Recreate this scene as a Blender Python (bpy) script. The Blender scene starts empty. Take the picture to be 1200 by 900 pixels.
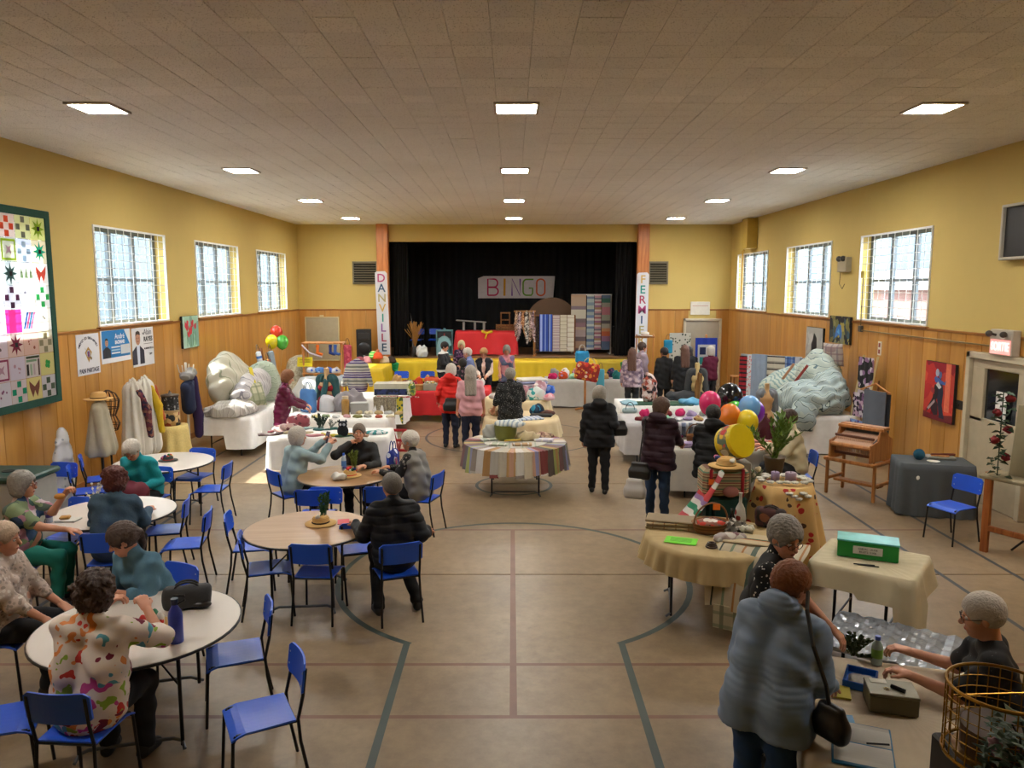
import bpy, math, random
import numpy as np
from mathutils import Vector, Matrix
S = bpy.context.scene
COL = S.collection
R = math.radians
random.seed(7)
# ---------------------------------------------------------------- camera
CAMZ = 3.15
PITCH = math.atan(112 / 900)
cd = bpy.data.cameras.new('camera'); cam = bpy.data.objects.new('camera', cd); COL.objects.link(cam)
cam.location = (0, 0, CAMZ); cam.rotation_euler = (R(90) - PITCH, 0, R(0))
cd.sensor_fit = 'HORIZONTAL'; cd.sensor_width = 36; cd.lens = 36 * 900 / 1200
cd.clip_end = 200; cd.clip_start = .05
S.camera = cam
# ---------------------------------------------------------------- world, sun, portals, exposure
W = bpy.data.worlds.new('sky'); S.world = W; W.use_nodes = True
wn = W.node_tree.nodes; wn.clear()
wo = wn.new('ShaderNodeOutputWorld'); wb = wn.new('ShaderNodeBackground')
wb.inputs[0].default_value = (.80, .90, 1.0, 1); wb.inputs[1].default_value = 5.0
W.node_tree.links.new(wb.outputs[0], wo.inputs[0])
sd = bpy.data.lights.new('sun', 'SUN'); sd.energy = 9; sd.angle = R(1.0); sd.color = (1, .95, .86)
sun = bpy.data.objects.new('sun', sd); COL.objects.link(sun)
sun.rotation_euler = Vector((-.95, .18, 1)).to_track_quat('Z', 'Y').to_euler()
S.view_settings.view_transform = 'Standard'; S.view_settings.look = 'None'
S.view_settings.exposure = 1.68; S.view_settings.gamma = 1; S.view_settings.use_curve_mapping = False
S.cycles.max_bounces = 7; S.cycles.diffuse_bounces = 4; S.cycles.glossy_bounces = 3
S.cycles.transparent_max_bounces = 12; S.cycles.transmission_bounces = 4
S.cycles.sample_clamp_indirect = 4; S.cycles.caustics_reflective = False; S.cycles.caustics_refractive = False
LAMP = 45.0
XL, XR, YB, YF, ZC = -6.8, 6.95, 24.64, -2.0, 5.15
WIN_Y = [(8.65, 11.25), (12.65, 15.25), (16.68, 19.28), (20.66, 23.3)]
WIN_YR = [(12.87, 15.5), (16.9, 19.65), (21.08, 23.9)]
WZ0, WZ1 = 2.52, 4.18
for side, wins in ((XL - .28, WIN_Y), (XR + .28, WIN_YR)):
    for a, b in wins:
        if side > 0 and a < 9: continue
        pl = bpy.data.lights.new('window_portal', 'AREA'); pl.shape = 'RECTANGLE'; pl.size = b - a; pl.size_y = WZ1 - WZ0
        pl.cycles.is_portal = True
        po = bpy.data.objects.new('window_portal', pl); COL.objects.link(po)
        po.location = (side, (a + b) / 2, (WZ0 + WZ1) / 2)
        po.rotation_euler = (R(90), 0, R(-90) if side < 0 else R(90))

# ---------------------------------------------------------------- geometry helpers
class M:
    """collects shapes into one mesh"""
    def __init__(s): s.v = []; s.f = []; s.m = []; s.uv = None
    def add(s, vs, fs, mi=0):
        n = len(s.v); s.v += [tuple(p) for p in vs]; s.f += [tuple(i + n for i in f) for f in fs]; s.m += [mi] * len(fs); return s
    def box(s, c, d, rot=None, mi=0):
        x, y, z = d[0] / 2, d[1] / 2, d[2] / 2
        vs = [Vector((i, j, k)) for i in (-x, x) for j in (-y, y) for k in (-z, z)]
        if rot is not None:
            if not isinstance(rot, Matrix): rot = Matrix.Rotation(rot, 3, 'Z')
            vs = [rot @ v for v in vs]
        c = Vector(c)
        return s.add([v + c for v in vs], [(0, 1, 3, 2), (4, 6, 7, 5), (0, 4, 5, 1), (2, 3, 7, 6), (0, 2, 6, 4), (1, 5, 7, 3)], mi)
    def bbox(s, c, d, b=.01, rot=None, mi=0):
        """box with chamfered edges"""
        hx, hy, hz = d[0] / 2, d[1] / 2, d[2] / 2; b = min(b, hx * .9, hy * .9, hz * .9)
        rings = []
        for z, o in ((-hz, b), (-hz + b, 0), (hz - b, 0), (hz, b)):
            X, Y = hx - o, hy - o; q = b if o == 0 else b * .4
            rings.append([(X - q, -Y, z), (X, -Y + q, z), (X, Y - q, z), (X - q, Y, z), (-X + q, Y, z), (-X, Y - q, z), (-X, -Y + q, z), (-X + q, -Y, z)])
        vs = [Vector(p) for r in rings for p in r]; fs = []
        for k in range(3):
            for i in range(8):
                j = (i + 1) % 8; fs.append((k * 8 + i, k * 8 + j, k * 8 + 8 + j, k * 8 + 8 + i))
        fs += [tuple(range(7, -1, -1)), tuple(range(24, 32))]
        if rot is not None:
            if not isinstance(rot, Matrix): rot = Matrix.Rotation(rot, 3, 'Z')
            vs = [rot @ v for v in vs]
        c = Vector(c)
        return s.add([v + c for v in vs], fs, mi)
    def tube(s, pts, r, n=8, mi=0, cap=True, closed=False):
        pts = [Vector(p) for p in pts]; L = len(pts); rr = r if isinstance(r, (list, tuple)) else [r] * L
        up = None; rings = []
        for i, p in enumerate(pts):
            if closed: t = pts[(i + 1) % L] - pts[i - 1]
            else: t = pts[min(i + 1, L - 1)] - pts[max(i - 1, 0)]
            if t.length < 1e-9: t = Vector((0, 0, 1))
            t.normalize()
            if up is None:
                up = Vector((0, 0, 1)) if abs(t.z) < .9 else Vector((1, 0, 0))
            a = t.cross(up)
            if a.length < 1e-6: a = t.orthogonal()
            a.normalize(); b = a.cross(t).normalized(); up = b
            rings.append([p + (a * math.cos(2 * math.pi * k / n) + b * math.sin(2 * math.pi * k / n)) * rr[i] for k in range(n)])
        vs = [q for g in rings for q in g]; fs = []
        for i in range(L if closed else L - 1):
            for k in range(n):
                k2 = (k + 1) % n; j = (i + 1) % L
                fs.append((i * n + k, i * n + k2, j * n + k2, j * n + k))
        if cap and not closed: fs += [tuple(range(n - 1, -1, -1)), tuple(range((L - 1) * n, L * n))]
        return s.add(vs, fs, mi)
    def lathe(s, prof, n=24, c=(0, 0, 0), mi=0, sx=1, sy=1, wob=None):
        vs = []; fs = []
        for i, (r, z) in enumerate(prof):
            for k in range(n):
                a = 2 * math.pi * k / n; q = r * (1 + (wob(a, i) if wob else 0))
                vs.append((c[0] + q * math.cos(a) * sx, c[1] + q * math.sin(a) * sy, c[2] + z))
        for i in range(len(prof) - 1):
            for k in range(n):
                k2 = (k + 1) % n; fs.append((i * n + k, i * n + k2, (i + 1) * n + k2, (i + 1) * n + k))
        if prof[0][0] > 1e-4: fs.append(tuple(range(n - 1, -1, -1)))
        if prof[-1][0] > 1e-4: fs.append(tuple(range((len(prof) - 1) * n, len(prof) * n)))
        return s.add(vs, fs, mi)
    def ell(s, c, r, n=14, m=9, rot=None, mi=0, noise=0, seed=0):
        rnd = random.Random(seed); vs = []; fs = []
        ph = [rnd.uniform(0, 6) for _ in range(6)]
        for i in range(m + 1):
            t = math.pi * i / m
            for k in range(n):
                a = 2 * math.pi * k / n
                d = Vector((math.sin(t) * math.cos(a), math.sin(t) * math.sin(a), -math.cos(t)))
                q = 1 + (noise * (math.sin(3 * d.x + ph[0]) + math.sin(4 * d.y + 3 * d.z + ph[1]) + math.sin(6 * d.z + 5 * d.x + ph[2])) if noise else 0)
                p = Vector((d.x * r[0] * q, d.y * r[1] * q, d.z * r[2] * q))
                if rot is not None: p = rot @ p
                vs.append(p + Vector(c))
        for i in range(m):
            for k in range(n):
                k2 = (k + 1) % n; fs.append((i * n + k, i * n + k2, (i + 1) * n + k2, (i + 1) * n + k))
        return s.add(vs, fs, mi)
    def grid(s, fn, nu, nv, mi=0):
        vs = [fn(i / nu, j / nv) for j in range(nv + 1) for i in range(nu + 1)]
        fs = [(j * (nu + 1) + i, j * (nu + 1) + i + 1, (j + 1) * (nu + 1) + i + 1, (j + 1) * (nu + 1) + i) for j in range(nv) for i in range(nu)]
        return s.add(vs, fs, mi)
    def prism(s, poly, z0, z1, mi=0, fr=None):
        """polygon (x,y) extruded along z; fr: Matrix 4x4 to place"""
        n = len(poly); vs = [Vector((p[0], p[1], z0)) for p in poly] + [Vector((p[0], p[1], z1)) for p in poly]
        if fr is not None: vs = [fr @ v for v in vs]
        fs = [tuple(range(n - 1, -1, -1)), tuple(range(n, 2 * n))] + [(i, (i + 1) % n, n + (i + 1) % n, n + i) for i in range(n)]
        return s.add(vs, fs, mi)
    def obj(s, name, mat=None, parent=None, smooth=False, loc=None, rz=0):
        me = bpy.data.meshes.new(name); me.from_pydata(s.v, [], s.f)
        for mm in (mat if isinstance(mat, (list, tuple)) else [mat] if mat else []): me.materials.append(mm)
        if any(s.m): me.polygons.foreach_set('material_index', s.m)
        if smooth: me.polygons.foreach_set('use_smooth', [True] * len(me.polygons))
        me.update()
        o = bpy.data.objects.new(name, me); COL.objects.link(o)
        if parent is not None: o.parent = parent
        if loc is not None: o.location = loc
        if rz: o.rotation_euler[2] = rz
        return o
def tag(o, label=None, cat=None, group=None, kind=None):
    if label: o['label'] = label
    if cat: o['category'] = cat
    if group: o['group'] = group
    if kind: o['kind'] = kind
    return o
def thing(name, label, cat, loc=(0, 0, 0), rz=0, group=None):
    o = bpy.data.objects.new(name, None); COL.objects.link(o); o.empty_display_size = .1
    o.location = loc; o.rotation_euler = (0, 0, rz); return tag(o, label, cat, group)
def kids(o): return [c for c in bpy.data.objects if c.parent == o]
def dup(root, loc, rz=0, label=None, group=None, tree=None):
    r = root.copy(); COL.objects.link(r); r.location = loc; r.rotation_euler = (0, 0, rz)
    if label: r['label'] = label
    if group: r['group'] = group
    for ch, gs in (tree if tree is not None else [(c, kids(c)) for c in kids(root)]):
        c = ch.copy(); COL.objects.link(c); c.parent = r
        for g in gs:
            d = g.copy(); COL.objects.link(d); d.parent = c
    return r
def tree_of(root): return [(c, kids(c)) for c in kids(root)]

# ---------------------------------------------------------------- materials
MC = {}
def _new(name):
    m = bpy.data.materials.new(name); m.use_nodes = True; nt = m.node_tree
    return m, nt, nt.nodes['Principled BSDF']
def N(nt, t, **k):
    n = nt.nodes.new('ShaderNode' + t)
    for a, b in k.items():
        if a.startswith('i_'):
            a = a[2:]; a = int(a) if a.isdigit() else a.replace('_', ' ')
            n.inputs[a].default_value = b
        else: setattr(n, a, b)
    return n
def c4(c): return (c[0], c[1], c[2], 1)
def hexc(h):
    f = lambda x: ((x / 255 + .055) / 1.055) ** 2.4 if x > 10 else x / 255 / 12.92
    return tuple(f(int(h[i:i + 2], 16)) for i in (0, 2, 4))
def C(c): return hexc(c) if isinstance(c, str) else c
def mat(col, rough=.7, metal=0, bump=0, bscale=60, var=.12, vscale=8, name=None, spec=.5, emit=None, sheen=0, alpha=None, coat=0):
    """plain coloured surface with mottling and optional relief"""
    key = (col, rough, metal, bump, bscale, var, vscale, emit, coat)
    if key in MC: return MC[key]
    m, nt, b = _new(name or 'surface'); c = C(col); L = nt.links.new
    b.inputs['Roughness'].default_value = rough; b.inputs['Metallic'].default_value = metal
    b.inputs['Specular IOR Level'].default_value = spec
    if coat: b.inputs['Coat Weight'].default_value = coat
    if var:
        tc = N(nt, 'TexCoord'); nz = N(nt, 'TexNoise', i_Scale=vscale, i_Detail=3.0); L(tc.outputs['Object'], nz.inputs['Vector'])
        mx = N(nt, 'Mix', data_type='RGBA'); mx.inputs[6].default_value = c4([x * (1 - var) for x in c]); mx.inputs[7].default_value = c4([min(1, x * (1 + var)) for x in c])
        L(nz.outputs['Fac'], mx.inputs[0]); L(mx.outputs[2], b.inputs['Base Color'])
    else: b.inputs['Base Color'].default_value = c4(c)
    if bump:
        tc = N(nt, 'TexCoord'); nz = N(nt, 'TexNoise', i_Scale=bscale, i_Detail=2.0); L(tc.outputs['Object'], nz.inputs['Vector'])
        bp = N(nt, 'Bump', i_Strength=bump, i_Distance=.01); L(nz.outputs['Fac'], bp.inputs['Height']); L(bp.outputs[0], b.inputs['Normal'])
    if emit: b.inputs['Emission Color'].default_value = c4(c); b.inputs['Emission Strength'].default_value = emit
    MC[key] = m; return m
def stripes(cols, period, axis=0, rough=.85, warp=0, name='striped_cloth', gen=False):
    """woven bands: cols = [(start 0..1, colour)], repeating every `period` metres along an axis"""
    key = ('st', tuple(cols), period, axis, rough, warp, gen)
    if key in MC: return MC[key]
    m, nt, b = _new(name); L = nt.links.new; b.inputs['Roughness'].default_value = rough
    tc = N(nt, 'TexCoord'); sp = N(nt, 'SeparateXYZ'); src = tc.outputs['Generated' if gen else 'Object']
    if warp:
        nz = N(nt, 'TexNoise', i_Scale=3.0); ad = N(nt, 'VectorMath', operation='MULTIPLY_ADD'); L(src, nz.inputs['Vector'])
        L(nz.outputs['Color'], ad.inputs[0]); ad.inputs[1].default_value = (warp,) * 3; L(src, ad.inputs[2]); src = ad.outputs[0]
    L(src, sp.inputs[0])
    if axis == 3:
        mt = N(nt, 'Math', operation='ARCTAN2'); L(sp.outputs[1], mt.inputs[0]); L(sp.outputs[0], mt.inputs[1]); val = mt.outputs[0]
    elif axis == 4:
        mt = N(nt, 'Math', operation='ADD'); L(sp.outputs[0], mt.inputs[0]); L(sp.outputs[2], mt.inputs[1]); val = mt.outputs[0]
    else: val = sp.outputs[axis]
    dv = N(nt, 'Math', operation='DIVIDE'); L(val, dv.inputs[0]); dv.inputs[1].default_value = period
    fr = N(nt, 'Math', operation='FRACT'); L(dv.outputs[0], fr.inputs[0])
    cr = N(nt, 'ValToRGB'); cr.color_ramp.interpolation = 'CONSTANT'; L(fr.outputs[0], cr.inputs[0])
    el = cr.color_ramp.elements
    el[0].position = cols[0][0]; el[0].color = c4(C(cols[0][1])); el[1].position = cols[1][0]; el[1].color = c4(C(cols[1][1]))
    for p, c in cols[2:]:
        e = el.new(p); e.color = c4(C(c))
    L(cr.outputs[0], b.inputs['Base Color']); MC[key] = m; return m
def plaid(base, c1, c2, period=.12, rough=.85):
    key = ('pl', base, c1, c2, period)
    if key in MC: return MC[key]
    m, nt, b = _new('plaid_cloth'); L = nt.links.new; b.inputs['Roughness'].default_value = rough
    tc = N(nt, 'TexCoord'); sp = N(nt, 'SeparateXYZ'); L(tc.outputs['Object'], sp.inputs[0]); prev = None
    for ax, c, w in ((0, c1, .3), (2, c2, .25), (1, c2, .25)):
        dv = N(nt, 'Math', operation='DIVIDE'); L(sp.outputs[ax], dv.inputs[0]); dv.inputs[1].default_value = period
        fr = N(nt, 'Math', operation='FRACT'); L(dv.outputs[0], fr.inputs[0]); lt = N(nt, 'Math', operation='LESS_THAN'); L(fr.outputs[0], lt.inputs[0]); lt.inputs[1].default_value = w
        ml = N(nt, 'Math', operation='MULTIPLY'); L(lt.outputs[0], ml.inputs[0]); ml.inputs[1].default_value = .6
        mx = N(nt, 'Mix', data_type='RGBA'); L(ml.outputs[0], mx.inputs[0]); mx.inputs[7].default_value = c4(C(c))
        if prev is None: mx.inputs[6].default_value = c4(C(base))
        else: L(prev, mx.inputs[6])
        prev = mx.outputs[2]
    L(prev, b.inputs['Base Color']); MC[key] = m; return m
def blots(base, cols, scale=8, thresh=.5, rough=.85, name='printed_cloth', smooth=False, warp=.5):
    """print of scattered coloured shapes on a ground colour"""
    key = ('bl', base, tuple(cols), scale, thresh, smooth, warp)
    if key in MC: return MC[key]
    m, nt, b = _new(name); L = nt.links.new; b.inputs['Roughness'].default_value = rough
    tc = N(nt, 'TexCoord'); nz = N(nt, 'TexNoise', i_Scale=scale * .8); L(tc.outputs['Object'], nz.inputs['Vector'])
    ad = N(nt, 'VectorMath', operation='MULTIPLY_ADD'); L(nz.outputs['Color'], ad.inputs[0]); ad.inputs[1].default_value = (warp / scale,) * 3; L(tc.outputs['Object'], ad.inputs[2])
    vo = N(nt, 'TexVoronoi', i_Scale=float(scale)); L(ad.outputs[0], vo.inputs['Vector'])
    sp = N(nt, 'SeparateColor'); L(vo.outputs['Color'], sp.inputs[0])
    cr = N(nt, 'ValToRGB'); cr.color_ramp.interpolation = 'LINEAR' if smooth else 'CONSTANT'; L(sp.outputs[0], cr.inputs[0]); el = cr.color_ramp.elements
    n = len(cols)
    for i, c in enumerate(cols):
        if i < 2: e = el[i]; e.position = i / n
        else: e = el.new(i / n)
        e.color = c4(C(c))
    lt = N(nt, 'Math', operation='LESS_THAN'); L(vo.outputs['Distance'], lt.inputs[0]); lt.inputs[1].default_value = thresh
    mx = N(nt, 'Mix', data_type='RGBA'); L(lt.outputs[0], mx.inputs[0]); mx.inputs[6].default_value = c4(C(base)); L(cr.outputs[0], mx.inputs[7])
    L(mx.outputs[2], b.inputs['Base Color']); MC[key] = m; return m
def wood(c1, c2, scale=3, axis=2, rough=.4, name='wood', coat=0):
    key = ('wd', c1, c2, scale, axis, rough, coat)
    if key in MC: return MC[key]
    m, nt, b = _new(name); L = nt.links.new; b.inputs['Roughness'].default_value = rough
    if coat: b.inputs['Coat Weight'].default_value = coat; b.inputs['Coat Roughness'].default_value = .25
    tc = N(nt, 'TexCoord'); oi = N(nt, 'ObjectInfo'); ad = N(nt, 'VectorMath', operation='MULTIPLY_ADD')
    cb = N(nt, 'CombineXYZ'); [L(oi.outputs['Random'], cb.inputs[i]) for i in range(3)]
    L(cb.outputs[0], ad.inputs[0]); ad.inputs[1].default_value = (9, 7, 5); L(tc.outputs['Object'], ad.inputs[2])
    mp = N(nt, 'Mapping'); sc = [scale * 5] * 3; sc[axis] = scale * .45; mp.inputs['Scale'].default_value = sc; L(ad.outputs[0], mp.inputs[0])
    nz = N(nt, 'TexNoise', i_Scale=1.0, i_Detail=4.0, i_Distortion=.9); L(mp.outputs[0], nz.inputs['Vector'])
    cr = N(nt, 'ValToRGB'); cr.color_ramp.elements[0].position = .35; cr.color_ramp.elements[1].position = .68
    cr.color_ramp.elements[0].color = c4(C(c1)); cr.color_ramp.elements[1].color = c4(C(c2)); L(nz.outputs['Fac'], cr.inputs[0])
    hs = N(nt, 'HueSaturation'); mr = N(nt, 'MapRange', i_3=.88, i_4=1.1); L(oi.outputs['Random'], mr.inputs[0]); L(mr.outputs[0], hs.inputs['Value']); L(cr.outputs[0], hs.inputs['Color'])
    L(hs.outputs[0], b.inputs['Base Color']); MC[key] = m; return m
def text(s, size, m, parent=None, loc=(0, 0, 0), rot=(0, 0, 0), name='lettering', depth=.004, bold=0, align='CENTER', sx=1):
    cu = bpy.data.curves.new(name, 'FONT'); cu.body = s; cu.size = size; cu.extrude = depth; cu.offset = bold; cu.align_x = align; cu.align_y = 'CENTER'; cu.resolution_u = 3
    o = bpy.data.objects.new(name, cu); COL.objects.link(o)
    me = bpy.data.meshes.new_from_object(o.evaluated_get(bpy.context.evaluated_depsgraph_get())); bpy.data.objects.remove(o)
    o = bpy.data.objects.new(name, me); me.materials.clear(); me.materials.append(m); COL.objects.link(o)
    o.location = loc; o.rotation_euler = rot; o.scale = (sx, 1, 1)
    if parent is not None: o.parent = parent
    return o
def chip(name, poly, m, parent, plane, off, th=.006):
    """thin raised shape; poly in (u,v); plane: 'x+' (faces +x), 'x-', 'y-'"""
    q = M(); n = len(poly)
    def P(u, v, d):
        if plane == 'y-': return (u, -off - d, v)
        if plane == 'x+': return (off + d, u, v)
        return (-off - d, u, v)
    if not th: return q.add([P(u, v, 0) for u, v in poly], [tuple(range(n))]).obj(name, m, parent)
    vs = [P(u, v, 0) for u, v in poly] + [P(u, v, th) for u, v in poly]
    q.add(vs, [tuple(range(n)), tuple(range(2 * n - 1, n - 1, -1))] + [(i, (i + 1) % n, n + (i + 1) % n, n + i) for i in range(n)])
    return q.obj(name, m, parent)
def disc(c, r, n=12, sy=1): return [(c[0] + r * math.cos(2 * math.pi * i / n), c[1] + r * sy * math.sin(2 * math.pi * i / n)) for i in range(n)]
def rect(u0, v0, u1, v1): return [(u0, v0), (u1, v0), (u1, v1), (u0, v1)]
BLUE = mat('2159d6', .35, var=.05, name='blue_plastic'); DARK = mat('1c1d20', .4, metal=.4, name='dark_steel')
WHITE = mat('ecebe8', .8, name='white_linen'); BLACK = mat('0b0b0d', .8, name='black_cloth')
# ================================================================ THE SETTING
def struct(o, label=None):
    o['kind'] = 'structure'
    if label: o['label'] = label
    return o
YEL = mat('c8b06a', .75, var=.04, vscale=2, name='yellow_wall_paint', spec=.3)
PANEL = wood('b07a36', 'c79349', .8, 2, .32, 'varnished_plywood', coat=.35)
TRIMW = wood('8a5522', 'a9702f', 2, 1, .35, 'varnished_trim')
# --- floor: concrete slabs with recessed joints
def floor_mat():
    m, nt, b = _new('painted_concrete'); L = nt.links.new
    tc = N(nt, 'TexCoord')
    n1 = N(nt, 'TexNoise', i_Scale=.55, i_Detail=5.0, i_Roughness=.6); n2 = N(nt, 'TexNoise', i_Scale=7.0, i_Detail=6.0, i_Roughness=.7)
    geo = N(nt, 'NewGeometry'); L(geo.outputs['Position'], n1.inputs['Vector']); L(geo.outputs['Position'], n2.inputs['Vector'])
    cr = N(nt, 'ValToRGB'); e = cr.color_ramp.elements; e[0].position = .3; e[0].color = c4(C('7d6a52')); e[1].position = .72; e[1].color = c4(C('a18b6e')); L(n1.outputs['Fac'], cr.inputs[0])
    mr = N(nt, 'MapRange', i_1=.25, i_2=.75, i_3=.72, i_4=1.12); L(n2.outputs['Fac'], mr.inputs[0])
    vm = N(nt, 'VectorMath', operation='SCALE'); L(cr.outputs[0], vm.inputs[0]); L(mr.outputs[0], vm.inputs['Scale'])
    # scuffs
    n3 = N(nt, 'TexNoise', i_Scale=1.7, i_Detail=8.0, i_Roughness=.75, i_Distortion=1.5); L(geo.outputs['Position'], n3.inputs['Vector'])
    gt = N(nt, 'MapRange', i_1=.60, i_2=.72, i_3=0, i_4=.35); L(n3.outputs['Fac'], gt.inputs[0])
    mx = N(nt, 'Mix', data_type='RGBA'); L(gt.outputs[0], mx.inputs[0]); L(vm.outputs[0], mx.inputs[6]); mx.inputs[7].default_value = c4(C('5e4f40'))
    L(mx.outputs[2], b.inputs['Base Color'])
    rr = N(nt, 'MapRange', i_3=.25, i_4=.5); L(n1.outputs['Fac'], rr.inputs[0]); L(rr.outputs[0], b.inputs['Roughness'])
    bp = N(nt, 'Bump', i_Strength=.1, i_Distance=.01); L(n2.outputs['Fac'], bp.inputs['Height']); L(bp.outputs[0], b.inputs['Normal'])
    return m
FM = floor_mat(); JM = mat('2b2825', .8, name='dark_joint')  # dark base colour that shows in the joints between slabs
floor = struct(M().box(((XL + XR) / 2, (YF + YB) / 2, -.06), (XR - XL + .6, YB - YF + .6, .1)).obj('floor', JM), 'tan painted concrete floor with court lines')
ys = [YF, .2, 4.2, 8.2, 12.19, 16.18, 20.2, YB]; xs = [XL, XR]
for j in range(len(ys) - 1):
    a, b = ys[j], ys[j + 1]
    M().bbox(((XL + XR) / 2, (a + b) / 2, -.01), (XR - XL - .01, b - a - .016, .02), .004).obj('slab', FM, floor)
GRN = mat('3c4a46', .45, var=.25, vscale=5, name='faded_green_line_paint'); RED = mat('765344', .45, var=.25, vscale=5, name='faded_red_line_paint'); NVY = mat('39404a', .45, var=.2, name='faded_dark_line_paint')
def ribbon(name, pts, w, m, z=.0015, closed=False):
    q = M(); n = len(pts); vs = []
    for i, p in enumerate(pts):
        a = pts[i - 1] if (i or closed) else p; b = pts[(i + 1) % n] if (i < n - 1 or closed) else p
        d1 = Vector((p[0] - a[0], p[1] - a[1])); d2 = Vector((b[0] - p[0], b[1] - p[1]))
        if d1.length < 1e-6: d1 = d2
        if d2.length < 1e-6: d2 = d1
        d1.normalize(); d2.normalize(); t = (d1 + d2).normalized(); nn = Vector((-t.y, t.x)); k = w / 2 / max(.3, nn.dot(Vector((-d1.y, d1.x))))
        vs += [(p[0] + nn.x * k, p[1] + nn.y * k, z), (p[0] - nn.x * k, p[1] - nn.y * k, z)]
    fs = [(2 * i, 2 * i + 1, (2 * i + 3) % (2 * n), (2 * i + 2) % (2 * n)) for i in range(n if closed else n - 1)]
    return q.add(vs, fs).obj(name, m, floor)
def arc(cx, cy, r, a0, a1, n=40): return [(cx + r * math.cos(R(a0 + (a1 - a0) * i / n)), cy + r * math.sin(R(a0 + (a1 - a0) * i / n))) for i in range(n + 1)]
cy0, rk = 8.17, 1.9; aa = math.degrees(math.asin((6.5 - cy0) / rk))
a_s = math.degrees(math.atan2(6.52 - cy0, .96))
ribbon('court_line', [(.98, -1.9), (.98, 6.52)] + arc(.02, cy0, rk, a_s, 180 - a_s, 60)[0:] + [(-.94, 6.52), (-.94, -1.9)], .06, GRN)
ribbon('court_line', arc(.03, 12.1, .6, 0, 360, 36)[:-1], .05, GRN, closed=True)
ribbon('court_line', arc(0, 16.2, 1.83, 0, 360, 56)[:-1], .05, NVY, closed=True)
for yy, x0, x1 in ((5.34, -6.7, 6.9), (6.14, -6.7, 6.9), (9.78, -5.5, 5.5), (14.2, -5.5, 5.5)): ribbon('court_line', [(x0, yy), (x1, yy)], .045, RED, .001)
ribbon('court_line', [(.01, 5.34), (.01, 9.78)], .055, RED, .002)
for xx in (4.76, 5.57, -4.72, -5.6): ribbon('court_line', [(xx, -1.9), (xx, 23.2)], .05, NVY, .001)
# --- ceiling with acoustic tiles
def tile_mat():
    m, nt, b = _new('acoustic_tile'); L = nt.links.new; b.inputs['Roughness'].default_value = .85; b.inputs['Specular IOR Level'].default_value = .25
    geo = N(nt, 'NewGeometry'); oi = N(nt, 'ObjectInfo')
    vo = N(nt, 'TexVoronoi', i_Scale=75.0); L(geo.outputs['Position'], vo.inputs['Vector'])
    sp = N(nt, 'SeparateColor'); L(vo.outputs['Color'], sp.inputs[0]); ml = N(nt, 'Math', operation='MULTIPLY'); L(sp.outputs[0], ml.inputs[0]); ml.inputs[1].default_value = .33
    lt = N(nt, 'Math', operation='LESS_THAN'); L(vo.outputs['Distance'], lt.inputs[0]); L(ml.outputs[0], lt.inputs[1])
    nz = N(nt, 'TexNoise', i_Scale=.5, i_Detail=3.0); L(geo.outputs['Position'], nz.inputs['Vector'])
    cr = N(nt, 'ValToRGB'); cr.color_ramp.elements[0].position = .3; cr.color_ramp.elements[0].color = c4(C('e2deda')); cr.color_ramp.elements[1].position = .7; cr.color_ramp.elements[1].color = c4(C('eeebe8')); L(nz.outputs['Fac'], cr.inputs[0])
    mr = N(nt, 'MapRange', i_3=.93, i_4=1.05); L(oi.outputs['Random'], mr.inputs[0]); sc = N(nt, 'VectorMath', operation='SCALE'); L(cr.outputs[0], sc.inputs[0]); L(mr.outputs[0], sc.inputs['Scale'])
    mx = N(nt, 'Mix', data_type='RGBA'); L(lt.outputs[0], mx.inputs[0]); L(sc.outputs[0], mx.inputs[6]); mx.inputs[7].default_value = c4(C('6b6056'))
    L(mx.outputs[2], b.inputs['Base Color']); return m
TM = tile_mat()
ceil = struct(M().box(((XL + XR) / 2, (YF + YB) / 2, ZC + .08), (XR - XL + .6, YB - YF + .6, .12)).obj('ceiling', mat('3a342e', .9)), 'ceiling of beige speckled square acoustic tiles')
T = .3335
def tile(q, cx, cy, z, t1, t2):
    h = T / 2 - .0012; b = h - .005; c = Vector((cx, cy, z)); vs = []
    for hh, dz in ((h, .022), (h, .004), (b, 0)):
        for sx, sy in ((-1, -1), (1, -1), (1, 1), (-1, 1)): vs.append(c + Vector((sx * hh, sy * hh, dz + sx * t1 + sy * t2)))
    fs = [(8, 11, 10, 9)] + [(k * 4 + i, k * 4 + (i + 1) % 4, k * 4 + 4 + (i + 1) % 4, k * 4 + 4 + i) for k in (0, 1) for i in range(4)]
    q.add(vs, [tuple(reversed(f)) if len(f) == 4 and 0 else f for f in fs])
tm = [];
for k in range(8):
    q = M(); tile(q, 0, 0, 0, random.uniform(-.0015, .0015), random.uniform(-.0018, .0022)); o = q.obj('tile', TM); tm.append(o.data); bpy.data.objects.remove(o)
rest = M(); cells = []
for i in range(42):
    for j in range(81):
        cx = XL + .06 + (i + .2) * T; cy = YF + (j + .5) * T
        if cx > XR + .1 or cy > YB + .1: continue
        vis = cy > 5.2 and abs(cx) < cy * .67 + .3
        cells.append((0 if vis else 1, cy, cx))
cells.sort()
for k, (nv, cy, cx) in enumerate(cells):
    if k < 300:
        o = bpy.data.objects.new('tile', random.choice(tm)); COL.objects.link(o); o.parent = ceil; o.location = (cx, cy, ZC + random.uniform(-.0015, .0015))
    else: tile(rest, cx, cy, ZC + random.uniform(-.0015, .0015), random.uniform(-.001, .001), random.uniform(-.0012, .0016))
tag(rest.obj('tile_field', TM, ceil), kind='stuff')
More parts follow.
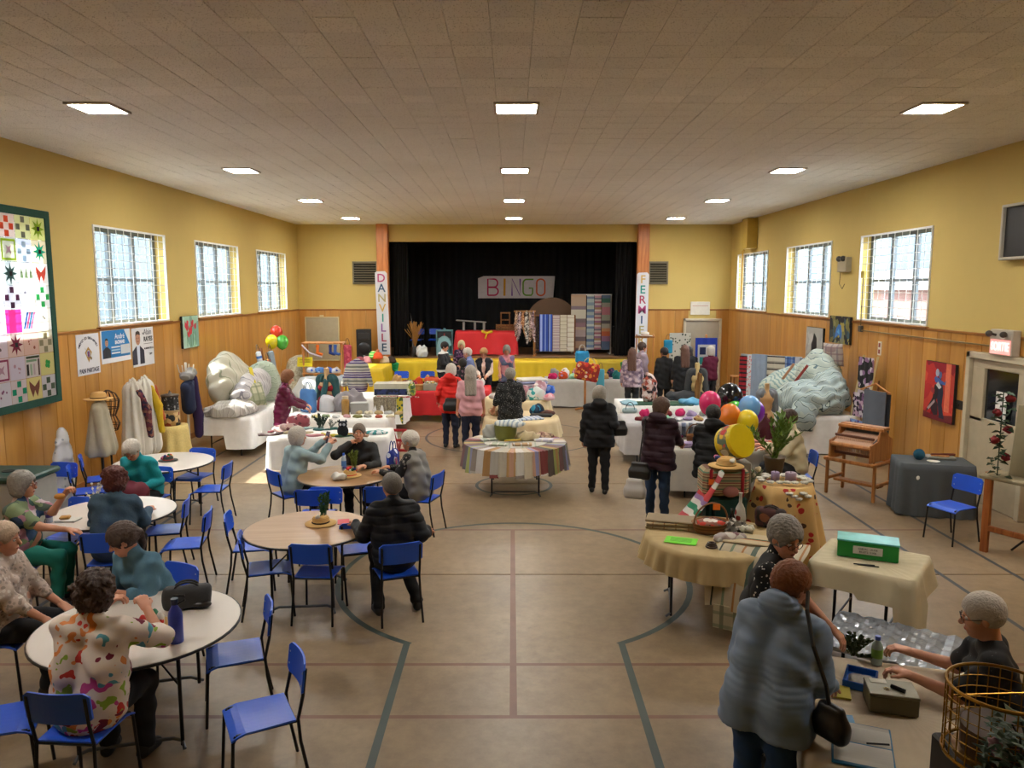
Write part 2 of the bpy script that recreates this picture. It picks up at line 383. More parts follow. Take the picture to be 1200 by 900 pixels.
# --- ceiling lights
LM = _new('light_diffuser'); LM[2].inputs['Emission Color'].default_value = (1, .96, .88, 1); LM[2].inputs['Emission Strength'].default_value = LAMP; LM = LM[0]
FRM = mat('b5ab9c', .4, metal=.6, name='lamp_frame'); cols3 = {-4.6: 'left', .05: 'middle', 4.68: 'right'}
rows = ['nearest', 'second', 'third', 'farthest', 'added unseen fill lamp']
for xi, nm in cols3.items():
    for r_, yy in enumerate((8.85, 13.4, 17.9, 22.35, 4.35)):
        if r_ == 4 and nm == 'middle': continue  # last row is out of view, added to brighten the foreground; middle omitted
        t = thing('ceiling_light', f'square recessed ceiling light, {rows[r_]} of the {nm} row', 'light', (xi, yy, ZC), 0, 'square ceiling lights')
        f = M()
        for sx, sy, dx, dy in ((0, -1, .5, .03), (0, 1, .5, .03), (-1, 0, .03, .44), (1, 0, .03, .44)): f.box((sx * .235, sy * .235, -.012), (dx, dy, .024))
        f.obj('frame', FRM, t); M().box((0, 0, -.006), (.44, .44, .012)).obj('diffuser', LM, t)
# --- side walls
def side_wall(name, X, sgn, wins, label, panel_names, skip=()):
    w = struct(bpy.data.objects.new(name, None)); COL.objects.link(w); w['label'] = label
    th = .3; xc = X + sgn * th / 2; q = M()
    q.box((xc, (YF + YB) / 2, WZ0 / 2), (th, YB - YF, WZ0)); q.box((xc, (YF + YB) / 2, (WZ1 + ZC) / 2 + .03), (th, YB - YF, ZC - WZ1 + .06))
    edges = [YF] + [v for ab in wins for v in ab] + [YB]
    for a, b in zip(edges[0::2], edges[1::2]): q.box((xc, (a + b) / 2, (WZ0 + WZ1) / 2), (th, b - a, WZ1 - WZ0))
    q.obj('plaster', YEL, w)
    y = YF; k = 0
    while y < YB - .02:
        wd = .40 if k % 3 else .41; y2 = min(y + wd, YB)
        if not any(a < (y + y2) / 2 < b for a, b in skip):
            M().bbox((X - sgn * .009, (y + y2) / 2, 1.23), (.018, y2 - y - .008, 2.46), .004).obj('panel', PANEL, w)
        else:
            M().bbox((X - sgn * .009, (y + y2) / 2, 2.345), (.018, y2 - y - .008, .23), .004).obj('panel', PANEL, w)
        y = y2; k += 1
    M().bbox((X - sgn * .018, (YF + YB) / 2, 2.475), (.036, YB - YF - .04, .045), .008).obj('cap_rail', TRIMW, w)
    for a, b in wins: M().bbox((X - sgn * .03, (a + b) / 2, 2.5), (.07, b - a + .12, .03), .006).obj('sill', TRIMW, w)
    return w
wl = side_wall('wall_left', XL, -1, WIN_Y, 'long yellow wall with varnished wood panelling below, left side', 0)
wr = side_wall('wall_right', XR, 1, WIN_YR, 'long yellow wall with varnished wood panelling below, right side', 0, skip=[(10.1, 11.5)])
# --- windows
GRI = mat('e8eaea', .4, name='white_grille_paint'); FRG = mat('5f676b', .5, name='grey_window_frame')
GL, nt_, b_ = _new('window_glass'); nt_.nodes.remove(b_)
tr = N(nt_, 'BsdfTransparent'); tr.inputs[0].default_value = (.93, .95, .96, 1); gl = N(nt_, 'BsdfGlossy', i_Roughness=.05); mxs = N(nt_, 'MixShader')
mxs.inputs[0].default_value = .07; nt_.links.new(tr.outputs[0], mxs.inputs[1]); nt_.links.new(gl.outputs[0], mxs.inputs[2]); nt_.links.new(mxs.outputs[0], nt_.nodes['Material Output'].inputs[0])
hb = M().box((0, 0, 0), (.01, 1, .01)).obj('bar', GRI).data; vb = M().box((0, 0, 0), (.008, .008, 1)).obj('bar', GRI).data
for o in [o for o in bpy.data.objects if o.name.startswith('bar')]: bpy.data.objects.remove(o)
wk = 0
for X, sgn, wins in ((XL, -1, WIN_Y), (XR, 1, WIN_YR)):
    for a, b in wins:
        wk += 1; wroot = struct(bpy.data.objects.new(f'window_{wk}', None)); COL.objects.link(wroot)
        wroot['label'] = ['first', 'second', 'third', 'fourth'][wins.index((a, b)) + (sgn > 0)] + ' barred window from the camera in the ' + ('left' if sgn < 0 else 'right') + ' wall'
        yc = (a + b) / 2; w = b - a; h = WZ1 - WZ0; zc = (WZ0 + WZ1) / 2; xi = X + sgn * .0
        fr = M()
        for dy in (-1, 1): fr.box((xi, yc + dy * (w / 2 - .015), zc), (.04, .03, h))
        for dz in (-1, 1): fr.box((xi, yc, zc + dz * (h / 2 - .015)), (.04, w - .06, .03))
        fr.obj('window_frame', GRI, wroot)
        for i in range(1, 12):
            o = bpy.data.objects.new('bar', hb); COL.objects.link(o); o.parent = wroot; o.location = (xi, yc, WZ0 + h * i / 12); o.scale = (1, w - .06, 1)
        for i in range(1, 10):
            o = bpy.data.objects.new('bar', vb); COL.objects.link(o); o.parent = wroot; o.location = (xi + sgn * .012, a + w * i / 10, zc); o.scale = (1, 1, h - .06)
        xo = X + sgn * .22; cs = M()
        for i in range(4): cs.box((xo, a + .05 + (w - .1) * i / 3, zc), (.05, .13 if 0 < i < 3 else .1, h))
        for zz in (WZ0 + .04, WZ0 + h * .47, WZ1 - .04): cs.box((xo, yc, zz), (.045, w - .1, .07 if abs(zz - zc) > .3 else .05))
        cs.obj('casement', FRG, wroot)
        for i in range(3): M().box((xo + sgn * .012, a + .05 + (w - .1) * (i + .5) / 3, zc), (.006, (w - .1) / 3, h - .1)).obj('pane', GL, wroot)
# --- end wall with the stage opening
PZ = .96; SX0, SX1, SZ1 = -4.25, 4.33, 4.62
we = struct(bpy.data.objects.new('wall_back', None)); COL.objects.link(we); we['label'] = 'end wall around the stage, yellow above varnished wood panelling'
q = M()
q.box(((XL - .3 + SX0 + .2) / 2, YB + .15, ZC / 2), (SX0 + .2 - XL + .3, .3, ZC)); q.box(((XR + .3 + SX1 - .2) / 2, YB + .15, ZC / 2), (XR + .3 - SX1 + .2, .3, ZC))
q.box(((SX0 + SX1) / 2, YB + .15, (SZ1 + ZC) / 2 + .02), (SX1 - SX0 - .4, .3, ZC - SZ1 + .04))
q.obj('plaster', YEL, we)
for x0, x1 in ((XL, SX0), (SX1, XR)):
    n = int(round((x1 - x0) / .42)); d = (x1 - x0) / n
    for i in range(n):
        cx = x0 + (i + .5) * d
        if 5.5 < cx < 6.65 : continue
        M().bbox((cx, YB - .009, 1.23), (d - .008, .018, 2.46), .004).obj('panel', PANEL, we)
    M().bbox(((x0 + x1) / 2, YB - .018, 2.475), (x1 - x0, .036, .045), .008).obj('cap_rail', wood('8a5522', 'a9702f', 2, 0, .35), we)
POSTM = wood('a8602a', 'cd8445', 2, 2, .45, 'orange_stained_beam')
struct(M().bbox((-4.07, YB - .12, ZC / 2), (.36, .26, ZC), .01).obj('trim_1', POSTM), 'orange stained timber post left of the stage')
struct(M().bbox((4.13, YB - .12, ZC / 2), (.36, .26, ZC), .01).obj('trim_2', POSTM), 'orange stained timber post right of the stage')
struct(M().box(((XL + XR) / 2, YF - .15, ZC / 2), (XR - XL + .6, .3, ZC)).obj('wall_front', YEL), 'yellow wall behind the balcony')
# stage box
SB = 28.9; BW = mat('151517', .9, name='black_stage_paint')
st = struct(bpy.data.objects.new('stage', None)); COL.objects.link(st); st['label'] = 'raised wooden stage with a black back'
SF = wood('6b4a2c', '94704a', 2, 0, .4, 'stage_boards')
for i in range(24):
    M().bbox(((SX0 + SX1) / 2, YB - .1 + (i + .5) * .18, PZ - .02), (SX1 - SX0 + 1.5 if i > 2 else SX1 - SX0 - .5, .176, .04), .003).obj('plank', SF, st)
M().box(((SX0 + SX1) / 2, YB - .02, PZ / 2 - .03), (SX1 - SX0 - .3, .04, PZ - .06)).obj('stage_front', BW, st)
for x in (SX0 - .75, SX1 + .75): M().box((x, (YB + SB) / 2 + .3, 2.7), (.1, SB - YB, 4.6)).obj('side_panel', BW, st)
M().box(((SX0 + SX1) / 2, SB, 2.7), (SX1 - SX0 + 1.6, .1, 4.6)).obj('back_panel', BW, st)
M().box(((SX0 + SX1) / 2, (YB + SB) / 2 + .3, 5.0), (SX1 - SX0 + 1.6, SB - YB, .1)).obj('stage_ceiling', BW, st)
struct(M().box(((XL + XR) / 2, 27, -.5), (XR - XL + 30, 60, .1)).obj('ground', mat('b9b6ae', .9, name='outside_paving')), 'paving outside the hall')
# baseboards
struct(M().box((XL + .03, (YF + YB) / 2, .06), (.02, YB - YF, .12)).obj('baseboard_left', TRIMW)); struct(M().box((XR - .03, (12 + YB) / 2, .06), (.02, YB - 12, .12)).obj('baseboard_right', TRIMW))
# doors
DOORC = mat('b3a68c', .5, name='beige_door_paint'); DFR = mat('c2b79e', .45, name='beige_door_frame')
def end_door(k, x0, x1, top, label):
    d = struct(bpy.data.objects.new(f'door_{k}', None)); COL.objects.link(d); d['label'] = label; xc = (x0 + x1) / 2
    f = M(); f.bbox((x0 + .04, YB - .03, top / 2), (.08, .1, top)); f.bbox((x1 - .04, YB - .03, top / 2), (.08, .1, top)); f.bbox((xc, YB - .03, top - .04), (x1 - x0, .1, .08)); f.obj('door_frame', DFR, d)
    M().bbox((xc, YB - .015, top / 2 - .04), (x1 - x0 - .16, .03, top - .08)).obj('door_leaf', mat('a39a88', .5), d)
    h = M(); h.tube([(x0 + .2, YB - .03, 1.02), (x0 + .2, YB - .08, 1.02), (x0 + .3, YB - .08, 1.02)], .012); h.obj('door_handle', mat('9a9a98', .3, metal=.9), d)
end_door(1, 5.48, 6.7, 2.2, 'grey beige door in the end wall right of the stage')
d = struct(bpy.data.objects.new('door_2', None)); COL.objects.link(d); d['label'] = 'beige glazed exit door with a notice taped inside its window'
f = M(); X = XR - .04; y0, y1, top = 10.1, 11.55, 2.22
f.bbox((X, y1 - .05, top / 2), (.12, .1, top)); f.bbox((X, y0 + .05, top / 2), (.12, .1, top)); f.bbox((X, (y0 + y1) / 2, top - .05), (.12, y1 - y0, .1)); f.obj('door_frame', DFR, d)
lf = M(); X = XR - .02
lf.bbox((X, (y0 + y1) / 2, .63), (.05, y1 - y0 - .2, 1.26)); lf.bbox((X, (y0 + y1) / 2, 2.06), (.05, y1 - y0 - .2, .14)); lf.bbox((X, y1 - .25, 1.6), (.05, .3, .8)); lf.bbox((X, y0 + .2, 1.6), (.05, .2, .8)); lf.obj('door_leaf', DOORC, d)
M().box((XR - .0, (y0 + y1) / 2 - .05, 1.62), (.012, .9, .74)).obj('door_glass', mat('1b1d20', .08, name='dark_door_glass', var=.5, vscale=6), d)
M().box((XR - .035, (y0 + y1) / 2, .16), (.012, y1 - y0 - .24, .3)).obj('kick_plate', mat('5a5d5f', .35, metal=.7), d)
M().box((XR - .05, 10.72, 1.5), (.004, .24, .4)).obj('notice', mat('dcdcd8', .8), d)
# outside
bh = thing('far_blue_house', 'tall pale blue house seen through the far right windows', 'house', (16, 44, 0)); M().box((2, 0, 3.4), (4, 34, 7.8)).obj('wall', mat('3e4e58', .8), bh); M().box((2, 0, 7.5), (4.6, 34.6, .4)).obj('roof', mat('6e6a68', .9), bh)
OB = mat('525c61', .8, name='pale_blue_siding'); q = M()
bl = thing('neighbouring_house', 'pale blue house seen through the left windows', 'house', (-14, 0, 0))
for i in range(110): M().bbox((0, -4 + i * .6 + .3, 3), (.2, .57, 7), .02).obj('siding_board', OB, bl)
M().box((-3, 29, 3), (5.8, 66, 6.98)).obj('wall', OB, bl)
br = thing('brick_house', 'low pinkish brick house seen through the right windows', 'house', (15, 0, 0))
M().box((1.5, 14, 1.3), (3, 40, 3.6)).obj('wall', mat('6e4f48', .9, bump=.5, var=.25, vscale=3), br); M().prism([(-.4, 3.1), (3.4, 3.1), (1.5, 4.2)], -6, 34, 0, Matrix(((1, 0, 0, 0), (0, 0, 1, 0), (0, 1, 0, 0), (0, 0, 0, 1)))).obj('roof', mat('6e6a68', .9), br)
# ================================================================ FURNITURE
def G(px, py, z=0.0):
    """the point at height z that the lens maps to (px, py) of the 1200x900 frame"""
    d = Vector(((px - 600) / 900, math.cos(PITCH) + (450 - py) / 900 * math.sin(PITCH), -math.sin(PITCH) + (450 - py) / 900 * math.cos(PITCH)))
    t = (z - CAMZ) / d.z
    return (t * d.x, t * d.y, z)
def make_chair():
    t = thing('chair', '', 'chair')
    q = M()   # seat: slight dish, front lip rolled down
    def seat(u, v):
        x = (u - .5) * (.40 - .03 * (1 - v)); y = -.19 + v * .39
        return (x, y, .452 - .012 * math.sin(math.pi * u) * math.sin(math.pi * v) - (.03 * max(0, v - .82) / .18 if v > .82 else 0))
    q.grid(seat, 8, 9); top = list(q.v); n = len(top)
    q.add([(x, y, z - .012) for x, y, z in top], [tuple(reversed(f)) for f in q.f])
    ring = [i for i in range(9)] + [9 * j + 8 for j in range(1, 10)] + [81 + 9 - 1 - i for i in range(1, 9)] + [9 * j for j in range(8, 0, -1)]
    q.f += [(ring[i], ring[(i + 1) % len(ring)], ring[(i + 1) % len(ring)] + n, ring[i] + n) for i in range(len(ring))]; q.m += [0] * len(ring)
    q.obj('seat', BLUE, t, smooth=False)
    q = M(); NU = 12
    def prof(u):   # rounded corners of the backrest
        e = abs(u - .5) * 2; return .1 * (1 - max(0, (e - .8) / .2) ** 2 * .28)
    vs = []; fs = []
    for s_ in (0, 1):
        for i in range(NU + 1):
            u = i / NU; x = (u - .5) * .41; y = -.235 - .03 * math.sin(math.pi * u) + s_ * .014
            for k in range(4):
                zz = .70 + prof(u) * (k / 3 * 2 - 1); vs.append((x, y - (zz - .6) * .12, zz))
    m4 = (NU + 1) * 4
    for i in range(NU):
        for k in range(3):
            a = i * 4 + k; fs.append((a, a + 4, a + 5, a + 1)); fs.append((m4 + a, m4 + a + 1, m4 + a + 5, m4 + a + 4))
        a = i * 4; fs.append((a, m4 + a, m4 + a + 4, a + 4)); fs.append((a + 3, a + 7, m4 + a + 7, m4 + a + 3))
    for a in (0, NU * 4): fs += [(a + k, a + k + 1, m4 + a + k + 1, m4 + a + k) for k in range(3)]
    b = q.add(vs, fs).obj('backrest', BLUE, t)
    rv = M()
    for sx in (-1, 1):
        for dz in (.66, .74): rv.ell((sx * .175, -.225 - (dz - .6) * .12, dz), (.007, .004, .007), 6, 4)
    rv.obj('rivet', mat('b9c0c8', .3, metal=.9), b)
    for sx in (-1, 1):
        M().tube([(sx * .175, .17, .435), (sx * .19, .19, .40), (sx * .205, .215, 0)], .011, 7).obj('leg', DARK, t)
        M().tube([(sx * .195, -.27, 0), (sx * .185, -.215, .30), (sx * .18, -.205, .45), (sx * .18, -.24, .60), (sx * .18, -.262, .77)], .011, 7).obj('leg', DARK, t)
        M().tube([(sx * .175, .17, .437), (sx * .178, -.2, .437)], .009, 6).obj('seat_rail', DARK, t)
    M().tube([(-.18, -.19, .435), (.18, -.19, .435)], .009, 6).obj('stretcher', DARK, t)
    return t
chair0 = make_chair(); chair_tree = tree_of(chair0); chair_used = [False]
def chair(x, y, deg, label, z=0):
    lab = 'blue plastic chair, ' + label
    if not chair_used[0]:
        chair_used[0] = True; chair0.location = (x, y, z); chair0.rotation_euler = (0, 0, R(deg)); chair0['label'] = lab; chair0['group'] = 'blue plastic chairs'; return chair0
    return dup(chair0, (x, y, z), R(deg), lab, 'blue plastic chairs', chair_tree)
def chp(px, py, deg, label):
    g = G(px, py, .45); return chair(g[0], g[1], deg, label)
chp(304, 836, 118, 'empty, nearest to the camera right of the white table')
chp(275, 764, 112, 'empty, right of the white table with the blue flask')
chp(4, 842, -70, 'empty, cut off by the left edge at the bottom corner')
chp(374, 668, -3, 'empty, pushed under the near side of the straw hat table')
chp(316, 664, -72, 'empty, nearer of two left of the straw hat table')
chp(298, 638, -78, 'empty, farther of two left of the straw hat table')
chp(418, 641, 20, 'empty, under the right side of the straw hat table')
chp(376, 612, 180, 'empty, behind the straw hat table with only its top edge showing')
chp(372, 600, 0, 'empty at the near side of the farther brown table')
chp(446, 596, 10, 'empty, between the farther brown table and the black puffer')
chp(228, 557, 172, 'empty behind the small far round table by the yellow cloth')
chp(246, 572, 92, 'empty, standing on its own right of the far round table')
chp(192, 620, 104, 'empty right of the middle white table, the farther of two')
chp(216, 636, 100, 'empty right of the middle white table, the nearer of two')
chp(108, 574, -62, 'empty by the left wall, the nearer of two side by side')
chp(120, 560, -62, 'empty below the beige coat, the farther of two')
chp(61, 577, 170, 'empty beside the lidded bin with only its seat showing')
chp(84, 626, 172, 'empty behind the middle white table, its wide backrest above the tabletop')
chp(1116, 592, 112, 'empty beside the grey clothed table by the exit door')
for px, w in ((468, 'left'), (499, 'right')):
    g = G(px, 437, .80); chair(g[0], g[1] + .2, 180, f'the {w} one of two behind the red skirted table')
chair(-3.28, 26.5, 172, 'left one of two standing on the dark stage', PZ); chair(-2.68, 26.6, 180, 'right one of two standing on the dark stage', PZ)
# ---- round folding tables
def round_table(x, y, r, rot, label, top, edge, cloth=None):
    t = thing('round_table', label, 'table', (x, y, 0), R(rot), 'round folding tables')
    M().lathe([(0, .712), (r - .012, .712), (r - .002, .718), (r, .726), (r - .002, .735), (r - .012, .74), (0, .74)], 48).obj('tabletop', top, t, smooth=False)
    M().lathe([(r - .001, .716), (r + .004, .72), (r + .004, .733), (r - .001, .737)], 48).obj('edge_band', edge, t)
    w = r * .46
    for sy in (-1, 1):
        yy = sy * r * .62
        for sx in (-1, 1):
            M().tube([(sx * w, yy, .71), (sx * w, yy, .02)], .0135, 8).obj('leg', DARK, t)
        M().tube([(-w - .02, yy + sy * .05, .016), (-w, yy, .05), (-w + .06, yy, .075), (w - .06, yy, .075), (w, yy, .05), (w + .02, yy + sy * .05, .016)], .0125, 8).obj('foot_bar', mat('6c6f74', .35, metal=.8), t)
        M().tube([(-w, yy, .45), (0, yy * .2, .70), (w, yy, .45)], .008, 6).obj('brace', DARK, t)
    return t
TW = mat('cfc6bd', .35, var=.03, name='pale_laminate', spec=.5); TB = wood('9a7650', 'a88560', 2, 0, .3, 'brown_laminate'); EB = mat('1a1a1c', .4, name='black_edging')
round_table(-2.70, 5.30, .70, 15, 'white topped round table nearest the camera with the blue flask on it', TW, EB)
round_table(-4.34, 8.12, .64, 8, 'white topped round table in the middle of the left group', TW, EB)
round_table(-4.88, 10.54, .66, 0, 'white topped round table farthest back, beside the yellow lace stand', TW, EB)
round_table(-2.07, 7.55, .63, 5, 'brown round table with the flowered straw hat on it', TB, EB)
round_table(-2.18, 9.78, .60, 0, 'brown round table where three people sit with a fruity centrepiece', TB, EB)
# ---- draped cloths
def drape(name, label, outline, ztop, drop, m, waves=26, amp=.03, flare=.04, seed=0, hem=.012, cat='tablecloth', loc=(0, 0, 0), rz=0, group=None, droop=None, rows=9):
    """cloth over a table whose outline is a closed list of (x, y)"""
    rnd = random.Random(seed); n = len(outline); ph = [rnd.uniform(0, 6.28) for _ in range(4)]
    cx = sum(p[0] for p in outline) / n; cyy = sum(p[1] for p in outline) / n
    q = M(); vs = []; fs = []
    per = [0]
    for i in range(n): a = outline[i]; b = outline[(i + 1) % n]; per.append(per[-1] + math.hypot(b[0] - a[0], b[1] - a[1]))
    Ltot = per[-1]
    tg = []
    for i in range(n):
        a = outline[i - 1]; b = outline[(i + 1) % n]; d = Vector((b[0] - a[0], b[1] - a[1])).normalized(); tg.append(Vector((d.y, -d.x)))
    sgn = 1 if sum(tg[i].x * (outline[i][0] - cx) + tg[i].y * (outline[i][1] - cyy) for i in range(n)) > 0 else -1
    for k in (.0, .5, .92, 1.0):
        for i in range(n): vs.append((cx + (outline[i][0] - cx) * max(k, .001), cyy + (outline[i][1] - cyy) * max(k, .001), ztop + .003 + (.0015 * math.sin(i * 1.7) if 0 < k < 1 else 0)))
    for j in range(1, rows + 1):
        f = j / rows
        for i in range(n):
            s_ = per[i] / Ltot * 2 * math.pi; dr = drop if droop is None else droop(outline[i][0], outline[i][1], drop)
            w = math.sin(waves * s_ + ph[0] + .5 * math.sin(3 * s_ + ph[1])) + .45 * math.sin((waves * .57 // 1) * s_ + ph[2])
            o = sgn * (flare * f + amp * (f ** .8) * w + .008); hz = hem * math.sin(2 * s_ + ph[3]) * f + (hem * .6) * w * f
            vs.append((outline[i][0] + tg[i].x * o, outline[i][1] + tg[i].y * o, max(.006, ztop - .012 - dr * f + hz)))
    for j in range(3 + rows):
        for i in range(n):
            i2 = (i + 1) % n; fs.append((j * n + i, j * n + i2, (j + 1) * n + i2, (j + 1) * n + i))
    o = q.add(vs, fs).obj(name, m, None, smooth=True, loc=loc, rz=rz)
    return tag(o, label, cat, group)
def circle(r, n=150, sy=1): return [(r * math.cos(2 * math.pi * i / n), r * sy * math.sin(2 * math.pi * i / n)) for i in range(n)]
def rrect(w, d, rad=.04, step=.035):
    pts = []
    for cx, cyy, a0 in ((w / 2 - rad, d / 2 - rad, 0), (-w / 2 + rad, d / 2 - rad, 90), (-w / 2 + rad, -d / 2 + rad, 180), (w / 2 - rad, -d / 2 + rad, 270)):
        for k in range(5): a = R(a0 + k * 22.5); pts.append((cx + rad * math.cos(a), cyy + rad * math.sin(a)))
    out = []
    for i in range(len(pts)):
        a = pts[i]; b = pts[(i + 1) % len(pts)]; L_ = math.hypot(b[0] - a[0], b[1] - a[1]); m_ = max(1, int(L_ / step))
        out += [(a[0] + (b[0] - a[0]) * k / m_, a[1] + (b[1] - a[1]) * k / m_) for k in range(m_)]
    return out
def fold_table(w, d, h, label, loc, rz):
    t = thing('folding_table', label, 'table', loc, rz, 'folding tables')
    M().bbox((0, 0, h - .02), (w - .03, d - .03, .035), .008).obj('tabletop', mat('b9b2a6', .5), t)
    for sx in (-1, 1):
        x = sx * (w / 2 - .22)
        for sy in (-1, 1): M().tube([(x, sy * (d / 2 - .09), h - .04), (x, sy * (d / 2 - .07), 0)], .014, 7).obj('leg', DARK, t)
        M().tube([(x, -(d / 2 - .08), .22), (x, (d / 2 - .08), .22)], .01, 6).obj('brace', DARK, t)
    return t
CRM = mat('d8c39a', .85, var=.06, name='beige_tablecloth'); REDC = mat('cf2027', .6, var=.05, name='red_plastic_cloth'); YELC = mat('d9b91c', .55, var=.05, name='yellow_plastic_cloth')
def cloth_table(x, y, w, d, rz, m, lt, lc, drop=.7, h=.74, amp=.012, waves=18, flare=.03, seed=0, table=True, droop=None, hem=.012):
    if table: fold_table(w, d, h, lt, (x, y, 0), R(rz))
    return drape('tablecloth', lc, rrect(w, d), h, drop, m, waves, amp, flare, seed, loc=(x, y, 0), rz=R(rz), group='tablecloths', droop=droop, hem=hem)
def cloth_round(x, y, r, m, lt, lc, drop=.35, h=.74, amp=.025, waves=24, flare=.06, seed=0, table=True, hem=.012):
    if table: round_table(x, y, r - .01, 20 * seed, lt, TW, EB)
    return drape('tablecloth', lc, circle(r), h, drop, m, waves, amp, flare, seed, loc=(x, y, 0), group='tablecloths', hem=hem)
# ================================================================ PEOPLE
def A(*p): return np.array(p, float)
def nrm(v): return v / (np.linalg.norm(v) + 1e-9)
def Rx(a): c, s = math.cos(a), math.sin(a); return np.array([[1, 0, 0], [0, c, -s], [0, s, c]])
def Ry(a): c, s = math.cos(a), math.sin(a); return np.array([[c, 0, s], [0, 1, 0], [-s, 0, c]])
def Rz(a): c, s = math.cos(a), math.sin(a); return np.array([[c, -s, 0], [s, c, 0], [0, 0, 1]])
class Field:
    """a smooth union of capsules and ellipsoids, meshed by surface nets"""
    def __init__(s, h): s.h = h; s.p = []; s.post = []
    def cap(s, a, b, ra, rb=None, k=.03): s.p.append(('c', A(*a), A(*b), ra, ra if rb is None else rb, k, 0)); return s
    def box(s, c, b, r, k=.02): s.p.append(('b', A(*c), A(*b), r, 0, k, 0)); return s
    def ell(s, c, r, rot=None, k=.03, sub=False): s.p.append(('e', A(*c), A(*r), rot, 0, k, sub)); return s
    def build(s):
        lo = np.full(3, 9e9); hi = -lo
        for t in s.p:
            if t[6]: continue
            if t[0] == 'c': l = np.minimum(t[1] - t[3], t[2] - t[4]); u = np.maximum(t[1] + t[3], t[2] + t[4])
            else: l = t[1] - max(t[2]); u = t[1] + max(t[2])
            lo = np.minimum(lo, l); hi = np.maximum(hi, u)
        h = s.h; lo = lo - .03 - 2 * h; hi = hi + .03 + 2 * h
        n = np.ceil((hi - lo) / h).astype(int) + 1
        ax = [lo[i] + h * np.arange(n[i]) for i in range(3)]
        f = np.full(n, 1.0)
        for t in s.p:
            k = t[5]; m = k + 2.5 * h
            if t[0] == 'c': l = np.minimum(t[1] - t[3], t[2] - t[4]) - m; u = np.maximum(t[1] + t[3], t[2] + t[4]) + m
            else: l = t[1] - max(t[2]) - m; u = t[1] + max(t[2]) + m
            i0 = np.clip(((l - lo) / h).astype(int), 0, n - 1); i1 = np.clip(((u - lo) / h).astype(int) + 2, 1, n)
            if np.any(i1 <= i0): continue
            sl = tuple(slice(i0[j], i1[j]) for j in range(3))
            X = ax[0][sl[0]][:, None, None]; Y = ax[1][sl[1]][None, :, None]; Z = ax[2][sl[2]][None, None, :]
            if t[0] == 'c':
                a, b = t[1], t[2]; d = b - a; dd = max(d.dot(d), 1e-9)
                tt = np.clip(((X - a[0]) * d[0] + (Y - a[1]) * d[1] + (Z - a[2]) * d[2]) / dd, 0, 1)
                D = np.sqrt((X - a[0] - tt * d[0]) ** 2 + (Y - a[1] - tt * d[1]) ** 2 + (Z - a[2] - tt * d[2]) ** 2) - (t[3] + (t[4] - t[3]) * tt)
            elif t[0] == 'b':
                c, b = t[1], t[2]; r = t[3]; qx_, qy_, qz_ = [np.maximum(np.abs(v_) - b[i_] + r, 0) for i_, v_ in enumerate((X - c[0], Y - c[1], Z - c[2]))]
                D = np.sqrt(qx_ ** 2 + qy_ ** 2 + qz_ ** 2) - r
            else:
                c, r = t[1], t[2]; x, y, z = X - c[0], Y - c[1], Z - c[2]
                if t[3] is not None:
                    q = t[3].T; x, y, z = q[0, 0] * x + q[0, 1] * y + q[0, 2] * z, q[1, 0] * x + q[1, 1] * y + q[1, 2] * z, q[2, 0] * x + q[2, 1] * y + q[2, 2] * z
                D = (np.sqrt((x / r[0]) ** 2 + (y / r[1]) ** 2 + (z / r[2]) ** 2) - 1) * min(r)
            g = f[sl]
            if t[6]:
                D = -D; hh = np.clip(k - np.abs(g - D), 0, None) / k; f[sl] = np.maximum(g, D) + hh * hh * k * .25
            else:
                hh = np.clip(k - np.abs(g - D), 0, None) / k; f[sl] = np.minimum(g, D) - hh * hh * k * .25
        X, Y, Z = np.meshgrid(*ax, indexing='ij')
        for fn in s.post: f = fn(f, X, Y, Z)
        f[0] = f[-1] = 1; f[:, 0] = f[:, -1] = 1; f[:, :, 0] = f[:, :, -1] = 1
        ins = f < 0; c = {}
        for i in (0, 1):
            for j in (0, 1):
                for k in (0, 1): c[i, j, k] = (slice(i, n[0] - 1 + i), slice(j, n[1] - 1 + j), slice(k, n[2] - 1 + k))
        cnt = sum(ins[v].astype(np.int8) for v in c.values()); act = (cnt > 0) & (cnt < 8)
        I = np.argwhere(act); idx = -np.ones(act.shape, np.int64); idx[act] = np.arange(len(I))
        P = np.zeros((len(I), 3)); W_ = np.zeros(len(I))
        cv = {k_: f[I[:, 0] + k_[0], I[:, 1] + k_[1], I[:, 2] + k_[2]] for k_ in c}
        for a in c:
            for d in range(3):
                if a[d]: continue
                b = list(a); b[d] = 1; b = tuple(b); fa, fb = cv[a], cv[b]; mk = (fa < 0) != (fb < 0)
                t = np.where(mk, fa / np.where(mk, fa - fb, 1), 0)
                pt = np.array(a, float)[None, :].repeat(len(I), 0); pt[:, d] += t
                P += pt * mk[:, None]; W_ += mk
        V = lo + (I + P / W_[:, None]) * h
        F = []
        for d in range(3):
            o1, o2 = [(1, 2), (2, 0), (0, 1)][d]
            s0 = [slice(1, -1)] * 3; s0[d] = slice(0, -1); s1 = list(s0); s1[d] = slice(1, None)
            a, b = ins[tuple(s0)], ins[tuple(s1)]; E_ = np.argwhere(a != b)
            if not len(E_): continue
            fl = a[E_[:, 0], E_[:, 1], E_[:, 2]]; off = np.ones(3, int); off[d] = 0; E_ = E_ + off
            def cell(u, v):
                q = E_.copy(); q[:, o1] -= u; q[:, o2] -= v; return idx[q[:, 0], q[:, 1], q[:, 2]]
            Q = np.stack([cell(1, 1), cell(0, 1), cell(0, 0), cell(1, 0)], 1)
            Q = np.where(fl[:, None], Q, Q[:, ::-1]); F.append(Q[(Q >= 0).all(1)])
        return V, np.concatenate(F)
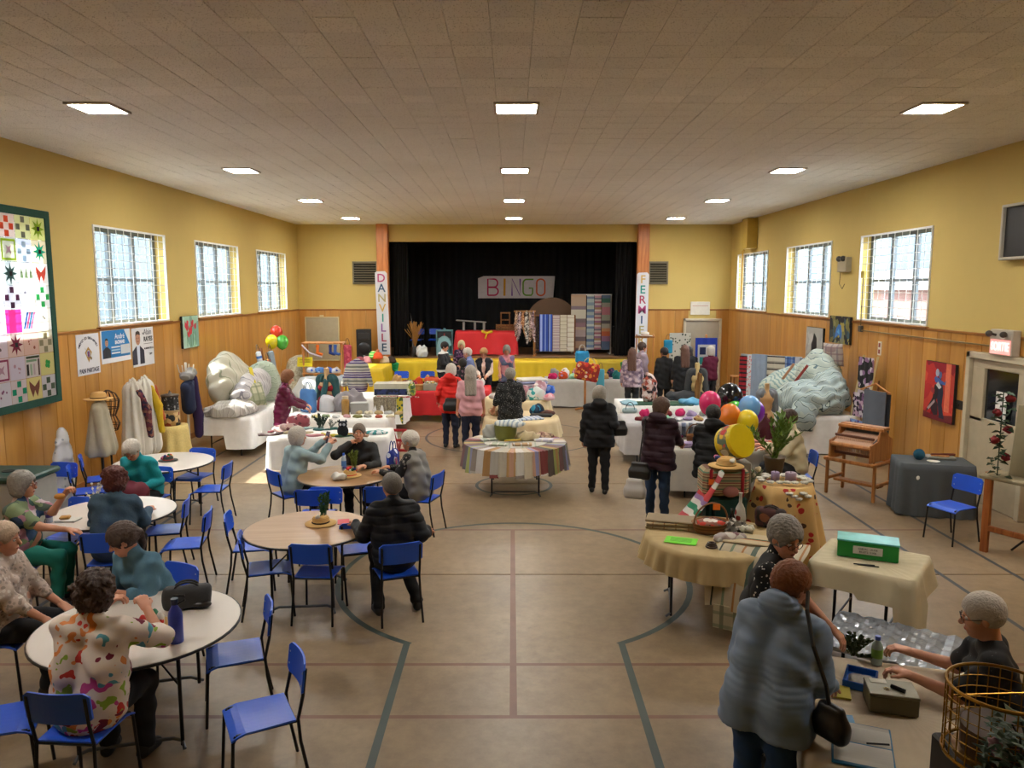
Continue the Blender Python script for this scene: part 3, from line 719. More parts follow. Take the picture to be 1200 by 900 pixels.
def np_obj(name, parts, m, parent, smooth=True):
    V = []; F = []; n = 0
    for v, f in parts: V.append(v); F.append(f + n); n += len(v)
    V = np.concatenate(V); F = np.concatenate(F)
    me = bpy.data.meshes.new(name); me.vertices.add(len(V)); me.vertices.foreach_set('co', V.astype(np.float32).ravel())
    me.loops.add(F.size); me.loops.foreach_set('vertex_index', F.astype(np.int32).ravel())
    me.polygons.add(len(F)); me.polygons.foreach_set('loop_start', np.arange(0, F.size, 4, dtype=np.int32)); me.polygons.foreach_set('loop_total', np.full(len(F), 4, np.int32))
    me.update(calc_edges=True); me.polygons.foreach_set('use_smooth', [smooth] * len(F)); me.materials.append(m)
    o = bpy.data.objects.new(name, me); COL.objects.link(o)
    if parent is not None: o.parent = parent
    return o
SKIN = lambda c='c98e72': mat(c, .5, var=.06, vscale=20, name='skin')
def person(x, y, deg, label, pose='stand', lean=0, head=(0, 0), rh=None, lh=None, eb=None, w=1.0, s=1.0, lod=1, top='shirt', topm=None, hem=-.02, sleeve=1.0,
           bot=None, botm=None, hair='short', hairm=None, skin='c98e72', shoem=None, glasses=None, face=True, puff=0, stride=0, wrinkle=.0065, over=None, pitch=.075, spread=.12, hood=False, knee=None, seat_h=.455, foot=None, vneck=False):
    t = thing('person', label, 'person', (x, y, 0), R(deg)); t.scale = (s, s, s)
    hb, hh_, hd, hr = [(.011, .0055, .0045, .0065), (.015, .0075, .0065, .009), (.021, .011, .010, .013)][lod]
    L = R(lean); u = A(0, math.sin(L), math.cos(L)); f = A(0, math.cos(L), -math.sin(L)); xx = A(1, 0, 0)
    sit = pose == 'sit'
    Hc = A(0, -.03, seat_h + .105) if sit else A(0, 0, .90)
    nb = Hc + u * .50; sh = [Hc + u * .435 - xx * .158 * w ** .4, Hc + u * .435 + xx * .158 * w ** .4]
    Rh = Rz(R(head[0])) @ Rx(-R(head[1])); hc = nb + u * .045 + Rh @ A(0, .0, .10) + f * .02
    if sit:
        kn = [A(-spread, .36, .50), A(spread, .36, .50)] if knee is None else [A(*k) for k in knee]
        an = [k + A(0, -.04, -k[2] + .085) for k in kn] if foot is None else [A(*k) for k in foot]
    else:
        kn = [A(-.095, stride * .5, .48), A(.095, -stride * .3, .48)]; an = [A(-.10, stride, .085), A(.10, -stride, .085)]
    hp = [Hc + A(-.085, 0, -.02), Hc + A(.085, 0, -.02)]
    def ik(S_, T_, side, hint):
        a, b = .275, .245; d = T_ - S_; D = min(np.linalg.norm(d), a + b - .01); d = nrm(d); T2 = S_ + d * D
        ca = (a * a + D * D - b * b) / (2 * a * D); q = A(*hint); q = nrm(q - d * q.dot(d))
        return S_ + d * a * ca + q * a * math.sqrt(max(0, 1 - ca * ca)), T2
    dh = [A(-.24 * w ** .5, .06, Hc[2] - .08), A(.24 * w ** .5, .06, Hc[2] - .08)] if not sit else [A(-.13, .22, .60), A(.13, .22, .60)]
    hands = [A(*lh[:3]) if lh else dh[0], A(*rh[:3]) if rh else dh[1]]; wr = []; el = []
    for i in (0, 1):
        hint = (eb[i] if eb else ((-.28 if i == 0 else .28), -.5, -.9)); e, wv = ik(sh[i], hands[i], i, hint); el.append(e); wr.append(wv)
    def torso(F, g, lo_=-.02, kk=.05):
        W_ = w
        for sx in (-1, 1):
            F.cap(Hc + xx * sx * .075 * W_ + u * lo_, Hc + xx * sx * .07 * W_ + u * .20, .098 * W_ ** .6 + g, .092 * W_ ** .6 + g, kk)
            F.cap(Hc + xx * sx * .07 * W_ + u * .20, Hc + xx * sx * .085 * W_ ** .5 + u * .37, .092 * W_ ** .6 + g, .088 + g, kk)
            F.cap(Hc + xx * sx * .04 + u * .465, Hc + xx * sx * .15 * W_ ** .4 + u * .415, .045 + g, .048 + g, kk)
        if w > 1.05: F.ell(Hc + f * .05 * W_ + u * .12, (.13 * W_, .10 * W_, .15), k=.06)
        for sx in (-1, 1): F.ell(Hc + xx * sx * .075 + f * .075 + u * .31, (.065 + g, .055 + g, .065 + g), k=.05)
    # body: head, neck, trunk, arms, hands and legs as one surface
    SK = SKIN(skin); parts = []
    B = Field(hb * 1.3); torso(B, -.012)
    B.cap(nb - u * .04, hc + Rh @ A(0, -.02, -.05), .054, .05, .03)
    for i in (0, 1):
        B.cap(sh[i], el[i], .047 * w ** .4, .038 * w ** .4, .03).cap(el[i], wr[i], .037 * w ** .4, .026, .02)
        B.cap(hp[i], kn[i], .085, .058, .04).cap(kn[i], an[i], .054, .036, .03)
    parts.append(B.build())
    Hd = Field(hh_)
    def hl(p): return hc + Rh @ A(*p)
    Hd.cap(hl((0, -.02, -.04)), nb, .050, .053, .02)
    Hd.ell(hl((0, -.012, .03)), (.074, .092, .083), Rh, .02).ell(hl((0, .028, -.035)), (.058, .062, .080), Rh, .03)
    Hd.ell(hl((0, .058, -.092)), (.030, .028, .024), Rh, .03)
    for sx in (-1, 1):
        Hd.ell(hl((sx * .036, .055, -.035)), (.026, .026, .028), Rh, .02).ell(hl((sx * .076, -.005, -.012)), (.010, .018, .030), Rh, .008)
        Hd.ell(hl((sx * .03, .096, .004)), (.019, .013, .012), Rh, .012, True)
    Hd.cap(hl((0, .082, .012)), hl((0, .108, -.026)), .009, .0145, .014).ell(hl((0, .085, -.062)), (.024, .012, .011), Rh, .012)
    parts.append(Hd.build())
    for i in (0, 1):
        e, q = el[i], wr[i]; d = nrm(q - e); HF = Field(hd)
        pn = nrm(A(0, 0, -1) - d * d[2] * -1) if abs(d[2]) < .8 else nrm(A(0, 1, 0) * .2 + (A(1, 0, 0) if i == 0 else A(-1, 0, 0)))
        pn = nrm(pn - d * pn.dot(d)); sd_ = np.cross(pn, d) * (1 if i == 1 else -1)
        given = (lh if i == 0 else rh); curl = given[3] if given and len(given) > 3 else .5
        HF.cap(q - d * .04, q + d * .015, .027, .022, .02)
        for k in range(4):
            o = (k - 1.5) * .019; base = q + d * (.088 - .004 * abs(k - 1)) - sd_ * o; HF.cap(q + d * .01 - sd_ * o * .55, base, .017, .0125, .014)
            ln = (.036, .042, .039, .030)[k]; a1 = curl; d1 = nrm(d * math.cos(a1) + pn * math.sin(a1)); a2 = curl * 2.1; d2 = nrm(d * math.cos(a2) + pn * math.sin(a2))
            a3 = curl * 3.0; d3 = nrm(d * math.cos(a3) + pn * math.sin(a3))
            HF.cap(base, base + d1 * ln, .0098, .0092, .004).cap(base + d1 * ln, base + d1 * ln + d2 * ln * .72, .0092, .0082, .004).cap(base + d1 * ln + d2 * ln * .72, base + d1 * ln + d2 * ln * .72 + d3 * ln * .5, .0082, .007, .004)
        tb = q + d * .022 + sd_ * .022; t1 = tb + nrm(d * .7 + sd_ * .75 + pn * .35) * .04; HF.cap(tb, t1, .014, .0105, .012).cap(t1, t1 + nrm(d + sd_ * .25 + pn * .4) * .034, .0105, .008, .004)
        parts.append(HF.build())
    np_obj('body', parts, SK, t)
    # garments
    rnd = random.Random(int(abs(x * 1000) + abs(y * 77))); p1, p2, p3 = [rnd.uniform(0, 6) for _ in range(3)]
    def wr_post(a):
        def fn(F, X, Y, Z): return F + a * (np.sin(X * 31 + Z * 17 + p1) * np.sin(Y * 27 - Z * 23 + p2) + .7 * np.sin(Z * 47 + X * 13 + np.sin(Y * 20) * 2 + p3))
        return fn
    g = .016 + puff
    T_ = Field(hb); torso(T_, g, 0)
    if hem < -.03:     # coat or tunic below the waist
        if sit: T_.cap(Hc - A(0, 0, .03), Hc + A(0, .10, -.02), .135 * w, .12 * w, .05)
        else:
            for sx in (-1, 1): T_.cap(Hc + xx * sx * .075 * w, Hc + A(sx * (.085 + .03 * abs(hem)) * w, 0, hem), .10 * w ** .6 + g, .105 * w ** .6 + g + .03 * abs(hem), .05)
    T_.cap(nb - u * .035, nb + u * (.035 if not vneck else -.01), .068 + puff * .5, .062 + puff * .6, .02)
    if hood: T_.ell(nb - f * .095 + u * .01, (.13, .075, .09), k=.04)
    for i in (0, 1):
        if sleeve > .5: T_.cap(sh[i], el[i], .056 * w ** .4 + g * .8, .046 * w ** .4 + g * .8, .03).cap(el[i], el[i] + (wr[i] - el[i]) * (sleeve * 2 - 1) * .97, .045 * w ** .4 + g * .8, .036 + g * .7, .02)
        elif sleeve > 0: T_.cap(sh[i], sh[i] + (el[i] - sh[i]) * sleeve * 2, .058 * w ** .4 + g * .7, .056 + g * .7, .03)
    if puff:
        def pf(F, X, Y, Z): return F + .15 * pitch * (1 - np.abs(np.sin(Z * math.pi / pitch + p1))) ** 3 * 1.0
        T_.post.append(pf)
    T_.post.append(wr_post(wrinkle))
    if not sit and hem < -.1:
        def cut(F, X, Y, Z, zc=Hc[2] + hem - .02): return np.maximum(F, (zc - Z))
        T_.post.append(cut)
    np_obj(top, [T_.build()], topm or WHITE, t)
    if over:           # open waistcoat or shawl over the top: (name, material, grow)
        O_ = Field(hb); torso(O_, g + .014, -.02)
        for i in (0, 1): O_.cap(sh[i] , sh[i] + (el[i] - sh[i]) * .04, .045 + g, .04 + g, .03)
        O_.post.append(wr_post(wrinkle)); O_.p.append(('e', Hc + f * .20 + u * .35, A(.05, .16, .35), np.eye(3), 0, .02, True)); np_obj(over[0], [O_.build()], over[1], t)
    if bot == 'skirt':
        K_ = Field(hb)
        if sit: K_.cap(hp[0], kn[0], .12, .09, .06).cap(hp[1], kn[1], .12, .09, .06).cap(Hc, (0, .2, .52), .12, .1, .05)
        else: K_.cap(Hc + A(-.06, 0, .02), (-.10, 0, .45), .11 * w, .13, .07).cap(Hc + A(.06, 0, .02), (.10, 0, .45), .11 * w, .13, .07)
        K_.post.append(wr_post(.006)); np_obj('skirt', [K_.build()], botm or BLACK, t)
    else:
        K_ = Field(hb * 1.1)
        for i in (0, 1): K_.cap(hp[i], kn[i], .098 * w ** .5, .072, .035).cap(kn[i], an[i] + A(0, 0, .01), .068, .056, .03)
        for sx in (-1, 1): K_.cap(Hc + xx * sx * .07 * w + u * .03, hp[0 if sx < 0 else 1], .105 * w ** .6, .1 * w ** .6, .04)
        K_.post.append(wr_post(.0065)); np_obj('trousers', [K_.build()], botm or mat('14151a', .85, name='dark_trousers'), t)
    for i in (0, 1):
        a = an[i]; o = A((-.02 if i == 0 else .02), 0, 0); F = Field(hb); F.cap(a + A(0, -.035, -.045), a + A(0, .10, -.052) + o, .040, .036, .02).cap(a + A(0, -.01, 0), a + A(0, .05, -.03), .042, .036, .02)
        F.post.append(lambda F_, X, Y, Z, zz=a[2]: np.maximum(F_, (zz - .083) - Z)); np_obj('shoe', [F.build()], shoem or mat('111113', .5, name='black_shoe'), t)
    # hair
    if hair != 'none':
        F = Field(hr); gh = .017 if hair in ('thin',) else .027
        F.ell(hl((0, -.016, .034)), (.074 + gh, .094 + gh, .085 + gh), Rh, .02)
        if hair == 'short': F.ell(hl((0, -.055, -.02)), (.07, .05, .055), Rh, .03)
        if hair == 'thin': F.ell(hl((0, -.055, -.01)), (.072, .045, .05), Rh, .03)
        if hair in ('bob', 'curly'):
            F.ell(hl((0, -.045, -.035)), (.10, .07, .095), Rh, .03)
            for sx in (-1, 1): F.ell(hl((sx * .073, -.005, -.03)), (.032, .05, .08), Rh, .02)
        if hair == 'curly':
            for k in range(26):
                a = rnd.uniform(0, 6.28); b = rnd.uniform(-.9, 1); q = A(math.cos(a) * math.sqrt(1 - b * b) * .098, math.sin(a) * math.sqrt(1 - b * b) * .104 - .03, b * .10 + .02)
                if q[1] < .04 or q[2] > .06: F.ell(hl(q), (.03, .03, .028), Rh, .012)
        if hair == 'long':
            F.cap(hl((0, -.06, 0)), hl((0, -.07, -.08)), .095, .09, .04)
            dn = A(0, -.11, 0) * 1; e0 = hl((0, -.075, -.08))
            for sx in (-1.2, 0, 1.2): F.cap(e0 + xx * sx * .04, nb - f * .11 - u * .24 + xx * sx * .06 - A(0, puff, 0), .065, .038, .03)
        if hair == 'ponytail':
            F.ell(hl((0, -.115, .0)), (.032, .032, .032), Rh, .012); e0 = hl((0, -.125, -.01)); F.cap(e0, e0 + A(.03, -.045, -.10), .03, .028, .01).cap(e0 + A(.03, -.045, -.10), e0 + A(.04, -.04, -.2), .028, .012, .01)
        if hair == 'bun': F.ell(hl((0, -.11, .05)), (.042, .042, .042), Rh, .01).ell(hl((0, -.055, -.02)), (.07, .05, .055), Rh, .03)
        F.ell(hl((0, .095, -.045)), (.064, .085, .098), Rh, .012, True)
        for sx in (-1, 1):
            if hair in ('short', 'thin', 'ponytail', 'bun'): F.ell(hl((sx * .095, .012, -.035)), (.035, .035, .045), Rh, .01, True)
        am = .007 if hair == 'curly' else .004 if hair != 'thin' else .001
        F.post.append(lambda F_, X, Y, Z: F_ + am * (np.sin(X * 130 + p1 + 3 * np.sin(Z * 60)) * np.sin(Z * 90 + p2) * np.sin(Y * 110 + p3)) + am * .4 * np.sin(X * 300 + 8 * np.sin(Z * 25)))
        np_obj('hair', [F.build()], hairm, t)
    if face and lod < 2:
        Rm = Matrix([list(r) for r in Rh])
        for sx in (-1, 1):
            q = M(); q.ell(hl((sx * .030, .0755, .004)), (.0125, .0125, .0115), 10, 7, Rm, 0); q.ell(hl((sx * .030, .0835, .003)), (.0058, .005, .0058), 8, 6, Rm, 1)
            q.obj('eye', [mat('cfc8c0', .3, var=0, name='eye_white'), mat('2b1a12', .2, var=0, name='iris')], t, True)
            q = M(); q.tube([hl((sx * .016, .094, .020)), hl((sx * .030, .093, .024)), hl((sx * .046, .083, .019))], [.0022, .003, .0015], 5); q.obj('eyebrow', mat('6a5a4c', .9, name='brow'), t, True)
        q = M(); q.ell(hl((0, .0945, -.060)), (.021, .006, .0045), 10, 5, Rm); q.ell(hl((0, .0935, -.067)), (.016, .006, .0045), 10, 5, Rm); q.obj('lips', mat('9a4a44', .45, var=0, name='lips'), t, True)
    if glasses:
        q = M()
        for sx in (-1, 1):
            q.tube([hl((sx * .031 + .024 * math.cos(a), .103 - .006 * abs(math.cos(a)) * (1 if math.cos(a) * sx > 0 else 0), .0 + .018 * math.sin(a))) for a in [k * math.pi / 8 for k in range(16)]], .0022, 5, closed=True)
            q.tube([hl((sx * .055, .097, .004)), hl((sx * .076, .04, .004)), hl((sx * .079, -.01, .0))], .002, 5)
        q.tube([hl((-.008, .104, .002)), hl((.008, .104, .002))], .002, 5); q.obj('glasses', mat(glasses, .35, name='spectacle_frame'), t)
    t['_'] = 0; del t['_']
    return t, dict(wr=wr, el=el, hc=hc, Rh=Rh, nb=nb, Hc=Hc, u=u, f=f, sh=sh)
def HM(c, v=.35): return mat(c, .6, var=v, vscale=45, bump=.5, bscale=90, name='hair')
WH = HM('bdb6ac', .2); GR = HM('85807a', .35); DG = HM('4a4440', .4); BRN = HM('3a2419', .4); RDB = HM('52211a', .4); AUB = HM('7d4a26', .4); BLK = HM('1a1413'); BLD = HM('a67a4c')
JEAN = mat('27405f', .9, var=.25, vscale=6, bump=.3, bscale=200, name='denim'); NAVY = mat('171d33', .9, name='navy_trousers')
def pufm(c): return mat(c, .62, var=.15, vscale=5, spec=.3, name='quilted_nylon')
# ---- seated round the tables on the left
person(-4.73, 9.70, 172, 'white-haired person in a teal jumper sitting head bowed over a burgundy bag', 'sit', 22, (0, 38), lh=(-.16, .30, .68, .8), rh=(.14, .30, .70, .8), lod=1, top='jumper', topm=mat('0f8c96', .9, bump=.3, name='teal_knit'), hairm=WH, glasses='2a2022', w=1.15)
person(-4.02, 7.50, 8, 'person with dark red hair in a dark denim jacket, back to the camera', 'sit', 14, (6, 12), lh=(-.20, .42, .78), rh=(.20, .42, .78), lod=1, top='jacket', topm=mat('3c5467', .9, var=.25, bump=.3, name='slate_denim'), hem=-.1, hair='curly', hairm=RDB, w=1.15, s=1.03)
person(-4.86, 7.36, -78, 'grey-haired person with red glasses and tropical print shirt eating at the left edge', 'sit', 6, (0, 4), lh=(-.02, .40, 1.08, .9), rh=(.20, .48, .79), sleeve=.35, lod=1, top='blouse', topm=blots('4a5a50', ['7d8f6a', 'a8788c', '2f4a6e', 'c8b8c0', '2c5048'], 9, .75, warp=.8), botm=mat('0d6a5e', .9, name='teal_trousers'), hair='bob', hairm=GR, glasses='8c1a1a', w=1.25, s=1.03)
person(-3.95, 5.72, -82, 'person in a lace-patterned beige cardigan at the left edge, hand on knee', 'sit', 4, (0, 8), rh=(.2, .42, .58, .4), lh=(-.1, .38, .60), lod=0, sleeve=.72, top='cardigan', topm=blots('b9a79a', ['8d8078', 'cfc4ba', '9a8c84'], 34, .42), hair='thin', hairm=HM('b59c84'), w=1.3, s=1.03)
person(-2.95, 6.10, 155, 'person with dark tied-back hair in a denim shirt bending over the white table', 'sit', 24, (-38, 26), lh=(-.06, .40, .79, .5), rh=(.24, .36, .79, .5), lod=0, sleeve=.8, top='shirt', topm=mat('557f98', .85, var=.3, vscale=7, bump=.3, name='washed_denim'), botm=NAVY, hair='ponytail', hairm=HM('4a3a33'), w=1.1, s=1.03)
person(-2.64, 4.55, -4, 'curly brown-haired person in a white floral blouse, nearest to the camera', 'sit', 10, (0, 10), lh=(-.12, .36, .98, .7), rh=(.16, .36, .98, .7), eb=((-.7, -.2, -.6), (.7, -.2, -.6)), sleeve=.62, lod=0, top='blouse', topm=blots('e0d2c6', ['e0d2c6', 'c63a30', 'e0d2c6', 'c2478a', '8fae3c', 'e0d2c6', 'e08a4a', '7d1f3c', '5aa0b4', 'e0d2c6'], 9, .5, warp=4.5, name='floral_print'), hem=-.14, hair='curly', hairm=BRN, w=1.3, s=1.05, wrinkle=.008)
person(-2.90, 10.0, -48, 'white-haired person in a pale blue jacket holding up a phone', 'sit', 8, (0, 4), lh=(-.02, .44, 1.08, .8), rh=(.16, .44, 1.06, .8), lod=1, top='jacket', topm=mat('8fa6ab', .85, name='pale_blue_cotton'), hem=-.1, hair='bob', hairm=WH, w=1.15, botm=NAVY)
person(-2.10, 10.48, 182, 'man in a black jacket facing the camera, cheek propped on his hand', 'sit', 14, (4, -4), rh=(.125, .19, 1.05, 1.0), lh=(-.12, .40, .79, .4), eb=((-.6, -.3, -.7), (.7, .3, -.6)), lod=1, top='jacket', topm=mat('17171a', .7, name='black_jacket'), hair='thin', hairm=HM('6b5d52'), skin='c98d6c', w=1.15)
person(-1.22, 9.75, 72, 'white-haired person in a grey quilted waistcoat over black patterned sleeves', 'sit', 12, (5, 6), lh=(-.16, .44, .79), rh=(.10, .42, .79), lod=1, top='blouse', topm=blots('1a1a1c', ['8c8880', '1a1a1c', '4a4846'], 26, .4), over=('waistcoat', mat('7b7972', .6, var=.15, name='grey_quilting')), hair='short', hairm=HM('c9c3b8', .15), glasses=None, w=1.15)
person(-1.14, 7.20, 20, 'grey-haired man in a black quilted puffer jacket sitting with his back to the camera', 'sit', 8, (10, 6), lh=(-.30, .34, .78, .5), rh=(.34, .12, .72, .6), lod=0, top='puffer_jacket', topm=pufm('16181d'), puff=.014, hem=-.1, hair='thin', hairm=HM('6e6a64'), skin='b57a5c', w=1.08, botm=mat('121317', .9), s=1.04, foot=((-.16, .0, .085), (.2, .0, .085)))
# ---- on the left and by the stage
person(-4.25, 14.0, -75, 'person with ginger hair in a shiny maroon quilted coat browsing the left stalls', 'stand', 8, (0, 22), lh=(-.12, .42, 1.0), rh=(.14, .40, .98), lod=1, top='coat', topm=mat('5c1236', .25, var=.2, name='maroon_nylon'), puff=.012, hem=-.22, hair='bob', hairm=HM('7a4a28'), botm=mat('2f4d78', .9), w=1.15)
person(-1.95, 21.4, -110, 'dark-haired person in a white and black banded top behind the red table', 'stand', 4, (0, 16), lod=2, top='jumper', topm=stripes([(0, '1a1a1e'), (.5, 'e4e2de')], .9, 2), lh=(-.2, .36, 1.0), rh=(.2, .36, 1.0), hairm=BLK, w=1.2)
person(-1.44, 22.0, 170, 'white-blond person in a dark purple patterned top below the red draped table', 'stand', 2, (10, 14), lod=2, topm=blots('2c1b3a', ['6a3d6a', '2c1b3a', 'a08098'], 14, .5), hair='bob', hairm=HM('c8b48c', .15))
person(-1.02, 19.2, 80, 'white-haired person in a lilac blue shirt facing left', 'stand', 6, (0, 16), lod=2, topm=mat('6a78a8', .85), hair='short', hairm=WH, lh=(-.1, .36, 1.0), rh=(.12, .36, 1.0))
person(-1.12, 17.1, -10, 'short dark-haired person half hidden between the red coat and the blue shirt', 'stand', 6, (30, 10), lod=2, topm=blots('15151a', ['6a4a5a', '15151a'], 14, .5), hair='short', hairm=BLK, s=.95)
person(-1.22, 15.05, -12, 'white-haired person in a bright red quilted jacket seen from behind', 'stand', 4, (-8, 12), lod=1, top='jacket', topm=pufm('d2241c'), puff=.012, hem=-.10, hair='bob', hairm=WH, botm=NAVY, rh=(.16, .3, 1.0), lh=(-.26, .10, .92), hood=True)
person(-.78, 14.35, 4, 'person with long grey hair and a pale pink shirt seen from behind', 'stand', 2, (0, 8), lod=1, top='shirt', topm=mat('cf9aa2', .85, var=.1), sleeve=.42, hem=-.06, hair='long', hairm=HM('938a80'), botm=NAVY, w=1.1, s=1.02)
person(-.70, 19.3, 176, 'blonde person with glasses in a dark cardigan over a cream top', 'stand', 4, (0, 22), lod=2, topm=mat('d8c2b4', .85), over=('cardigan', mat('15161f', .9)), hair='short', hairm=BLD, lh=(-.1, .3, 1.0), rh=(.1, .3, 1.0), glasses='2a1a14')
person(-.14, 20.3, 180, 'grey-haired person in a pink sleeveless patterned dress facing the camera', 'stand', 2, (0, 26), lod=2, top='dress', topm=blots('b8707c', ['6a6088', 'c07a84', '58607a', 'c88a90'], 7, .7), sleeve=0, hem=-.2, hair='bob', hairm=GR, lh=(-.16, .22, .92), rh=(.18, .24, .92))
person(-.03, 14.05, 2, 'grey-haired person in a black speckled tunic seen from behind at the round stalls', 'stand', 3, (0, 10), lod=1, top='tunic', topm=blots('131416', ['b9b6ae'], 42, .16), sleeve=.7, hem=-.28, hair='short', hairm=GR, w=1.2, lh=(-.3, .16, .92), rh=(.24, .38, 1.05), s=1.01)
person(1.34, 11.62, -8, 'person with straight grey hair in a long black puffer coat standing alone mid-hall', 'stand', 0, (-18, 0), lod=1, top='puffer_coat', topm=pufm('101116'), puff=.014, hem=-.14, hair='bob', hairm=HM('8c867c'), botm=mat('101116', .9), w=1.12, stride=.05, rh=(.24, .12, 1.06), hood=True, s=1.0)
# ---- right hand group at the back
person(2.98, 18.95, -10, 'person with very long brown hair in a lilac mottled tunic', 'stand', 0, (-10, 0), lod=1, top='tunic', topm=blots('8f7c8c', ['a896a4', '74647a', 'b8a4aa'], 14, .6), hem=-.16, hair='long', hairm=HM('5a3a2c'), w=1.15, s=1.0)
person(3.42, 20.2, -70, 'short-haired person in a mauve shirt standing behind the long-haired one', 'stand', 0, (0, 0), lod=2, topm=mat('9a8a98', .85), hairm=BRN, s=1.04)
person(3.92, 19.7, 10, 'person in plain black with short dark hair seen from behind', 'stand', 0, (25, 4), lod=2, topm=BLACK, hem=-.3, hairm=BLK, w=1.05, s=.98)
person(4.38, 19.4, -4, 'broad person in black with long wavy brown hair', 'stand', 0, (0, 4), lod=2, top='dress', topm=mat('15161a', .9), bot='skirt', botm=mat('15161a', .9), hem=-.3, hair='long', hairm=HM('5a3b2e'), w=1.45, s=1.03)
person(4.70, 20.3, -10, 'person with dark wavy hair in black beyond the broad one', 'stand', 0, (-10, 0), lod=2, topm=mat('18161c', .9), hair='long', hairm=BLK, s=.97)
person(5.22, 20.1, 20, 'white-haired person in a burgundy jumper by the end wall door', 'stand', 0, (20, 4), lod=2, top='jumper', topm=mat('5c1430', .9), hem=-.06, hair='bob', hairm=WH, lh=(-.1, .3, 1.1), rh=(.12, .3, 1.05), s=.98)
# ---- right hand aisle
person(1.98, 10.2, -28, 'brown-haired person in a dark plum puffer coat with a black shoulder bag', 'stand', 4, (-48, 10), lod=1, top='puffer_coat', topm=pufm('2a1420'), puff=.014, hem=-.16, hair='bob', hairm=HM('4a3122'), botm=mat('1f3450', .9), w=1.12, rh=(.18, .40, 1.02), lh=(-.12, .34, 1.0), hood=True, s=1.01)
person(2.62, 9.85, -14, 'dark-haired person in a black padded jacket seen from behind, bending to the stall', 'stand', 14, (10, 16), lod=1, top='padded_jacket', topm=pufm('0d0e11'), puff=.018, hem=-.18, hair='short', hairm=BLK, w=1.2, lh=(-.16, .42, .95), rh=(.16, .42, .95), hood=True, s=.98)
person(4.12, 11.0, 84, 'short dark-haired person with glasses in a cream jacket sitting behind the striped basket stall', 'sit', 8, (0, 18), lod=1, top='jacket', topm=mat('bdb495', .85, name='cream_cotton'), hem=-.1, hairm=BRN, glasses='2a1a14', w=1.2, s=1.06, lh=(-.14, .4, .80), rh=(.12, .4, .80))
person(1.66, 4.85, -122, 'grey-haired person with dark glasses in a black top with white-dotted sleeves', 'stand', 8, (-36, 18), lod=0, top='blouse', topm=blots('0f1012', ['cfccc4', 'cfccc4', '0f1012'], 44, .3), over=('waistcoat', mat('0c0d0f', .8, name='black_panel')), sleeve=.42, hem=-.30, hair='short', hairm=HM('8e8a84'), glasses='1a1412', w=1.3, rh=(.26, .12, .84), lh=(-.16, .40, .92, .4), s=1.02, botm=blots('0f1012', ['cfccc4'], 44, .3))
person(1.40, 3.98, -42, 'auburn-haired person in a pale blue quilted jacket with a black bag strap', 'stand', 24, (-20, 14), lod=0, top='quilted_jacket', topm=mat('7488a2', .55, var=.1, vscale=4, name='light_blue_quilting'), puff=.012, pitch=.034, hem=-.13, hair='short', hairm=HM('7a4420'), botm=mat('1b3a63', .9), w=1.3, rh=(.2, .36, .92, .4), lh=(-.16, .34, .90), hood=True, s=1.0)
person(2.84, 4.22, 66, 'white-haired person with glasses in a black top seated behind the cash table', 'sit', 10, (0, 14), lod=0, top='top', topm=blots('101013', ['4a4a50', '101013'], 30, .14), sleeve=.4, hair='thin', hairm=HM('b5aca0', .2), glasses='2a1a18', w=1.3, lh=(-.06, .44, .80, .6), rh=(.26, .42, .80, .6), s=1.06, vneck=True)
# ================================================================ STAGE DRESSING, SIGNS, WALL HANGINGS
def curtain(x0, x1, y, z0, z1, label, folds=7):
    t = thing('stage_curtain', label, 'curtain', (0, 0, 0), 0, 'black stage curtains')
    q = M(); q.grid(lambda u, v: (x0 + (x1 - x0) * u + .01 * math.sin(v * 9 + u * 20), y + .07 * math.sin(u * folds * 6.283) + .02 * math.sin(u * 23 + v * 5), z0 + (z1 - z0) * v + (0 if v < .95 else .03 * math.sin(u * folds * 6.283))), folds * 10, 14)
    q.obj('curtain_cloth', mat('0c0c0e', .85, name='black_velvet'), t, True)
    M().tube([(x0 - .05, y, z1 + .07), (x1 + .05, y, z1 + .07)], .015).obj('curtain_rail', DARK, t)
    for i in range(folds): M().tube([(x0 + (x1 - x0) * (i + .5) / folds, y, z1 + .075), (x0 + (x1 - x0) * (i + .5) / folds + .01, y, z1 - .02)], .008, 5).obj('curtain_hook', mat('c8c2b0', .6), t)
curtain(-3.85, -3.35, YB + .32, PZ + .02, 4.94, 'gathered black curtain at the left edge of the stage')
curtain(3.32, 3.86, YB + .32, PZ + .02, 4.94, 'gathered black curtain at the right edge of the stage')
q = M(); q.grid(lambda u, v: (-4.2 + 8.5 * u, SB - .2 + .04 * math.sin(u * 200), PZ + .02 + 3.7 * v), 200, 2)
tag(q.obj('backdrop', mat('121214', .9), None, True), 'wide black backdrop curtain across the back of the stage', 'curtain')
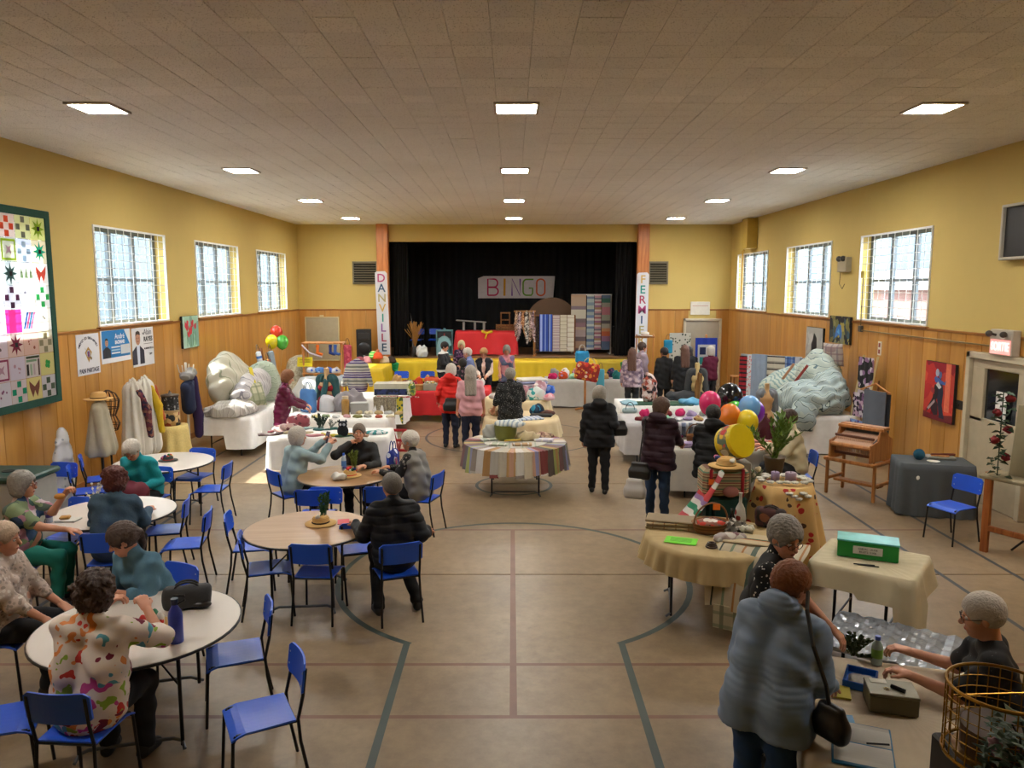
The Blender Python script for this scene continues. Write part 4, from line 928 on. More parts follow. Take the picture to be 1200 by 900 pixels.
# BINGO sign
t = thing('bingo_sign', 'white paper banner reading BINGO in coloured letters on the black backdrop', 'sign', (.16, SB - .36, 3.19))
M().add([(-1.41, 0, -.40), (1.36, 0, -.40), (1.42, 0, .41), (-1.2, 0, .41), (-1.41, 0, .33), (-1.41, .012, -.40), (1.36, .012, -.40), (1.42, .012, .41), (-1.2, .012, .41), (-1.41, .012, .33)], [(0, 1, 2, 3, 4), (9, 8, 7, 6, 5)] + [(i, i + 5, (i + 1) % 5 + 5, (i + 1) % 5) for i in range(5)]).obj('paper', mat('c9bfc0', .8), t)
def stroke(name, pts, m, parent, w=.055, closed=False):
    q = M(); n = len(pts); vs = []
    for i, p in enumerate(pts):
        a = Vector(pts[i - 1]) if (i or closed) else Vector(p); b = Vector(pts[(i + 1) % n]) if (i < n - 1 or closed) else Vector(p); d = (b - a).normalized(); k = Vector((-d.y, d.x)) * w / 2
        vs += [(p[0] + k.x, -.008, p[1] + k.y), (p[0] - k.x, -.008, p[1] - k.y)]
    fs = [(2 * i, 2 * i + 1, (2 * i + 3) % (2 * n), (2 * i + 2) % (2 * n)) for i in range(n if closed else n - 1)]
    return q.add(vs, fs).obj(name, m, parent)
def arcp(cx, cy, rx, ry, a0, a1, n=10): return [(cx + rx * math.cos(R(a0 + (a1 - a0) * i / n)), cy + ry * math.sin(R(a0 + (a1 - a0) * i / n))) for i in range(n + 1)]
PK, YE, PU, GN, OR = [mat(c, .7, var=0) for c in ('b81752', 'c98a12', '6a2f8a', '5f8f12', 'd8581a')]
stroke('letter', [(-1.05, -.29), (-1.05, .30)] + arcp(-.82, .155, .13, .145, 90, -90) + [(-1.03, .01)], PK, t); stroke('letter', [(-1.03, 0)] + arcp(-.82, -.145, .15, .145, 90, -90) + [(-1.05, -.29)], PK, t)
stroke('letter', [(-.44, -.31), (-.43, .32)], YE, t, .075)
stroke('letter', [(-.16, -.31), (-.16, .31), (.14, -.31), (.14, .31)], PU, t)
stroke('letter', [(.63, .29), (.4, .29)] + arcp(.38, .14, .13, .15, 90, 180) + arcp(.38, -.15, .13, .14, 180, 270) + [(.55, -.29), (.6, -.22), (.6, -.03), (.46, -.03)], GN, t)
stroke('letter', arcp(.9, .17, .15, .13, 0, 180) + arcp(.9, -.17, .15, .13, 180, 360), OR, t, closed=True)
# vertical paper banners
BC = [mat(c, .8, var=0) for c in ('b0487c', '35557c', 'a8a070', 'c8a45a', '1f8a80', '8a5a9a', 'a83a5a', '2a4a6a')]
def banner(x, y, word, z0, z1, label, cols, lean):
    t = thing('paper_banner', label, 'banner', (x, y, 0), 0)
    q = M(); w = .19
    q.add([(-w, 0, z1 - .04), (-w + .06, 0, z1), (w - .06, 0, z1 + .01), (w, 0, z1 - .06), (w + lean, 0, z0), (-w + lean, 0, z0)] + [(-w, .006, z1 - .04), (-w + .06, .006, z1), (w - .06, .006, z1 + .01), (w, .006, z1 - .06), (w + lean, .006, z0), (-w + lean, .006, z0)], [(5, 4, 3, 2, 1, 0), tuple(range(6, 12))] + [(i, (i + 1) % 6, 6 + (i + 1) % 6, 6 + i) for i in range(6)]).obj('paper', mat('cfd2dc', .8, var=.04), t)
    n = len(word)
    for i, ch in enumerate(word):
        k = (i + .5) / n; text(ch, .36, BC[cols[i]], t, (lean * k, -.006, z1 - .06 - (z1 - z0 - .12) * k), (R(90), 0, 0), 'letter', .002, .004)
banner(-4.12, YB - .27, 'DANVILLE', 1.06, 3.68, 'long white paper banner lettered DANVILLE down the left stage post', [0, 1, 2, 3, 4, 5, 6, 7], .06)
banner(4.12, YB - .27, 'FERMIERE', .98, 3.64, 'long white paper banner lettered FERMIERE down the right stage post', [3, 4, 6, 0, 1, 2, 3, 4], -.03)
# wall vents beside the stage
def grille(x0, x1, z0, z1, label, back):
    t = thing('wall_vent', label, 'vent', ((x0 + x1) / 2, YB, (z0 + z1) / 2)); w, h = x1 - x0, z1 - z0; f = M()
    for sx in (-1, 1): f.box((sx * (w / 2 - .02), -.03, 0), (.04, .06, h))
    for sz in (-1, 1): f.box((0, -.03, sz * (h / 2 - .02)), (w, .06, .04))
    f.obj('frame', mat('7d7660', .5), t); M().box((0, -.006, 0), (w - .06, .01, h - .06)).obj('backing', mat(back, .8), t)
    for i in range(9): M().box((0, -.035, -h / 2 + .06 + (h - .12) * i / 8), (w - .08, .03, .022), Matrix.Rotation(.5, 3, 'X')).obj('slat', mat('6f6a5a', .5), t)
grille(-5.06, -4.27, 3.28, 4.0, 'louvred vent high on the wall left of the stage', '15140f'); grille(4.34, 4.95, 3.28, 4.0, 'louvred vent high on the wall right of the stage', '3a3626')
# closed notice board on the left of the end wall, loudspeakers
t = thing('notice_board', 'large beige board on the end wall left of the stage', 'board', (-6.07, YB - .02, 1.55)); M().bbox((0, -.02, 0), (1.06, .03, 1.36)).obj('board_panel', mat('a99f86', .6), t)
f = M(); [f.box((sx * .53, -.03, 0), (.03, .05, 1.4)) for sx in (-1, 1)]; [f.box((0, -.03, sz * .69), (1.09, .05, .03)) for sz in (-1, 1)]; f.box((0, -.05, .73), (.12, .05, .06)); f.obj('frame', mat('cdbf92', .5), t)
t = thing('electrical_outlet', 'round white socket on the end wall beside the loudspeaker', 'outlet', (-5.4, YB - .02, 1.42)); M().lathe([(0, 0), (.05, 0), (.05, .015), (0, .015)], 16).obj('cover', WHITE, t); kids(t)[0].rotation_euler = (R(90), 0, 0)
def speaker(x, y, z, h, label):
    t = thing('loudspeaker', label, 'speaker', (x, y, z), 0, 'black loudspeakers'); w = h * .55
    M().prism([(-w / 2, 0), (w / 2, 0), (w * .36, w * .75), (-w * .36, w * .75)], 0, h).obj('cabinet', mat('111214', .5, name='black_cabinet'), t)
    f = M(); f.ell((0, -.005, h * .32), (w * .4, .03, w * .4), 20, 10); f.obj('woofer', mat('1d1e21', .35), t, True)
    f = M(); f.bbox((0, -.004, h * .76), (w * .72, .03, h * .24), .01); f.obj('horn', mat('232428', .4), t)
    f = M(); f.box((0, -.012, .04), (.07, .006, .03)); f.obj('badge', mat('b8b8b8', .3, metal=.6), t)
speaker(-4.62, YB - .7, 1.02, .86, 'black loudspeaker left of the stage behind the knitted hats')
speaker(3.62, YB + 1.2, PZ, .92, 'black loudspeaker at the right side of the stage')
# tall thing under the left speaker
t = thing('speaker_stand', 'dark stand carrying the loudspeaker left of the stage', 'stand', (-4.62, YB - .5, 0)); M().tube([(0, 0, 0), (0, 0, 1.0)], .02).obj('pole', DARK, t); M().lathe([(0, 1.0), (.2, 1.0), (.2, 1.02), (0, 1.02)], 16).obj('plate', DARK, t)
[M().tube([(0, 0, .3), (.3 * math.cos(a), .3 * math.sin(a), .01)], .012).obj('leg', DARK, t) for a in (0, 2.1, 4.2)]
# ---- things on the stage
def panel(t, name, w, h, m, x=0, y=0, z=0, th=.02, ripple=.012, nw=3, rz=0):
    q = M(); nu = max(8, int(w / .04))
    def fn(u, v): return (x + (u - .5) * w, y + ripple * math.sin(u * nw * 6.283 + v) - .5 * th, z + v * h)
    q.grid(fn, nu, 8); n = len(q.v); q.add([(a, b + th, c) for a, b, c in q.v], [tuple(reversed(f_)) for f_ in q.f])
    for j in range(8):
        a = j * (nu + 1); b = a + nu; q.f += [(a, a + nu + 1, a + nu + 1 + n, a + n), (b + n, b + nu + 1 + n, b + nu + 1, b)]
    for i in range(nu): q.f += [(i, i + n, i + 1 + n, i + 1), (8 * (nu + 1) + i, 8 * (nu + 1) + i + 1, 8 * (nu + 1) + i + 1 + n, 8 * (nu + 1) + i + n)]
    q.m = [0] * len(q.f); return q.obj(name, m, t, False)
Y0 = 25.95
t = thing('tall_rug_rack', 'tall rack of pastel hand-woven rugs on the right of the stage', 'rack', (2.68, Y0, PZ))
f = M(); [f.tube([(sx * .66, .06, 0), (sx * .66, .06, 2.0)], .02) for sx in (-1, 1)]; f.tube([(-.68, .06, 1.98), (.68, .06, 1.98)], .02); [f.tube([(sx * .6, -.3, .02), (sx * .6, .4, .02)], .022) for sx in (-1, 1)]; f.obj('frame', mat('d5d5d0', .4), t)
def bands(seed, pal, n=9): r_ = random.Random(seed); ps = sorted([0] + [r_.uniform(.04, .96) for _ in range(n - 1)]); return [(p, r_.choice(pal)) for p in ps]
PAL = ['b9a48c', '9a8288', 'c5bdae', '8494a8', '707a90', 'b89098', 'c4c0b4', '6f8a84', 'a08070']
panel(t, 'woven_rug', .50, 1.86, stripes([(0, 'b0937a'), (.06, '77686c'), (.1, 'b0937a'), (.22, '77686c'), (.30, 'b7a6a6'), (.42, 'c2b09a'), (.47, '8c6f78'), (.55, '77686c'), (.62, 'c4bfb0'), (.78, '837480'), (.84, 'b29a84')], 1.90, 2), -.44, 0, .13, ripple=0)
panel(t, 'woven_rug', .24, 1.84, stripes([(0, '8494a8'), (.12, 'c0c4c0'), (.2, '6f86a8'), (.3, '9aa8a8'), (.4, '5f7494'), (.5, 'a8b0a8'), (.62, '7c90a0'), (.72, '9fb0b4'), (.84, '6a7c98'), (.92, 'b8c0bc')], 1.0, 2), -.04, -.02, .14, ripple=0)
panel(t, 'woven_rug', .22, 1.86, stripes([(0, '9a7090'), (.14, 'c8c0c0'), (.26, 'a06878'), (.38, 'c4b4b0'), (.5, '7a7488'), (.62, 'b890a0'), (.74, 'd0c8c4'), (.86, 'a08468')], .52, 2), .21, 0, .14, ripple=0)
panel(t, 'woven_rug', .28, 1.84, stripes([(0, '5a7090'), (.22, '9a7090'), (.32, 'c46a4a'), (.40, 'c4926a'), (.46, 'a8a89c'), (.54, '5a5a62'), (.6, '98a094'), (.7, 'b87a88'), (.84, '9a9890'), (.92, '3f6f66')], 1.86, 2), .48, -.02, .13, ripple=0)
t = thing('low_rug_rack', 'low wooden rack hung with blue striped and cream woven rugs on stage', 'rack', (1.42, 25.45, PZ))
f = M(); [f.bbox((sx * .66, 0, .65), (.05, .05, 1.3)) for sx in (-1, 1)]; f.bbox((0, 0, 1.3), (1.36, .06, .05)); [f.bbox((sx * .66, 0, .03), (.08, .6, .06)) for sx in (-1, 1)]; f.bbox((0, 0, .16), (1.3, .04, .05)); f.obj('frame', wood('6b3f20', '8a5a30'), t)
panel(t, 'woven_rug', .42, 1.22, stripes([(0, '2f4fb0'), (.2, '8aa4e0'), (.28, '2f4fb0'), (.46, '24346a'), (.54, '9ab4ea'), (.64, '3050b8'), (.84, 'a8bcec')], .42, 0), -.30, -.05, .12, ripple=0)
panel(t, 'woven_rug', .22, 1.2, stripes([(0, 'c8b8b8'), (.3, '8a6068'), (.4, 'cfc6c0'), (.7, 'a08c94')], .11, 2), .04, -.06, .12, ripple=0)
panel(t, 'woven_rug', .22, 1.2, stripes([(0, 'c6bea8'), (.6, '8f8a78'), (.72, 'cbc4b0')], .13, 2), .28, -.05, .12, ripple=0)
panel(t, 'woven_rug', .22, 1.2, stripes([(0, 'd0cabc'), (.6, 'a08c7c'), (.7, 'c8c2b2')], .16, 2), .52, -.05, .12, ripple=0)
panel(t, 'woven_rug', .24, 1.25, blots('4a403c', ['3a322e', '5c504a'], 30, .6), -.62, .03, .08, ripple=.02)
t = thing('round_board', 'large round tan board leaning behind the striped rugs on stage', 'board', (1.36, 26.35, PZ + 1.0)); o = M().lathe([(0, 0), (.86, 0), (.87, .02), (.86, .04), (0, .04)], 48).obj('board_disc', mat('9c7440', .5), t); o.rotation_euler = (R(84), 0, 0)
o = M().lathe([(.86, -.005), (.885, 0), (.885, .045), (.86, .045)], 48).obj('rim', mat('5a3c1c', .5), t); o.rotation_euler = (R(84), 0, 0)
M().bbox((0, .14, -.5), (.08, .06, 1.0)).obj('prop_leg', TRIMW, t)
def clothes_tree(x, y, z, label, seed, h=1.45):
    t = thing('hanging_scarf_stand', label, 'stand', (x, y, z)); r_ = random.Random(seed)
    f = M(); f.bbox((-.3, 0, h / 2), (.04, .04, h)); f.bbox((.3, 0, h / 2), (.04, .04, h)); f.bbox((0, 0, h), (.72, .05, .05)); f.bbox((-.3, 0, .02), (.06, .5, .05)); f.bbox((.3, 0, .02), (.06, .5, .05)); f.obj('frame', wood('8a5c2c', 'b07c44'), t)
    pals = [('b79a8a', ['6a5a58', 'cdb8a4', '8a6a5a']), ('8a7474', ['c8b4b4', '4a3c44', 'a88c94']), ('a06a48', ['c89c74', 'a06a48']), ('9a9490', ['4a4648', 'd0c8c0'])]
    for i in range(6):
        F = Field(.02); xx_ = -.27 + i * .108; L_ = r_.uniform(.7, 1.1); yo = -.07 - .05 * (i % 2)
        F.cap((xx_, yo, h - .02), (xx_ + r_.uniform(-.06, .06), yo - .03, h - L_ * .5), .035, .085, .04).cap((xx_, yo - .02, h - L_ * .5), (xx_ + r_.uniform(-.08, .08), yo - .03, h - L_), .08, .035, .04)
        p_ = r_.uniform(0, 6); F.post.append(lambda F_, X, Y, Z: F_ + .014 * np.sin(X * 60 + p_) * np.sin(Z * 30 + X * 20))
        c_ = pals[i % 4]; np_obj('scarf', [F.build()], blots(c_[0], c_[1], 22, .6), t)
clothes_tree(.42, 25.2, PZ, 'wooden stand of patterned scarves right of the red draped stage table', 3)
# red-draped table on the stage with sleigh-like bench on it, teal case
cloth_table(-.85, 25.55, 2.0, .75, 0, REDC, 'long table under a red cloth on the stage', 'shiny red cloth draped over the table on the stage', drop=.76, h=.8, amp=.03, waves=9, flare=.05, seed=5)
for o_ in [o for o in bpy.data.objects if o.get('label') in ('long table under a red cloth on the stage', 'shiny red cloth draped over the table on the stage')]: o_.location.z = PZ
t = thing('silver_bench', 'grey painted low bench lying on the red draped stage table', 'bench', (-1.35, 25.5, PZ + .81)); GRP = mat('8a8a86', .5)
M().bbox((0, 0, .30), (1.0, .22, .035), .01, Matrix.Rotation(.07, 3, 'Y')).obj('seat_board', GRP, t); [M().bbox((x_, 0, .14), (.07, .18, .28)).obj('leg', GRP, t) for x_ in (-.25, .12, .42)]
t = thing('wooden_crate', 'rustic wooden crate with a folk figure frame on the red stage table', 'crate', (-.22, 25.5, PZ + .81)); WD2 = wood('6a4222', '8a6238')
for zz in (.03, .1, .17): [M().bbox((0, sy * .15, zz), (.6, .02, .05)).obj('slat', WD2, t) for sy in (-1, 1)]
[M().bbox((sx * .3, 0, .1), (.03, .3, .2)).obj('end_board', WD2, t) for sx in (-1, 1)]
f = M(); [f.bbox((sx * .14, -.1, .3), (.04, .04, .6)) for sx in (-1, 1)]; f.bbox((0, -.1, .58), (.34, .05, .05)); f.bbox((0, -.1, .35), (.3, .03, .05)); f.obj('upright', WD2, t)
t = thing('yellow_gloves', 'yellow bow of cloth tied on the red stage drape', 'bow', (-.82, 25.12, PZ + .74)); f = Field(.012); f.cap((0, 0, 0), (-.14, 0, .06), .03, .05).cap((0, 0, 0), (.14, 0, .05), .03, .05).cap((0, 0, 0), (-.05, -.01, -.16), .02, .03); np_obj('bow', [f.build()], YELC, t)
t.name = 'yellow_bow'
TEAL = mat('6fa0a8', .5, name='pale_teal_paint')
t = thing('painted_cabinet', 'pale blue painted cupboard with an arched panel left of the red stage table', 'cabinet', (-2.22, 25.3, PZ)); t.scale = (.68, 1, 1)
f = M(); [f.bbox((sx * .38, 0, .42), (.04, .3, .84)) for sx in (-1, 1)]; f.bbox((0, 0, .82), (.8, .32, .04)); f.bbox((0, 0, .02), (.8, .3, .04)); f.bbox((0, .14, .42), (.74, .02, .8)); f.obj('cabinet_body', TEAL, t)
M().add([(x_ * .34, -.16, z_ * .3 + .35) for x_, z_ in arcp(0, 0, 1, 1, 0, 180, 12)] + [(-.34, -.16, .05), (.34, -.16, .05)], [tuple(range(14))]).obj('arched_panel', mat('86b4bc', .5), t)
M().box((0, -.1, .68), (.66, .02, .2)).obj('dark_niche', mat('20262a', .5), t); M().box((0, -.17, .16), (.4, .01, .07)).obj('name_plate', mat('3f646c', .6), t); M().box((0, -.12, .66), (.06, .02, .14)).obj('figurine', mat('8a3030', .6), t); M().bbox((0, 0, .87), (.1, .1, .06)).obj('knob', TEAL, t)
# dry grasses in a pot, plastic bags
t = thing('dried_grass_vase', 'tall bunch of dried golden grasses in a dark vase on the stage edge', 'vase', (-3.12, 24.72, PZ)); M().lathe([(0, 0), (.09, 0), (.13, .12), (.11, .26), (.08, .32), (.09, .34), (.075, .34), (0, .1)], 16).obj('vase', mat('2a2622', .4), t, True)
q = M(); r_ = random.Random(4)
for i in range(70):
    a = r_.uniform(0, 6.28); l = r_.uniform(.5, .85); sp_ = r_.uniform(.02, .34); q.tube([(0, 0, .3), (sp_ * .4 * math.cos(a), sp_ * .4 * math.sin(a), .3 + l * .6), (sp_ * math.cos(a), sp_ * math.sin(a), .3 + l)], [.004, .006, .012 if i % 2 else .003], 4)
tag(q.obj('grass', mat('a9783a', .8, var=.3, vscale=30), t), kind='stuff')
t = thing('bare_branch', 'thin pale pointed branch standing in the dark beside the dried grasses', 'branch', (-3.25, 24.95, PZ)); M().tube([(0, 0, 0), (.05, 0, .8), (-.04, 0, 1.4)], [.015, .03, .002], 6).obj('branch', mat('6f6c66', .8), t)
def heap(name, label, cat, loc, r, m, seed=0, folds=.12, h=.02, group=None, flat=.0):
    """a crumpled soft thing resting on its base"""
    rnd = random.Random(seed); F = Field(h); n = 5
    for i in range(n):
        a = rnd.uniform(0, 6.28); q = rnd.uniform(.15, .5); F.ell((r[0] * q * math.cos(a), r[1] * q * math.sin(a), r[2] * rnd.uniform(.25, .45)), (r[0] * rnd.uniform(.45, .7), r[1] * rnd.uniform(.45, .7), r[2] * rnd.uniform(.4, .6)), k=max(.02, min(r) * .3))
    p = [rnd.uniform(0, 6) for _ in range(5)]; k = 2.6 / max(min(r[0], r[1]), .08); A_ = folds * min(r)
    def fn(F_, X, Y, Z):
        U = X * math.cos(p[4]) + Y * math.sin(p[4]); V_ = -X * math.sin(p[4]) + Y * math.cos(p[4])
        return F_ + A_ * (np.abs(np.sin(k * (U + Z) + p[0] + 1.2 * np.sin(k * .6 * V_ + p[1]))) - .5) + A_ * .5 * np.sin(k * 2.1 * V_ + p[2] + np.sin(k * U))
    F.post.append(fn); F.post.append(lambda F_, X, Y, Z: np.maximum(F_, -Z + .002))
    o = np_obj(name, [F.build()], m, None); o.location = loc; return tag(o, label, cat, group)
heap('plastic_bag', 'crumpled white plastic bag on the stage edge beside the dried grasses', 'bag', (-2.88, 24.45, PZ + .01), (.2, .16, .38), mat('c9ccca', .35), 11, .12)
# yellow skirting of the stage edge, in front of the stage
cloth_table(-.55, 23.7, 6.3, .85, 0, YELC, 'row of trestles along the foot of the stage', 'long shiny yellow plastic cloth covering the ledge before the stage', drop=.6, h=PZ, amp=.012, waves=60, flare=.02, seed=8)
cloth_table(3.0, 23.75, 1.9, .75, 0, mat('b59c22', .6, name='dull_yellow_cloth'), 'trestle at the right end of the stage foot', 'duller yellow cloth at the right end of the stage foot', drop=.6, h=PZ - .02, amp=.012, waves=20, flare=.02, seed=9)
cloth_table(-4.15, 22.1, 1.1, 1.6, 0, YELC, 'table jutting forward left of the stage', 'bright yellow cloth over the table jutting out left of the stage', drop=.85, h=.92, amp=.03, waves=22, flare=.04, seed=10)
def bow(x, y, z, c1, c2, label, s=1):
    t = thing('ribbon_bow', label, 'bow', (x, y, z)); t.scale = (s, s, s)
    for sx in (-1, 1): F = Field(.014); F.cap((0, 0, 0), (sx * .2, -.03, .05), .03, .10, .03).cap((0, 0, 0), (sx * .2, -.03, -.1), .03, .08, .03); F.post.append(lambda F_, X, Y, Z: F_ + .012 * np.sin(np.arctan2(Z, np.abs(X)) * 14)); np_obj('bow_loop', [F.build()], mat(c1, .5), t)
    F = Field(.014); F.cap((0, -.04, .05), (0, -.05, -.45), .035, .05, .03); F.post.append(lambda F_, X, Y, Z: F_ + .01 * np.sin(X * 120)); np_obj('ribbon_tail', [F.build()], mat(c2, .5), t)
bow(-3.72, 23.16, .80, '12a05c', 'c8281e', 'green ribbon bow with a red tail on the yellow cloth below DANVILLE', 1.0)
bow(3.5, 23.3, .84, '12803c', 'b81e1e', 'small green and red bow near the right end of the yellow cloth', .7)
# ---- wall hangings, left wall
def trans(c, k=.38):
    m, nt, b = _new('quilt_cotton'); b.inputs['Roughness'].default_value = .9; b.inputs['Base Color'].default_value = c4(C(c))
    tl = N(nt, 'BsdfTranslucent'); tl.inputs[0].default_value = c4(C(c)); mx = N(nt, 'MixShader'); mx.inputs[0].default_value = k
    o = nt.nodes['Material Output']; nt.links.new(b.outputs[0], mx.inputs[1]); nt.links.new(tl.outputs[0], mx.inputs[2]); nt.links.new(mx.outputs[0], o.inputs[0]); return m
TC = {}
def tc_(c):
    if c not in TC: TC[c] = trans(c)
    return TC[c]
qx = XL + .12; qy1, qz0, qz1 = 11.27, 1.50, 4.24; BK = .335
qt = thing('patchwork_quilt', 'large patchwork quilt with dark green border hanging over the nearest left window', 'quilt', (0, 0, 0))
bd = M(); bw = .10; GB = mat('114236', .9, var=.3, vscale=40)
bd.box((qx, (8.4 + qy1) / 2, qz0 + bw / 2), (.03, qy1 - 8.4, bw)); bd.box((qx, (8.4 + qy1) / 2, qz1 - bw / 2), (.03, qy1 - 8.4, bw)); bd.box((qx, qy1 - bw / 2, (qz0 + qz1) / 2), (.03, bw, qz1 - qz0 - 2 * bw)); bd.obj('border', GB, qt)
r_ = random.Random(12); PB = ['d8ccd8', 'c9c8dc', 'e0dce0', 'd8d4b0', 'd0b8b4', 'c8d4dc', 'e4e0d8', 'cfc0c8']
MOT = ['9a3a5a', '0f8a6a', '6a8a3a', '7a4a3a', 'd84a3a', 'c8d03a', '4a5a5a', '3a7aa0', 'd8a03a']
def pc(y0, z0, y1, z1, c, off=.004, name='patch'): chip(name, [(y0, z0), (y1, z0), (y1, z1), (y0, z1)], tc_(c), qt, 'x+', qx - .008 + off, 0)
fixed = {(0, 0): ('four', 'c9c8d0', '4a5a4a'), (1, 0): ('fly', 'dcd088', '7a4a38'), (2, 0): ('cross', 'd0c4c8', '0f8a6a'), (3, 0): ('plain', 'd0cdd8', '8a5a7a'), (4, 0): ('cross', 'c8b8c0', 'b03a6a'),
         (0, 1): ('clover', 'd4d08a', '2f9a4a'), (1, 1): ('log', 'cfc8c8', '4a5a3a'), (2, 1): ('plain', 'cbc4d4', 'b08a98'), (3, 1): ('frame', 'd8ccd4', '8a3a5a'), (4, 1): ('plain', 'd8d4e0', '8a8a9a'),
         (0, 2): ('four', 'd0c8b0', '8a8468'), (1, 2): ('plain', 'd8b8ac', '9a5a4a'), (2, 2): ('star', 'd8c0b8', '7a2038'), (3, 2): ('plain', 'd0c4d0', '6a5a5a'), (4, 2): ('plain', 'c8b884', '8a7a4a'),
         (0, 3): ('plain', 'e4e0dc', 'a0a098'), (1, 3): ('diag', 'e8e0e4', '2a6ac0'), (2, 3): ('solid', 'f0308a', 'f0308a'), (3, 3): ('plain', 'e4e4ec', 'c0c0d0'), (4, 3): ('plain', 'e4e4ec', 'c0c0d0'),
         (0, 4): ('cross', 'e0dcdc', '2fb05a'), (1, 4): ('plain', 'dcdce4', 'b0b0c0'), (2, 4): ('cross', 'dcd8e4', '4a2040'), (3, 4): ('plain', 'd8d8ec', 'b0b0c8'), (4, 4): ('plain', 'd8d8ec', 'b0b0c8'),
         (0, 5): ('fly', 'e4dcd8', 'c04a3a'), (1, 5): ('pennant', 'dce0dc', '8aa07a'), (2, 5): ('star', 'c8d0d0', '3f5a58'), (3, 5): ('clover', 'dcd8c0', 'd07a2a'), (4, 5): ('plain', 'd8d8d8', '8a8a8a'),
         (0, 6): ('star', 'dcd0b0', '12a088'), (1, 6): ('four', 'd0d4ec', 'a0b8c0'), (2, 6): ('frame', 'b4b49c', '9ac020'), (3, 6): ('four', 'e0ccd4', 'c04a6a'), (4, 6): ('plain', 'd8ccd0', 'a04a6a'),
         (0, 7): ('star', 'd8dc8a', '8aa820'), (1, 7): ('cross', 'd4d49c', '7a7c70'), (2, 7): ('four', 'e0c8c0', 'd8502a'), (3, 7): ('star', 'e0dcdc', 'e03a4a'), (4, 7): ('cross', 'e0b8a0', 'd04a3a')}
for i in range(8):
    for j in range(8):
        y1 = qy1 - bw - i * BK - .004; y0 = y1 - BK + .006; hz = (qz1 - qz0 - 2 * bw) / 8; z0 = qz0 + bw + j * hz + .003; z1 = z0 + hz - .006
        kd, b_, m_ = fixed.get((i, j)) or (r_.choice(['plain', 'cross', 'four', 'star']), r_.choice(PB), r_.choice(MOT))
        pc(y0, z0, y1, z1, b_); w_, h_ = y1 - y0, z1 - z0; yc, zc = (y0 + y1) / 2, (z0 + z1) / 2
        if i > 5: continue
        if kd == 'solid': pass
        elif kd == 'cross': [pc(y0 + a * w_, z0 + b * h_, y0 + (a + .26) * w_, z0 + (b + .26) * h_, m_, .008) for a, b in ((.37, .7), (.37, .04), (.04, .37), (.7, .37))]
        elif kd == 'four': [pc(y0 + (a * .3 + .03) * w_, z0 + (b * .3 + .03) * h_, y0 + (a * .3 + .3) * w_, z0 + (b * .3 + .3) * h_, m_, .008) for a in range(3) for b in range(3) if (a + b) % 2]
        elif kd == 'frame':
            for r4 in ((.05, .05, .95, .14), (.05, .86, .95, .95), (.05, .14, .14, .86), (.86, .14, .95, .86)): pc(y0 + r4[0] * w_, z0 + r4[1] * h_, y0 + r4[2] * w_, z0 + r4[3] * h_, m_, .008)
            chip('patch', [(yc + .09 * math.cos(k * math.pi / 4) * (1 if k % 2 else .35), zc + .09 * math.sin(k * math.pi / 4) * (1 if k % 2 else .35)) for k in range(8)], tc_('b08a9a'), qt, 'x+', qx, 0)
        elif kd == 'star': chip('patch', [(yc + (.15 if k % 2 == 0 else .065) * math.cos(k * math.pi / 8), zc + (.15 if k % 2 == 0 else .065) * math.sin(k * math.pi / 8)) for k in range(16)], tc_(m_), qt, 'x+', qx, 0); pc(yc - .03, zc - .03, yc + .03, zc + .03, '2a2428', .015)
        elif kd == 'fly': [chip('patch', [(yc, zc - .02), (yc + s_ * .05, zc - .12), (yc + s_ * .11, zc + .02), (yc + s_ * .12, zc + .12), (yc, zc + .03)], tc_(m_), qt, 'x+', qx, 0) for s_ in (-1, 1)]
        elif kd == 'clover': [chip('patch', disc((yc + .035 * math.cos(a), zc + .035 * math.sin(a)), .033, 8), tc_(m_), qt, 'x+', qx + .0005 * k, 0) for k, a in enumerate((.5, 2.1, 3.7, 5.2))]
        elif kd == 'log': [pc(y0 + a * w_, z0 + b * h_, y0 + c * w_, z0 + d_ * h_, cc, .008) for a, b, c, d_, cc in ((.05, .85, .95, .95, '3a4a34'), (.05, .7, .75, .8, '7a9a7a'), (.82, .05, .94, .8, '5a4a44'), (.05, .1, .2, .6, '35302c'), (.28, .1, .42, .6, '9ab09a'), (.5, .1, .62, .6, 'b8a8b0'))]
        elif kd == 'diag': [chip('patch', [(y0 + a * w_, z0 + .04), (y0 + (a + .13) * w_, z0 + .04), (y0 + (a + .43) * w_, z1 - .04), (y0 + (a + .3) * w_, z1 - .04)], tc_(cc), qt, 'x+', qx, 0) for a, cc in ((.04, '2a6ac0'), (.2, 'e0609a'), (.35, '2a8ac0'), (.5, 'e880b0'))]
        elif kd == 'pennant': [chip('patch', [(y0 + a * w_, z0 + .1), (y0 + (a + .26) * w_, z0 + .1), (y0 + (a + .13) * w_, z0 + .26)], tc_(m_), qt, 'x+', qx, 0) for a in (.06, .37, .68)]
        else: [chip('patch', disc((yc + r_.uniform(-.07, .07), zc + r_.uniform(-.07, .07)), r_.uniform(.012, .028), 6), tc_(m_), qt, 'x+', qx + .0007 * k, 0) for k in range(4)]
M().tube([(qx - .03, 8.3, qz1 + .0), (qx - .03, qy1 + .05, qz1 + .0)], .012).obj('hanging_rod', DARK, qt)
